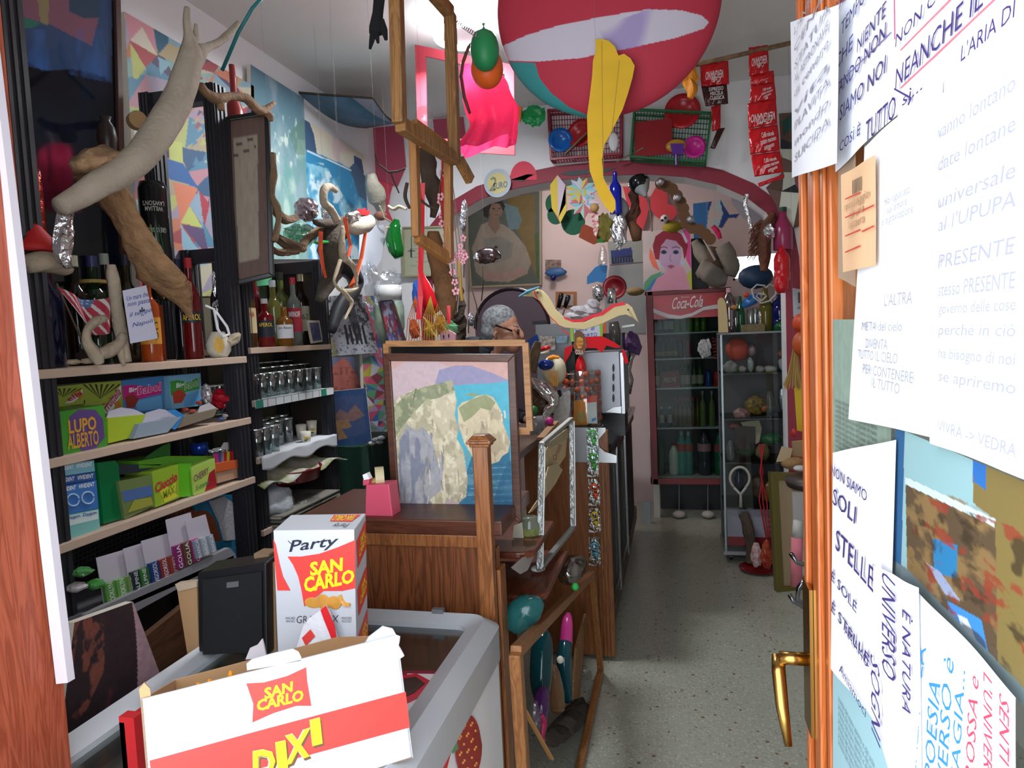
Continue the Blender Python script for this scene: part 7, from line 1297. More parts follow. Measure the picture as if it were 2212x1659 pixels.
solo('blue_film', cut([(1130, 742), (1160, 722), (1164, 735), (1140, 775), (1136, 765)], 3.4, .01, M('#10306c', r=.15)), 'glossy dark blue plastic sheet beside the person', 'plastic')
solo('silver_bag', ptube([(1138, 815, 14), (1160, 830, 26), (1185, 850, 34), (1195, 870, 26), (1180, 895, 20), (1188, 920, 16)], 3.0, M('#b8b4b4', r=.12, m=1, b=.9, bs=18), 18, .6, .4), 'crinkled shiny silver foil bag tipped over the wooden frame edge', 'bag', smooth=True)
solo('dark_wrapping', ptube([(1140, 830, 10), (1165, 845, 24), (1170, 875, 22), (1160, 900, 16)], 3.05, M('#5c4434', r=.25, b=.8, bs=25, nz=.4), 12, .5), 'brown patterned wrapping under the silver foil bag', 'wrapping')
solo('green_ball', pball(1152, 886, 10, 2.85, M('#0f6a34', r=.5)), 'small dark green pompom ball under the silver bag', 'ball', smooth=True); solo('magenta_ball', pball(1187, 910, 9, 2.85, M('#b01c7a', r=.5)), 'small magenta ball beside the wooden slat', 'ball', smooth=True)
solo('crystal_cup', ptube([(1160, 938, 14), (1158, 920, 20), (1155, 900, 18)], 2.9, M('#a0a0a4', r=.1, t=.6), 14), 'smoky clear plastic bottle end below the green pompom', 'bottle', smooth=True)
solo('wood_strip', G().bar(at(1168, 948, 2.7), at(1200, 912, 2.9), .03, .012, M('#8a6440', r=.6)), 'short wooden slat on the counter edge beside the magenta ball', 'slat')
solo('newspaper', cut([(1196, 870), (1228, 842), (1232, 850), (1224, 905), (1214, 925), (1196, 925)], 3.1, .004, M('#b4b2ac', r=.8, nz=.3, ns=50)), 'upright grey newspaper between silver bag and glass jar', 'newspaper')
# ---------------- clutter at the middle left ----------------
px_ = lambda X: ('X', X)
CT = at(850, 743, 3.36).z
solo('black_cabinet', G().box(at(826, 760, 3.36).x, at(1000, 760, 3.36).x, 3.36, 3.66, 0, CT, M('#100d0e', r=.5)), 'tall black cabinet behind the light wood frame, crowded with ornaments', 'cabinet')
q = [(820, 652), (848, 650), (876, 742), (842, 746)]; a = Art(30, 60, q, '#5a3a4a').blot('#a8343a', 5, 3, .5, .6, .8).blot('#3f5a9c', 6, 8, .5, .6, .8).blot('#8fa0b8', 8, 9, .6, .7, .7); picture('framed_print', 'small dark-framed colourful print in cellophane leaning on black cabinet', q, 3.42, a, .01, fr=.006, frm=M('#2a1c18', r=.3))
b = Vector((at(842, 700, 3.55).x, 3.55, CT)); k = mpp(b); hv = at(842, 617, 3.55).z-CT; t = thing('painted_vase', 'wide vase painted with a grey seascape, white rim, on black cabinet', 'vase', b); build('pot', G().lathe([(0, 0), (22*k, 0), (32*k, hv*.3), (33*k, hv*.62), (29*k, hv*.74)], b, 24, M('#4a5c60', r=.3, nz=.6, ns=9, c2='#9aa890')), t, smooth=True); build('rim', G().lathe([(29*k, hv*.74), (31*k, hv), (28*k, hv), (26*k, hv*.74)], b, 24, M('#b8b8b8', r=.3)), t, smooth=True)
solo('cellophane', pball(845, 606, 26, 3.55, PLASTIC, .6, 18, ry=22, depth=20), 'crumpled clear cellophane sticking out of the seascape vase', 'plastic')
for lb, x, y, c in (('orange mesh net bag hanging over the black cabinet', 895, 690, '#c8602a'), ('yellow mesh net bag to the right of the orange one', 928, 690, '#c8a23a'), ('yellow-brown net bag right of the wide ribbon', 952, 680, '#b8882a')):
    g = G(); m_ = M(c, r=.7); Yn = 3.3
    for s in range(7):
        ptube([(x+2, y-50, .8), (x-14+s*4.6, y, .8), (x-18+s*6, y+48, .8)], Yn, m_, 4, g=g)
        ptube([(x-14+4*s, y-6+3*s, .8), (x+16-4*s, y+40-3*s, .8)], Yn-.01, m_, 4, g=g)
    g.ball(at(x, y+22, Yn+.03), (.03, .025, .05), 10, M(c, r=.8, nz=.5, ns=60, c2='#8a3a2c'), .3); solo('net_bag', g, lb, 'bag')
solo('red_tulip_shape', G().lathe([(.0, 0), (.045, .02), (.05, .06), (.038, .12), (.03, .16), (.018, .2), (.008, .26)], at(936, 682, 3.35), 18, M('#a8101c', r=.2), (-.25, 0, 1)), 'glossy red fluted plastic form beside the wide ribbon', 'ornament', smooth=True)
g = cut([(950, 722), (956, 715), (968, 713), (978, 718), (984, 722), (983, 742), (951, 742)], 3.3, .02, M('#cf98a6', r=.6)); t = thing('house_ornament', 'little pink paper house with dark windows on the frame edge', 'ornament', at(967, 742, 3.3)); build('walls', g, t); build('windows', cut([(957, 724), (960, 724), (960, 731), (957, 731)], 3.298, .001, INK).slab([at(x, y, 3.298) for x, y in ((968, 722), (971, 722), (971, 729), (968, 729))], (0, -.001, 0), INK), t); build('green_leaves', pball(968, 708, 22, 3.33, M('#4a8a5c', r=.7), .4, 12, ry=14, depth=6), t)
q = [(873, 494), (962, 492), (960, 592), (874, 595)]; a = Art(50, 50, q, '#a8a890')
for i in range(6): a.line([(888, 530+i*9), (945, 530+i*9)], 1.2, '#8a8a78')
a.line([(889, 512), (889, 536)], 2.4, '#20242c').line([(882, 543), (896, 543)], 2.4, '#20242c').line([(889, 536), (889, 556)], 2.8, '#20242c')
picture('framed_certificate', 'cream framed certificate with a small dark cross hanging on it', q, YB-.04, a, .01, fr=.012, frm=M('#9a9472', r=.6))
solo('green_bottle', ptube([(857, 474, 6), (853, 492, 14), (850, 515, 18), (856, 540, 17), (862, 556, 10)], 3.7, M('#0f7a2c', r=.08, t=.5), 16), 'bright green plastic bottle hanging upside down near the corner', 'bottle', smooth=True)
HB = M('#4f443a', r=.85, nz=.4, ns=10, b=.6); g = ptube([(735, 478, 22), (722, 505, 30), (712, 540, 26), (722, 580, 22), (705, 620, 20), (690, 650, 10)], px_(-1.5), HB, 12, .4, .5); ptube([(740, 480, 14), (700, 482, 10), (680, 480, 6)], px_(-1.5), HB, 10, .3, g=g); ptube([(735, 570, 18), (760, 590, 20), (768, 620, 16), (735, 660, 16), (715, 715, 10)], px_(-1.52), M('#26282c', r=.6), 10, .3, g=g); solo('dark_driftwood', g, 'large dark horse-shaped driftwood above the far shelving end', 'driftwood', smooth=True)
g = ptube([(725, 412, 6), (712, 403, 8), (700, 410, 9), (700, 438, 9), (715, 452, 9), (728, 476, 9)], px_(-1.42), DRIFT, 10, .2); solo('hooked_stick', g, 'pale hooked driftwood stick above the dark horse-shaped driftwood', 'driftwood', smooth=True)
g = ptube([(750, 488, 8), (765, 490, 18), (785, 485, 19), (798, 478, 14)], px_(-1.38), M('#b8b0a0', r=.8, b=.3), 12, .1); ptube([(742, 490, 6), (738, 520, 7), (742, 555, 9), (752, 562, 6)], px_(-1.38), DRIFT, 10, .3, g=g)
t = thing('rooster_figure', 'pale driftwood rooster head with red comb and foil band', 'figure', at(770, 500, px_(-1.38))); build('head', g, t, smooth=True); build('comb', cut([(772, 462), (778, 450), (784, 456), (790, 449), (794, 458), (800, 455), (796, 466)], px_(-1.36), .01, M('#b8141c', r=.6)), t); build('foil_band', ptube([(752, 472, 10), (768, 466, 11)], px_(-1.37), FOIL, 12, .2), t); build('orange_strap', ptube([(745, 470, 5), (750, 500, 4), (757, 530, 3.5), (752, 555, 4)], px_(-1.35), M('#c8481c', r=.5), 8, flat=.4), t)
solo('orange_strap', ptube([(790, 500, 4), (780, 560, 5), (768, 600, 6), (758, 620, 7)], px_(-1.36), M('#b8481c', r=.5), 8, 0, .3), 'orange-red strap hanging from the pale rooster head', 'strap')
solo('orange_strap', ptube([(693, 500, 5), (692, 540, 5), (698, 580, 4), (704, 600, 3)], px_(-1.48), M('#c84a24', r=.5), 8, 0, .3), 'short orange strap left of the dark horse-shaped driftwood', 'strap')
g = ptube([(735, 562, 4), (726, 590, 4), (722, 608, 3), (735, 625, 4), (760, 628, 4), (772, 622, 3)], px_(-1.34), M('#b0a088', r=.9), 8, .3); ptube([(745, 558, 8), (762, 575, 6), (770, 600, 4), (770, 622, 3)], px_(-1.34), DRIFT, 8, .3, g=g); ptube([(735, 625, 5), (750, 640, 5), (760, 655, 4), (745, 690, 3)], px_(-1.34), g.ms[0], 8, .5, g=g); solo('rope_loop', g, 'loop of knotted pale rope hanging from the driftwood', 'rope')
solo('white_paper', cut([(778, 488), (828, 486), (832, 520), (824, 560), (808, 585), (792, 580), (796, 610), (785, 620), (776, 560)], px_(-1.6), .004, M('#b8bcc8', r=.8, nz=.08)), 'crumpled white paper sheet hanging behind the driftwood', 'paper')
solo('plastic_sheet', pball(800, 620, 22, px_(-1.55), PLASTIC, .5, 16, ry=50, depth=8), 'clear plastic sheeting hanging beside the white paper', 'plastic'); solo('paper_mask', ptube([(800, 375, 9), (806, 400, 18), (815, 425, 20), (822, 445, 12), (826, 460, 8)], px_(-1.7), M('#a8a294', r=.5, b=.6), 12, .4), 'grey papery cone wrapped in plastic in front of the wave painting', 'paper', smooth=True)
solo('pink_shell', pball(822, 466, 14, px_(-1.62), M('#8a5a4a', r=.6), .2, 12, ry=10), 'brownish pink shell tied below the papery cone', 'shell', smooth=True); solo('string_twist', ptube([(820, 445, 2), (830, 470, 2), (845, 480, 2), (848, 490, 2), (832, 492, 2)], px_(-1.55), M('#b8ac94', r=.9), 6), 'knotted pale string loop by the green bottle', 'string')
solo('pale_branch', ptube([(838, 445, 3), (850, 452, 4), (862, 446, 4), (878, 452, 3)], 3.4, M('#b0a48c', r=.8), 8, .3), 'thin pale crooked branch touching the lower wooden frame', 'branch')
# heap on the far shelving
zt2 = 2.0
RT = M('#7a604a', r=.9, nz=.4, ns=20, b=.8); g = ptube([(588, 430, 8), (600, 460, 10), (620, 475, 9), (640, 470, 7)], px_(-1.5), RT, 8, .4); ptube([(590, 505, 9), (620, 525, 11), (650, 535, 10), (660, 520, 9), (690, 498, 8), (700, 490, 4)], px_(-1.55), RT, 10, .5, g=g); ptube([(640, 540, 9), (610, 545, 8), (590, 540, 8)], px_(-1.55), RT, 8, .4, g=g); solo('root_heap', g, 'tangle of brown roots lying on top of the far shelving', 'root')
foilball('silver_bag', 'puffed silver foil bag on the roots above the far shelving', 662, 452, 27, 25, px_(-1.62), 'bag', M('#b8a8b0', r=.2, m=.9, b=.6, bs=20), .2, depth=20); foilball('foil_wad', 'small foil wad right of the puffed silver bag', 702, 458, 8, 20, px_(-1.6))
solo('plastic_bag', pball(650, 505, 34, px_(-1.74), M('#8fc0ac', r=.1, kind='thin', a=.3, b=.9, bs=25), .5, 18, ry=22), 'greenish clear crinkled plastic behind the brown roots', 'bag'); solo('green_spoon', ptube([(680, 524, 2), (690, 524, 5), (700, 523, 4), (712, 523, 2)], px_(-1.5), M('#1c8a3c', r=.4), 10), 'small green leaf-shaped spoon left of dark driftwood', 'utensil')
solo('white_ring', G().tube([at(706+14*math.cos(a_), 565+12*math.sin(a_), px_(-1.58)) for a_ in np.linspace(0, 6.283, 20)], .003, 6, M('#a8b0c8')).slab([at(706+12*math.cos(a_), 565+10*math.sin(a_), px_(-1.585)) for a_ in np.linspace(0, 6, 16)], (-.003, 0, 0), M('#3f4a7a', nz=.6, ns=50, c2='#8a3a4a')), 'round badge-like disc with pale rim beside the shelf top', 'disc')
# foil balloon on sticks, stems
solo('foil_balloon', pball(1052, 552, 30, 3.6, M('#8a7a80', r=.12, m=1, b=.5, bs=12), .25, 20, ry=17, depth=14, g=ptube([(1024, 560, 6), (1035, 556, 14)], 3.6, FOIL, 10)), 'dull silver fish-shaped foil balloon in front of the old portrait', 'balloon', smooth=True)
for i, (a_, b_, lb) in enumerate((((1042, 575), (1040, 650), 'thin wire stick under the silver foil balloon'), ((1008, 440), (1012, 720), 'tall dark stem rising left of the old portrait'), ((998, 450), (1002, 600), 'dark stem with shiny leaves at the arch left edge'), ((1018, 620), (1035, 700), 'dry brown stem behind the grey-haired person'))): solo('dry_stem', G().tube([at(*a_, 3.7), at((a_[0]+b_[0])/2+3, (a_[1]+b_[1])/2, 3.7), at(*b_, 3.72)], .004, 6, M('#4a4034', r=.9)), lb, 'stem')
for i in range(3): foilball('foil_leaf', ('shiny silver leaf at the top of the dark stems', 'silver leaf hanging halfway down the dark stems', 'dark silver wrapped flower near the person')[i], (1003, 1000, 1018)[i], (455, 478, 690)[i], 7, (22, 20, 14)[i], 3.7, m=M('#98949c', r=.25, m=.8, b=.8))
BZ = M('#4a3c30', r=.9, nz=.5, ns=30, b=.9); g = ptube([(982, 600, 10), (984, 640, 20), (986, 680, 20), (985, 715, 20), (984, 745, 18)], 3.75, BZ, 12, .7); solo('dried_flowers', g, 'dark mass of dried flowers and stems behind the pink blossoms', 'flowers')
solo('gold_tube', ptube([(992, 560, 4), (994, 620, 5), (998, 650, 4)], 3.6, M('#a8823a', r=.4, m=.4), 8), 'thin gold paper tube among the dried stems', 'tube'); solo('blue_scarf', pball(900, 640, 10, 3.7, M('#1f4a9c', r=.7), .4, 12, ry=34), 'bright blue cloth bunched behind the wide red ribbon', 'cloth')
# round-backed dark panel behind person
t = thing('round_backed_chair', 'dark purple round-backed chair behind the person', 'chair', (at(1085, 750, 4.6).x, 4.7, 0)); cxp = at(1105, 700, 4.6); R_ = 82*mpp(cxp); g = G().slab([Vector((cxp.x+R_*math.cos(a_), 4.6, cxp.z-.02+R_*math.sin(a_))) for a_ in np.linspace(0, math.pi, 20)]+[Vector((cxp.x-R_, 4.6, .9)), Vector((cxp.x+R_, 4.6, .9))], (0, .03, 0), M('#4a3a42', r=.7)); build('backrest', g, t)
build('rim', G().tube([Vector((cxp.x+R_*math.cos(a_), 4.6, cxp.z-.02+R_*math.sin(a_))) for a_ in np.linspace(0, math.pi, 20)], .012, 8, M('#1c1418', r=.3)), t); build('seat', G().box(cxp.x-R_, cxp.x+R_, 4.5, 4.9, .85, .92, M('#2c2226')), t)
for sx_ in (-1, 1):
    for y in (4.53, 4.87): build('leg', G().box(cxp.x+sx_*R_*.9-.015, cxp.x+sx_*R_*.9+.015, y-.015, y+.015, 0, .86, M('#1c1418')), t)
# small things on the pink wall behind
solo('wall_photo', cut([(1178, 561), (1212, 561), (1212, 582), (1178, 584)], YR-.01, .004, M('#8a8074', r=.6, nz=.6, ns=30, c2='#5a3a34')), 'small faded photo pinned on the pinkish rear wall', 'picture')
solo('blue_mask', pball(1200, 588, 22, YR-.06, M('#2c5a8c', r=.5), .25, 16, ry=10, depth=5), 'blue curved cut-out shape under the small faded photo', 'ornament', smooth=True); solo('blue_ball', pball(1195, 600, 7, YR-.1, M('#141c5a', r=.2)), 'tiny dark blue ball hanging below the blue shape', 'ball', smooth=True)
solo('blue_paper_bird', cut([(1268, 598), (1285, 578), (1300, 570), (1312, 574), (1308, 612), (1290, 608), (1268, 614)], YR-.2, .01, M('#1f6aa8', r=.6)), 'bright blue torn paper shape right of the small faded photo', 'paper'); solo('glass_bottle', ptube([(1302, 530, 3), (1303, 545, 9), (1302, 565, 11), (1302, 572, 10)], YR-.25, PLASTIC, 14), 'clear bottle above the bright blue paper shape', 'bottle')
solo('foil_tube', pball(1292, 632, 12, 4.6, FOIL, .3, 16, ry=18), 'column of crumpled foil above the wooden bird', 'foil'); solo('silver_cup', G().lathe([(0, 0), (.03, 0), (.022, .09), (.0, .09)], at(1322, 655, 4.2), 16, CHROME), 'shiny upturned silver cup between the foil column and red plate', 'cup', smooth=True)
plate('plate', 'dark red round plate standing behind the silver cup', 1328, 622, 26, 4.9, M('#8e1420', r=.35)); solo('straw_hat', pball(1372, 630, 19, 5.8, M('#8a7650', r=.9, b=.6), .1, 14, ry=9), 'flat straw-coloured oval left of the fridge corner', 'hat', smooth=True)
t = thing('photo_frame', 'small orange wooden frame behind the black-handled utensils', 'picture', at(1220, 665, YR-.05)); build('frame', cut([(1200, 630), (1245, 630), (1245, 665), (1200, 665)], YR-.02, .015, M('#9c6438', r=.6)), t); build('print', cut([(1206, 636), (1239, 636), (1239, 660), (1206, 660)], YR-.036, .002, M('#a8a09c', nz=.4)), t)
solo('purple_film', pball(1366, 745, 18, 4.3, M('#6a4a7c', r=.3, kind='sheer', a=.4), .4, 16, ry=26), 'crumpled purple cellophane right of the metal box', 'plastic'); solo('smoky_bottle', ptube([(1355, 850, 8), (1360, 820, 9), (1356, 800, 7), (1362, 775, 6), (1366, 762, 9)], 4.2, M('#7c7468', r=.08, kind='thin', a=.25, b=.5), 14), 'smoky twisted plastic bottle beside the fridge frame', 'bottle', smooth=True)
solo('black_tray', cut([(1150, 694), (1176, 692), (1176, 700), (1150, 701)], 3.9, .1, M('#1c1c20', r=.3)), 'black clip tray above the grey steel panel', 'tray'); solo('orange_card', cut([(1303, 697), (1308, 696), (1309, 720), (1303, 721)], 3.75, .01, M('#d8521c')), 'narrow bright orange card right of the handwritten sign', 'card')
solo('grey_bottle', ptube([(1330, 745, 10), (1328, 715, 13), (1325, 695, 11)], 3.95, M('#57534e', r=.1, t=.4), 14), 'dark grey plastic bottle behind the red felt cloth', 'bottle', smooth=True); solo('glass_tray', G().bar(at(1345, 706, 4.2), at(1372, 702, 4.2), .1, .012, M('#b8bcb8', r=.2)), 'pale tray edge behind the wooden bird beak', 'tray')
# ---------------- person behind the counter ----------------
PY_ = 3.95
hc = at(1083, 706, PY_); k = mpp(hc); H0 = hc
def hp(x, y, dy=0): p = at(x, y, PY_); p.y += dy; return p
def fused(name, g, parent, vox, smooth_it=4):
    o = build(name, g, parent, smooth=True); md = o.modifiers.new('join', 'REMESH'); md.mode = 'VOXEL'; md.voxel_size = vox; md.use_smooth_shade = True
    sm = o.modifiers.new('soften', 'SMOOTH'); sm.iterations = smooth_it; sm.factor = .5; return o
per = thing('person', 'grey-haired person with dark glasses and dark jacket looking down behind the counter', 'person', (hc.x-.03, PY_, 0))
SK = M('#c08a70', r=.5, nz=.12, ns=30); JK = M('#2a303c', r=.75); HR = M('#8f9294', r=.6, nz=.5, ns=60, c2='#56585c', b=.3, bs=150)
g = G(); g.ball(hp(1081, 698), (38*k, .075, 36*k), 20, SK); g.ball(hp(1100, 722), (26*k, .062, 36*k), 18, SK); g.ball(hp(1108, 748), (16*k, .04, 16*k), 14, SK)
g.tube([hp(1118, 706), hp(1127, 722), hp(1129, 729), hp(1120, 733)], [4*k, 6*k, 7*k, 4*k], 10, SK)
for s in (-1, 1): g.ball(hp(1114, 712)+Vector((0, s*.028, 0)), (5*k, .012, 4*k), 10, SK)
g.tube([hp(1117, 745)+Vector((0, -.02, 0)), hp(1117, 745)+Vector((0, .02, 0))], .008, 8, SK); g.tube([hp(1078, 720), hp(1066, 752), hp(1055, 775)], [.055, .058, .07], 14, SK)
sh = hp(1050, 790); tx, ty = sh.x, PY_
def arm(s):
    a = Vector((tx, ty+s*.19, sh.z-.02)); e = Vector((tx+.05, ty+s*.25, sh.z-.30)); w_ = Vector((tx+.22, ty+s*.14, 1.08)); return a, e, w_
for s in (-1, 1):
    a, e, w_ = arm(s); g.tube([a, e, w_], [.048, .04, .026], 12, SK); pm = w_+Vector((.05, 0, -.01)); g.tube([w_, pm], [.03, .042], 10, SK, flat=.5)
    for i in range(4): f0 = pm+Vector((.02, (i-1.5)*.02, 0)); g.tube([f0, f0+Vector((.03+.006*(i in (1, 2)), 0, -.008)), f0+Vector((.05+.008*(i in (1, 2)), 0, -.03))], [.0095, .009, .0075], 8, SK)
    g.tube([w_+Vector((.02, -s*.03, 0)), w_+Vector((.05, -s*.055, -.01)), w_+Vector((.075, -s*.06, -.02))], [.012, .011, .009], 8, SK)
g.tube([Vector((tx-.03, ty, 1.02)), Vector((tx-.03, ty, 1.2)), Vector((tx, ty, sh.z))], [.12, .14, .11], 16, SK)
for s in (-1, 1): g.tube([Vector((tx-.04, ty+s*.1, 1.0)), Vector((tx-.03, ty+s*.11, .5)), Vector((tx-.05, ty+s*.12, .06))], [.085, .06, .045], 12, SK)
fused('body', g, per, .009)
g = G(); g.tube([Vector((tx-.03, ty, .95)), Vector((tx-.03, ty, 1.15)), Vector((tx-.01, ty, sh.z-.06)), Vector((tx, ty, sh.z+.03))], [.16, .17, .17, .09], 20, JK)
for s in (-1, 1): a, e, w_ = arm(s); g.tube([Vector((tx, ty, sh.z-.02)), a, e, w_.lerp(e, .15)], [.1, .075, .058, .045], 14, JK)
g.tube([hp(1040, 742), hp(1055, 765)], [.075, .09], 16, JK); g.ball(hp(1022, 768), (.13, .19, .115), 18, JK); fused('jacket', g, per, .012)
g = G(); g.tube([hp(1046, 728)+Vector((0, -.05, 0)), hp(1058, 748)+Vector((0, -.072, 0)), hp(1072, 752)+Vector((0, -.06, 0))], [.018, .02, .012], 10, M('#30343c', r=.7)); build('collar', g, per, smooth=True)
g = G()
for s in (-1, 1): g.tube([Vector((tx-.04, ty+s*.1, 1.0)), Vector((tx-.03, ty+s*.11, .5)), Vector((tx-.05, ty+s*.12, .09))], [.1, .08, .065], 14, M('#23252c', r=.8))
build('trousers', g, per, smooth=True)
for s in (-1, 1): build('shoe', G().tube([Vector((tx-.1, ty+s*.12, .045)), Vector((tx+.05, ty+s*.12, .045)), Vector((tx+.16, ty+s*.12, .03))], [.04, .045, .028], 12, BLACK), per, smooth=True)
g = G(); g.ball(hp(1078, 693), (39*k, .078, 35*k), 22, HR, .03, h=16); g.ball(hp(1062, 716), (23*k, .074, 28*k), 18, HR, .04)
hair = fused('hair', g, per, .008, 2)
g = G(); g.tube([hp(1079, 711)+Vector((0, -.074, -.012)), hp(1075, 722)+Vector((0, -.078, 0)), hp(1079, 734)+Vector((0, -.072, 0))], [.008, .011, .007], 10, SK); build('ear', g, per, smooth=True)
g = G(); GLM = M('#121216', r=.25)
g.tube([hp(1078, 703)+Vector((0, -.083, 0)), hp(1098, 709)+Vector((0, -.078, 0)), hp(1112, 715)+Vector((0, -.062, 0))], .0055, 8, GLM)
for s in (-1, 1):
    c = hp(1121, 717)+Vector((.004, s*.033, 0)); g.tube([c+Vector((0, .022*math.cos(a_), .014*math.sin(a_))) for a_ in np.linspace(0, 6.283, 16)], .0045, 6, GLM)
    g.slab([c+Vector((0, .021*math.cos(a_), .013*math.sin(a_))) for a_ in np.linspace(0, 6, 14)], (.001, 0, 0), M('#1a1c20', r=.1, kind='thin', a=.3))
g.tube([hp(1121, 715)+Vector((.006, -.012, 0)), hp(1121, 715)+Vector((.006, .012, 0))], .0025, 6, GLM); build('glasses', g, per, smooth=True)
build('eyebrow', ptube([(1108, 703, 1.5), (1116, 704, 2), (1121, 708, 1.2)], PY_-.06, M('#6a6664'), 6), per)
# ---------------- fridge contents ----------------
def row(name, lb, grp, xs_, z, hgt, r, kind, gm, cap=None, lab=None, y=FY+.1, span=(.18, .5), rows=1):
    f = None
    for j in range(rows):
        for x in xs_:
            p = Vector((at(x, 800, FY).x, y+j*.09, z))
            if f is None: f = bottle(name, lb, (0, 0, 0), hgt, r, kind, gm, cap, lab, span, group=grp); f.location = p
            else: dup(f, p)
zA, zB, zC_, zD, zE = FSH; GG = M('#2c5a1c', r=.12); DGN = M('#123a1c', r=.1); BRW = M('#3a2010', r=.12)
row('beer_bottle', 'bright green bottle on the top fridge shelf', 'green bottles on the top fridge shelf', [1465+i*14.5 for i in range(5)], zA, .125, .022, 'can', M('#4a7a1c', r=.15)); row('beer_bottle', 'black bottle with pale oval label, top fridge shelf left', 'black bottles at the top left of the fridge', [1427, 1441, 1452], zA, .125, .022, 'can', BLACK, lab=M('#9a9c98'), span=(.25, .8))
row('beer_bottle', 'green beer bottle with yellow label on the second fridge shelf', 'green beer bottles on the second fridge shelf', [1422, 1433, 1446, 1459], zB, .19, .024, 'beer', DGN, None, M('#7a6a2c', r=.6), span=(.1, .3), rows=2)
for lb, x, c, cp in (('dark bottle with clear neck beside the pink-labelled one, second fridge shelf', 1470, '#231c18', '#8a8c88'), ('bottle with pink-red label and silver cap on the second fridge shelf', 1487, '#6a1c30', '#a8a8ac')): pbottle('drink_bottle', lb, x, 732, 7, FY+.1, zB, 'can', M(c, r=.2), M(cp, m=.6, r=.3))
foilball('foil_wad', 'torn white and silver foil stuck on the fridge glass', 1522, 752, 14, 20, FY-.045, m=M('#b8b8b8', r=.3, b=.9, m=.5), depth=3); solo('red_spiral', coil(1545, 730, 1548, 775, FY-.06, 6, .022, .007, M('#5a1410', r=.3)), 'dark red spiral ribbon hanging before the fridge door', 'ribbon', smooth=True)
t = carton('beer_carton', 'red six-pack beer carton with white lettering in the fridge', [(1427, 805), (1468, 801), (1468, 837), (1428, 839)], FY+.06, .1, M('#8a2420', r=.5)); lettering(t, [('PERONI', [(1434, 816), (1460, 814), (1460, 825), (1434, 827)], M('#b8b0a8'), 0, .02)], FY+.06)
row('wine_bottle', 'green bottle on the third fridge shelf, round pale label', 'green bottles on the third fridge shelf', [1418, 1475, 1484, 1500, 1513], zC_, .26, .026, 'beer', DGN, None, M('#8c8878', r=.6), span=(.1, .38))
for lb, x, c in (('blue and silver energy drink can on the third fridge shelf', 1531, '#27408c'), ('red soft drink can at the right of third fridge shelf', 1548, '#a8241c')): pbottle('drink_can', lb, x, 802, 6, FY+.08, zC_, 'can', M(c, r=.25, m=.3), cat='can')
row('soft_drink_bottle', 'small brown bottle on the fourth fridge shelf', 'brown bottles on the fourth fridge shelf', [1458+i*9.5 for i in range(6)], zD, .24, .022, 'beer', M('#3f3410', r=.15), M('#7a2c1c'), None, rows=2); row('soft_drink_bottle', 'dark bottle with white and red label, fourth fridge shelf left', 'white-labelled bottles at the fourth fridge shelf left', [1426, 1444], zD, .17, .022, 'beer', M('#14302c', r=.12), M('#8fa0a0'), M('#a89890', r=.6), span=(.2, .6)); row('wine_bottle', 'clear green long-necked bottle on the fourth fridge shelf', 'clear long bottles on the fourth fridge shelf', [1517, 1537], zD, .3, .025, 'wine', M('#5a6a3c', r=.1), M('#a8a8a8'))
for lb, x, yt, hw, c, cp, la in (('dark green slim bottle at the bottom left of the fridge', 1429, 945, 9, '#0f3a1c', None, None), ('white milk bottle with dark red cap at the fridge bottom', 1457, 955, 11, '#b8b8a8', '#6a1c24', None), ('turquoise water bottle with red label behind the milk', 1474, 931, 11, '#2f8a78', '#8ac0b0', '#a03a30'), ('second turquoise water bottle, further right at the fridge bottom', 1489, 932, 9, '#2f7a6c', '#8ac0b0', '#9c3a30'), ('large clear water bottle with pink label at the fridge bottom', 1523, 931, 14, '#3a3c44', None, '#b07a84'), ('green bottle with pink label behind the display case edge', 1554, 934, 10, '#1c6a44', None, '#a04a50')): pbottle('water_bottle', lb, x, yt, hw, FY+.1, zE, 'pet', M(c, r=.12), M(cp) if cp else None, M(la) if la else None, span=(.55, .72))
for i, x in enumerate((1467, 1529)): t = thing('ladle', ('white shell-shaped ladle hanging under the fridge, left', 'white shell-shaped ladle hanging under the fridge, right')[i], 'utensil', at(x, 1115, FY-.02)); build('scoop', pball(x, 1111, 14, FY+.0, M('#a8a09a', r=.6), .1, 14, ry=8), t, smooth=True); build('rod', G().tube([at(x, 1047, FY+.0), at(x, 1104, FY+.0)], .003, 6, M('#8a8c8a')), t)
# ---------------- display case contents and top ----------------
zv = vz+.012; VY = VY0+.15
def cb(lb, x, yt, hw, kind, c, cap=None, nm='glass_bottle', z=None, **k): return pbottle(nm, lb, x, yt, hw, VY, zv if z is None else z, kind, c if not isinstance(c, str) else gl(c), M(cap) if cap else None, **k)
solo('wooden_paddle', cut([(1552, 718), (1551, 670), (1550, 650), (1555, 643), (1562, 644), (1568, 655), (1571, 680), (1573, 718)], VY0-.03, .012, M('#b8a074', r=.6)), 'pale rounded wooden board standing at the left end of case top', 'board')
cb('clear pinkish round plastic bottle on the display case, far left', 1576, 622, 15, 'pet', M('#b0a0a4', r=.08, kind='thin', a=.25), '#c09098'); cb('green bottle lying behind the orange cap on the display case', 1600, 640, 10, 'beer', '#1a5a3a'); cb('small clear foil-filled bottle with white wire heart', 1645, 650, 10, 'wine', M('#a8a898', r=.1, kind='thin', a=.35, b=.8), '#b8b07a'); cb('green glass bottle with white cap on the display case', 1665, 647, 9, 'wine', '#1f6a2c', '#c8c8c4'); cb('large dark blue plastic bottle on the display case right', 1685, 636, 20, 'pet', M('#141a5c', r=.08, t=.3)); cb('olive yellow bottle behind the white wire heart', 1655, 622, 15, 'beer', '#6a6220')
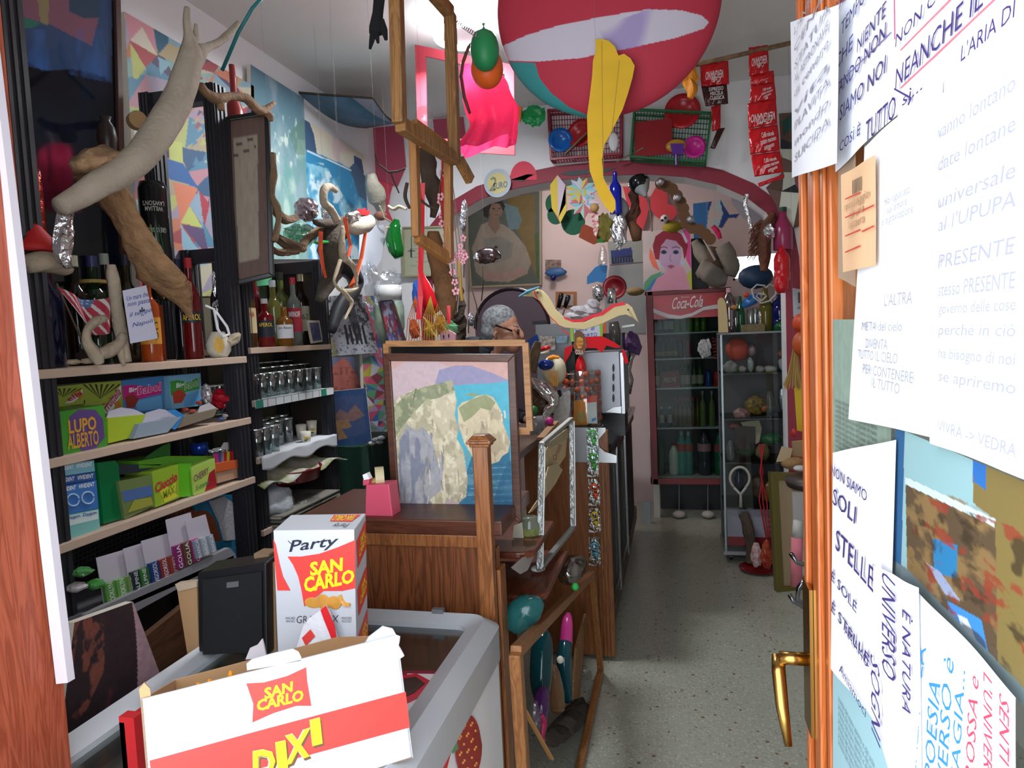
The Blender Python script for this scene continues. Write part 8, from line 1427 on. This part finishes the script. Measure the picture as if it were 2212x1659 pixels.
solo('blue_fish', ptube([(1600, 665, 3), (1612, 655, 10), (1628, 645, 12), (1640, 638, 5)], VY, M('#2c6ab0', r=.2), 12), 'bright blue fish-shaped plastic piece on the display case', 'ornament', smooth=True); solo('turquoise_bottle_end', pball(1703, 682, 16, VY-.1, M('#1c8a6c', r=.1, t=.4, b=.4), .2, ry=20), 'crumpled turquoise plastic bottle with red cap, case right end', 'bottle', smooth=True); solo('green_bottle_end', pball(1688, 706, 16, VY-.12, M('#146a3c', r=.1, t=.4, b=.4), .2, ry=12), 'green plastic bottle bottom at the right end of case top', 'bottle', smooth=True)
g = G(); Hh = [(1645, 655), (1628, 642), (1624, 625), (1635, 615), (1652, 617), (1655, 622), (1662, 614), (1676, 620), (1676, 636), (1662, 650), (1645, 655)]; ptube([(x, y, 1.8) for x, y in Hh], VY-.06, M('#b8b4ac'), 8, g=g); ptube([(1645, 650, 1.6), (1634, 640, 1.6), (1638, 634, 1.6), (1652, 636, 1.6), (1656, 640, 1.6), (1645, 650, 1.6)], VY-.06, M('#b8b4ac'), 8, g=g); solo('wire_heart', g, 'white double wire heart rising over the display case bottles', 'ornament')
for i, (x, hw, yt) in enumerate(((1590, 9, 672), (1622, 9, 668), (1632, 7, 664))): cb(('clear glass jar with round brown lids beside the wooden board', 'clear glass tumbler in the middle of the display case top', 'slim clear glass cylinder behind the wire heart')[i], x, yt, hw, 'can', TG, nm='glass_jar', cat='jar')
solo('orange_ball', pball(1612, 637, 6, VY-.05, M('#b8402c')), 'little orange-red ball among bottles on the display case', 'ball'); solo('tan_disc', pball(1586, 664, 8, VY-.06, M('#a8743c', r=.6), ry=5), 'round tan lid above the glass jar on the case', 'lid'); solo('small_basket', G().box(at(1600, 710, VY-.06).x, at(1652, 710, VY-.06).x, VY-.07, VY-.02, zv, zv+.05, M('#7a6a48', r=.7, nz=.4, ns=60)), 'low straw basket at the front of the display case top', 'basket')
sh_ = [VSH[0], VSH[1], VSH[2], VSH[3]]
solo('basketball', pball(1593, 755, 25, VY, M('#b8402c', r=.7), depth=22, g=None), 'orange-red ball with dark ribs inside the display case', 'ball', smooth=True)
r = random.Random(5)
def incase(name, lb, x, y, rx, ry, m, cat='ornament', nz=.3): return solo(name, pball(x, y, rx, VY-.03, m, nz, 12, ry=ry, depth=min(rx, 14)), lb, cat, smooth=True)
ST = M('#9a948e', r=.7, nz=.3)
for nm, lb, x, y, rx, ry, m, ct in (('white_rock', 'large white coral lump under the orange ball', 1578, 793, 16, 12, ST, 'stone'), ('green_ball', 'small green ball among the white stones in the case', 1588, 797, 7, 7, M('#1c8a3a', r=.4), 'ball'), ('shell', 'pale shell beside the green ball in the case', 1604, 797, 9, 6, ST, 'shell'), ('figurine', 'small clear stone figurine upright in the case', 1622, 788, 7, 14, M('#8f928c', r=.3), 'figurine'), ('shell', 'big white seashell at the right of the upper case shelf', 1665, 797, 13, 8, M('#a8a29a', r=.5), 'shell'), ('round_mirror', 'small round pink ornament beside the orange ball', 1625, 758, 8, 12, M('#8a6f70', r=.3), 'ornament'), ('brown_ornament', 'brown round ornament on a white base, case right side', 1688, 765, 8, 8, M('#8a4a34', r=.5), 'ornament'), ('white_box', 'small white box with a pink mark, case right side', 1690, 786, 8, 13, M('#b0aaa8', r=.6), 'box'), ('shell', 'grey shell cluster in the middle of the upper shelf', 1643, 797, 10, 7, ST, 'shell'), ('plate', 'oval pink patterned dish on the second case shelf', 1602, 893, 18, 12, M('#b08f8c', r=.4, nz=.4, ns=40, c2='#7a3a34'), 'dish'), ('striped_animal', 'yellow and brown striped toy on the second case shelf', 1632, 875, 22, 20, M('#9c7c2c', r=.6, nz=.8, ns=40, c2='#3a2a14'), 'toy'), ('orange_fruit', 'orange round toy fruit behind the striped toy', 1650, 882, 10, 8, M('#a85a24', r=.5), 'toy'), ('blue_toy', 'dark blue small piece at the right of second shelf', 1672, 896, 8, 5, M('#1c2450', r=.4), 'toy'), ('foil_strip', 'strip of bright crumpled foil at the right in the case', 1691, 860, 10, 28, FOIL, 'foil'), ('green_umbrella', 'green glass umbrella shape on the third case shelf', 1668, 948, 24, 12, M('#0f6a30', r=.1, t=.3), 'ornament'), ('clear_bottle', 'clear bottle with orange cap on the third case shelf', 1578, 975, 10, 25, M('#8f8c88', r=.1, t=.5), 'bottle'), ('red_white_parasol', 'red and white parasol piece on the third case shelf', 1585, 920, 12, 6, M('#a87a70', r=.6, nz=.7, ns=50, c2='#8a1c1c'), 'ornament'), ('green_moss', 'green mossy decoration under the brown photo frame', 1610, 975, 22, 12, M('#2f4a34', r=.9, nz=.4), 'plant'), ('tan_leaf', 'tan leaf-like ornament right of the brown photo frame', 1648, 975, 16, 18, M('#7a6a44', r=.7), 'ornament'), ('yellow_jug', 'large amber jug on the fourth case shelf', 1670, 1060, 30, 24, M('#8a6428', r=.3), 'jug'), ('tan_board', 'round tan form behind the amber jug', 1640, 1050, 16, 26, M('#5a4434', r=.5), 'ornament')):
    incase(nm, lb, x, y, rx, ry, m, ct)
solo('shelf_bottle', ptube([(1664, 905, 9), (1664, 880, 8), (1663, 860, 7), (1662, 845, 4)], VY-.03, M('#8a9090', r=.08, t=.6), 12), 'small clear bottle with green collar on the second case shelf', 'bottle', smooth=True); solo('brown_photo', cut([(1586, 920), (1632, 922), (1630, 972), (1590, 970)], VY-.06, .012, M('#35221f', r=.4)), 'dark brown photo frame on the third case shelf', 'frame'); solo('cream_shell', cut([(1600, 913), (1615, 910), (1640, 908), (1646, 925), (1640, 955), (1632, 960), (1632, 922), (1604, 920)], VY-.05, .01, M('#b0a080', r=.6)), 'cream paper scroll over the dark brown photo frame', 'paper')
g = G(); ptube([(1598+21*math.cos(a_), 1033+24*math.sin(a_), 3) for a_ in np.linspace(2.2, 7.2, 20)], VY0-.03, M('#a8a49a'), 8, g=g); ptube([(1585, 1053, 3), (1600, 1068, 3), (1600, 1095, 4)], VY0-.03, M('#a8a49a'), 8, g=g); ptube([(1612, 1052, 3), (1600, 1068, 3)], VY0-.03, M('#a8a49a'), 8, g=g); solo('white_hoop', g, 'white rope loop shaped like a bulb before the display case', 'ornament', smooth=True)
solo('dark_blue_bottle', ptube([(1596, 1060, 9), (1596, 1035, 10), (1596, 1022, 5), (1596, 1016, 5)], VY0+.03, M('#161c38', r=.15), 12), 'little dark bottle framed by the white rope loop', 'bottle', smooth=True)
for i in range(3): solo('red_ribbon_strand', ptube([(1640+i*5, 960, 1.5), (1648-i*3, 1020, 1.8), (1640+i*8, 1080, 1.5), (1655+i*4, 1160, 1.6)], VY0-.03-.01*i, M('#a81c24', r=.4), 6), 'curling red ribbon strand down the front of the display case', 'ribbon', 'red ribbon strands on the display case')
g = G()
for i in range(6): g.box(VX0+.28, VX1-.05, VY0+.038, VY0+.04, VB-.07-i*.035, VB-.063-i*.035, M('#a8303a'))
solo('printed_lines', g, 'white and red lined card standing in the bottom of the display case', 'card')
solo('driftwood_stick', ptube([(1605, 1110, 10), (1616, 1140, 11), (1622, 1180, 10), (1622, 1215, 9)], VY0-.06, M('#57483c', r=.9, nz=.3), 10, .3), 'dark driftwood stick leaning against the display case', 'driftwood')
c = at(1640, 1228, ('Z', .012)); k = mpp(c); t = thing('red_dish', 'shallow red plastic dish on the floor before the display case', 'dish', (c.x, c.y, 0)); build('dish', G().lathe([(0, 0), (.09, 0), (.125, .018), (.128, .02), (.09, .006), (0, .006)], (c.x, c.y, 0), 30, M('#7c1018', r=.25)), t, smooth=True)
solo('snack_pack', pball(1634, 1200, 12, 4.62, M('#a86a70', r=.2, b=.6, nz=.5, ns=30, c2='#c8b8b4'), .3, 14, ry=26, depth=8), 'crinkled pink and white snack pack standing in the red dish', 'packet'); solo('snack_pack', pball(1656, 1200, 12, 4.60, M('#a8502c', r=.2, b=.6, nz=.5, ns=30, c2='#8a1c1c'), .3, 14, ry=30, depth=8), 'orange and silver foil snack pack in the red dish', 'packet')
# ---------------- right side: chair, frame, lanterns ----------------
q = [(1678, 1036), (1790, 1040), (1790, 1258), (1690, 1266)]; pG = vplane(.585, 4.30, 1.0, 4.45); a = Art(30, 60, q, '#a08a6c').poly([(1712, 1060), (1790, 1062), (1790, 1258), (1716, 1240)], '#b8b8b8').poly([(1711, 1050), (1790, 1052), (1790, 1068), (1711, 1066)], '#7a6448')
picture('gilt_frame', 'tall green and gold framed picture with wide mount leaning right', q, pG, a, .02, fr=.045, frm=M('#6a6030', r=.4, m=.3), frd=.02, edge='#4a4a2c')
t = thing('tube_chair', 'chrome tube chair partly hidden behind the orange door edge', 'chair', (.78, 3.5, 0)); CR = M('#8f9298', r=.2, m=1); p0 = at(1741, 1290, 3.3)
for nm, P_ in (('hoop', [(1708, 1195), (1722, 1215), (1745, 1222), (1765, 1215)]), ('hoop', [(1742, 1248), (1725, 1270), (1722, 1295), (1745, 1310), (1770, 1305)]), ('base_ring', [(1706, 1285), (1715, 1300), (1735, 1310), (1765, 1318)])): build(nm, G().tube([at(x, y, 3.3) for x, y in P_], .011, 10, CR), t, smooth=True)
build('seat', G().lathe([(.0, 0), (.17, 0), (.18, .03), (0, .035)], (at(1785, 1100, 3.4).x, 3.4, at(1780, 1050, 3.4).z), 24, M('#2c2422', r=.4)), t, smooth=True); build('stem', G().tube([(.79, 3.4, 0), (.79, 3.4, .85)], .02, 10, CR), t)
t = thing('paint_roller', 'pink roller tube with white end standing by the chair', 'roller', at(1722, 1275, 3.4)); build('pink_sleeve', ptube([(1720, 1265, 12), (1722, 1160, 12)], 3.42, M('#c8707c', r=.8), 16), t, smooth=True); build('white_end', ptube([(1722, 1160, 11.5), (1724, 1124, 10)], 3.42, M('#b0aca8', r=.6), 16), t, smooth=True)
solo('basket_hat', pball(1712, 1000, 26, 3.7, M('#8a6a44', r=.8, nz=.2, b=.6), .1, 18, ry=14, depth=24), 'tan basket with papers on the seat of the tube chair', 'basket', smooth=True); solo('paper_bag', cut([(1678, 998), (1690, 965), (1712, 970), (1706, 995)], 3.68, .02, M('#a89474', r=.8)), 'folded cream paper bag leaning on the tan basket', 'bag'); solo('brown_bag', cut([(1712, 955), (1742, 952), (1742, 988), (1714, 985)], 3.75, .03, M('#8f7452', r=.8)), 'brown paper bag behind the cream one beside the door', 'bag'); solo('white_disc', pball(1728, 1012, 14, 3.5, M('#a8a8a4', r=.4), ry=7), 'round white lid resting on the chair seat edge', 'lid', smooth=True)
balloon('b', 'upper dark orange balloon beside the door edge', 1737, 697, 24, 22, 3.9, M('#b8401c', r=.5)); balloon('b', 'lower dark orange balloon under the other by the door edge', 1740, 742, 27, 30, 3.9, M('#a84a1c', r=.5))
g = G(); r = random.Random(3); BRM = M('#a8874a', r=.8)
for i in range(46): a_ = r.uniform(-1, 1); ptube([(1718+a_*4, 750+r.uniform(-4, 4), 1.2), (1716+a_*12, 800, 1.3), (1716+a_*(24+r.uniform(-3, 3)), 838+r.uniform(-8, 6), 1)], 4.0+r.uniform(-.03, .03), BRM, 4, g=g)
solo('straw_broom', g, 'straw broom head hanging beside the orange balloons', 'broom'); solo('yellow_board', cut([(1716, 840), (1745, 790), (1745, 935), (1722, 930)], 4.15, .01, M('#c8a41c', r=.6)), 'yellow board behind the straw broom', 'board'); solo('red_tag', pball(1716, 935, 7, 3.95, M('#a8242c', r=.5), ry=10), 'small red and white round tag below the yellow board', 'tag')
q = [(1712, 622), (1748, 628), (1748, 690), (1714, 684)]; a = Art(30, 40, q, '#a8acb4').poly([(1724, 632), (1748, 634), (1748, 655), (1724, 655)], '#4a4448'); t = picture('wall_poster', 'white poster with small dark photo on the right pillar', q, YB-.03, a, .004); lettering(t, [('ARTI', [(1722, 662), (1734, 662), (1734, 668), (1722, 668)], INK)], YB-.03)
solo('metal_box', G().box(at(1388, 1100, 5.7).x, at(1405, 1100, 5.7).x, 5.7, 5.75, 0, at(1395, 1085, 5.7).z, M('#8f9496', r=.4, m=.4)), 'narrow grey metal box standing at the far end of the counter', 'box')
# ---------------- papers on the open door ----------------
def tl(x0, x1, y, h): s = (y-708)/(x0-1393); y1 = 708+s*(x1-1393); return [(x0, y), (x1, y1), (x1, y1+h*(x1-1393)/(x0-1393)), (x0, y+h)]
DP = M('#3a2c70', r=.7); FT = M('#9c9eac', r=.8); BLU = M('#2f86d0', r=.7); RDI = M('#c8405c', r=.7)
def sheet_on_door(lb, q, lay, texts=(), m=None, amp=.003, name='handwritten_paper', cat='paper', lines=()):
    X = XD-.004-.0035*lay; pl = ('X', X); Q = quadpts(q, pl); t = thing(name, lb, cat, sum(Q, Vector())/4); ph = lay*1.7
    g = G().grid(lambda u, v: bil(Q, u, v)+Vector((-amp*math.sin(u*7+v*2+ph)*.5-amp*.5, 0, 0)), 24, 16, m or M('#eef0f6', r=.8)); build('sheet', g, t, smooth=True)
    if texts: lettering(t, [(b_, qq, mm, .15, 0, amp+.0012) for b_, qq, mm in texts], pl, 'handwriting')
    if lines:
        g = G()
        for p0, p1, mm in lines: g.bar(at(*p0, ('X', X-amp-.001)), at(*p1, ('X', X-amp-.001)), .0007, .0012, mm)
        build('drawn_lines', g, t)
    return t
NEWS = M('#8fa394', r=.8, nz=.15, ns=60)
sheet_on_door('greenish newspaper page taped inside the door glass', [(1799, 690), (1925, 690), (1925, 1190), (1799, 1040)], 0, [('\n'.join(['notizia del giorno e del paese di mare']*14), tl(1806, 1895, 860, 150), M('#6a7a70', r=.8))], NEWS, 0, 'newspaper', 'newspaper')
sheet_on_door('pale teal printed page at the bottom of the door glass', [(1799, 1440), (1935, 1560), (1935, 1800), (1799, 1760)], 0, [('\n'.join(['poesia del mare aperto e del sole']*7), tl(1812, 1890, 1500, 110), M('#7a98a0', r=.8))], M('#9cc4cc', r=.8), 0)
sheet_on_door('narrow cream sheet with brown tape along the wooden stile of the door', [(1812, 330), (1850, 310), (1850, 620), (1812, 600)], 0, (), M('#a89078', r=.8), .001)
t = sheet_on_door('white sheet with big purple writing beginning QUANDO, upper left of door', [(1796, 20), (1945, -70), (1948, 240), (1806, 372)], 1, [('QUANDO', tl(1812, 1850, 8, 30), DP), ('TEMPO', tl(1826, 1880, 48, 28), DP), ('NIENTE', tl(1860, 1925, 85, 28), DP), ('FICHE', tl(1800, 1852, 142, 28), DP), ('QUANDO NON', tl(1800, 1925, 200, 32), DP), ('CI SIAMO NOI', tl(1804, 1925, 250, 30), DP), ('COSÌ È', tl(1822, 1868, 302, 26), DP), ('TUTTO', tl(1880, 1946, 262, 44), DP)], lines=[((1798, 193), (1925, 70), M('#7a6a9c'))])
sheet_on_door('white sheet with ruled red lines and purple writing beginning NEANCHE', [(1930, -160), (2330, -420), (2330, 70), (1940, 262)], 2, [("NON C'È", tl(1945, 2060, 68, 34), DP), ('NEANCHE IL', tl(1945, 2140, 150, 42), DP), ("L'ARIA DI", tl(2090, 2212, 98, 34), DP), ('sì...', tl(1960, 2005, 205, 24), DP)], lines=[((1932, -10), (1933, 85), M('#b02a60')), ((1946, 108), (2060, -8), M('#d86a7c')), ((1946, 190), (2160, -12), M('#d86a7c')), ((1932, 192), (1968, 212), DP), ((1968, 212), (1962, 226), DP)])
sheet_on_door('tall white sheet in the middle of the door, faint printed lines and text', [(1868, 318), (2040, 170), (2022, 945), (1838, 905)], 3, [('La Repubblica Del Cuore', tl(1925, 1975, 375, 8), FT), ('Ho ragionato\nsull amore\ne la gravitazione', tl(1915, 1985, 430, 62), FT), ("L'ALTRA", tl(1920, 1982, 635, 26), M('#a4a6b2')), ('METÀ del cielo', tl(1870, 1960, 690, 24), M('#a4a6b2')), ('DIVENTA\nTUTTO IL CIELO', tl(1862, 1950, 730, 44), M('#a4a6b2')), ('PER CONTENERE\nIL TUTTO', tl(1872, 1985, 785, 46), M('#a4a6b2'))])
sheet_on_door('largest white sheet at the right of the door covered in faint handwriting', [(2000, 232), (2330, 5), (2330, 1075), (2016, 958)], 4, [(tx, tl(2040, 2212, y, 30), FT) for tx, y in (('vanno lontano', 270), ('date lontane', 340), ('universale', 420), ("al l'UPUPA", 470), ('PRESENTE', 550), ('stesso PRESENTE', 610), ('governo delle cose', 655), ('perché in ciò', 700), ('ha bisogno di noi', 750), ('se apriremo', 800), ('VIVRÀ -> VEDRÀ', 900))])
sheet_on_door('white curled sheet wrapped over the top of the wooden door stile', [(1708, 48), (1812, 10), (1812, 352), (1712, 384)], 6, [(tx, tl(1722, 1798, y, 16), FT) for tx, y in (("L'ANTICAM", 60), ('CENA?', 98), ('STATUA', 135), ('AL ASTRONAVE', 165), ('di cenere', 195), ('vita', 235), ('PLAVITA', 265), ('mondo', 300), ('SUICIDA', 335))])
t = sheet_on_door('tan paper with barcode and red pen strokes near the top of the door', [(1820, 378), (1894, 334), (1892, 574), (1821, 588)], 5, [('messaggio\ndi una\nlettera', tl(1830, 1885, 440, 60), M('#b08a6a'))], M('#d8b088', r=.8), .002, lines=[((1826, y), (1858, y-14), M('#c83a30')) for y in (430, 470, 510, 545)]+[((1858+4, y), (1888, y-12), M('#c83a30')) for y in (455, 500)]+[((1842+i*3, 390-i*1.5), (1842+i*3, 420-i*1.5), M('#5a4a3a')) for i in range(7)])
q = [(1936, 922), (2330, 1090), (2330, 1640), (1924, 1232)]
a = Art(200, 160, q, '#8fb4b8').poly([(1936, 922), (1958, 930), (1950, 1250), (1924, 1232)], '#2f5c86').poly([(1960, 1026), (2160, 1120), (2165, 1440), (1965, 1270)], '#5a4a38').blot('#8a7048', 8, 3, .5, .65, .8, [(1960, 1026), (2330, 1180), (2330, 1640), (1965, 1270)]).poly([(2110, 990), (2330, 1080), (2330, 1640), (2165, 1440), (2160, 1120), (2112, 1085)], '#7c6c40').poly([(2110, 988), (2140, 1000), (2140, 1060), (2112, 1040)], '#2f6ab0').poly([(2022, 1160), (2078, 1175), (2076, 1250), (2026, 1235)], '#2f78a8').poly([(2008, 1215), (2040, 1235), (2085, 1300), (2050, 1285)], '#8f9cb8').poly([(2056, 1300), (2130, 1340), (2146, 1420), (2100, 1395), (2060, 1350)], '#3f86c8').poly([(2078, 1330), (2100, 1340), (2120, 1390), (2090, 1370)], '#c8d0dc').poly([(1960, 1026), (2160, 1120), (2158, 1136), (1960, 1042)], '#c4d4d4').blot('#3a3024', 10, 9, .58, .7, .8, [(1975, 1060), (2330, 1180), (2330, 1640), (1975, 1290)]).blot('#8a3a2c', 12, 15, .68, .76, .8, [(1975, 1060), (2330, 1180), (2330, 1500), (1975, 1290)]).poly([(1924, 1205), (1960, 1225), (2330, 1600), (2330, 1645), (1924, 1236)], '#6a7a7c')
pl = ('X', XD-.012); Q = quadpts(q, pl); t = thing('shop_photo', 'large glossy colour photo of a cluttered interior taped low on the door', 'photo', sum(Q, Vector())/4); a.mesh('print', Q, Vector((-1, 0, 0)), t, mat=M('#ffffff', r=.25, kind='attr'))
sheet_on_door('white sheet with dark writing SIAMO SOLI STELLE at the lower left of the door', [(1799, 978), (1938, 950), (1926, 1600), (1799, 1445)], 3, [('NON SIAMO', tl(1803, 1882, 1003, 22), DP), ('SOLI', tl(1806, 1858, 1052, 36), DP), ('STELLE', tl(1812, 1900, 1140, 46), DP), ('È SOLE', tl(1803, 1860, 1225, 28), DP), ('È STELLE', tl(1803, 1888, 1290, 30), DP), ('AMIAMO', tl(1832, 1884, 1345, 24), DP), ('Amiamoci', tl(1820, 1880, 1430, 20), DP)])
sheet_on_door('narrow folded sheet with purple writing running down the lower door', [(1893, 1222), (1990, 1270), (1992, 1830), (1886, 1560)], 5, [('UNIVERSO', [(1945, 1260), (1945, 1480), (1915, 1450), (1915, 1232)], DP), ('È NATURA', [(1984, 1330), (1984, 1560), (1960, 1530), (1960, 1315)], DP), ('SOGNI', [(1910, 1440), (1912, 1620), (1892, 1580), (1890, 1410)], DP)])
sheet_on_door('white sheet with blue and red writing at the lower right of the door', [(1975, 1262), (2206, 1508), (2206, 1900), (1975, 1900)], 4, [('LA', [(1982, 1465), (1992, 1400), (2013, 1400), (2003, 1465)], BLU), ('SENZA', [(1965, 1690), (1975, 1520), (2000, 1540), (1988, 1700)], BLU), ('POESIA', [(2008, 1680), (2020, 1460), (2045, 1480), (2030, 1690)], BLU), ('VERSO è', [(2036, 1690), (2052, 1410), (2075, 1430), (2058, 1700)], BLU), ('MAGIA...', [(2066, 1710), (2080, 1440), (2100, 1450), (2084, 1720)], BLU), ('ROSSA e', [(2098, 1680), (2110, 1450), (2130, 1470), (2118, 1690)], RDI), ("L'UNIVERSO", [(2160, 1470), (2160, 1740), (2140, 1720), (2140, 1450)], RDI), ('SENTI', [(2197, 1520), (2197, 1660), (2175, 1640), (2175, 1495)], RDI)])
# ---------------- fine threads from which the hung things dangle ----------------
bpy.context.view_layer.update()
for nm in 'coffee_packet.003 glass_bottle.001 blue_paper_bird knotted_root white_ring dark_blue_bowl blue_scarf rope_loop dark_driftwood paper_mask straw_broom paper_star.002 green_felt_leaf green_bag green_rag rust_cloth red_tag foil_wad foil_balloon bare_twig plate.005 heart_cutout.001 pale_branch pink_ribbon balloon.003 yellow_board bark_piece.001 gold_tube foil_wad.002 paper_star paper_star.001 glove yellow_cloth'.split():
    o = bpy.data.objects.get(nm)
    if o is None: continue
    P_ = [m.matrix_world @ v.co for m in [o]+list(o.children) if m.type == 'MESH' for v in m.data.vertices]
    p = max(P_, key=lambda q: q.z); top_ = ZC if p.y < YB else 2.93
    build('thread', G().tube([p-Vector((0, 0, .01)), Vector((p.x, p.y, top_+.005))], .0003, 4, M('#6a6864', r=.6)), o)
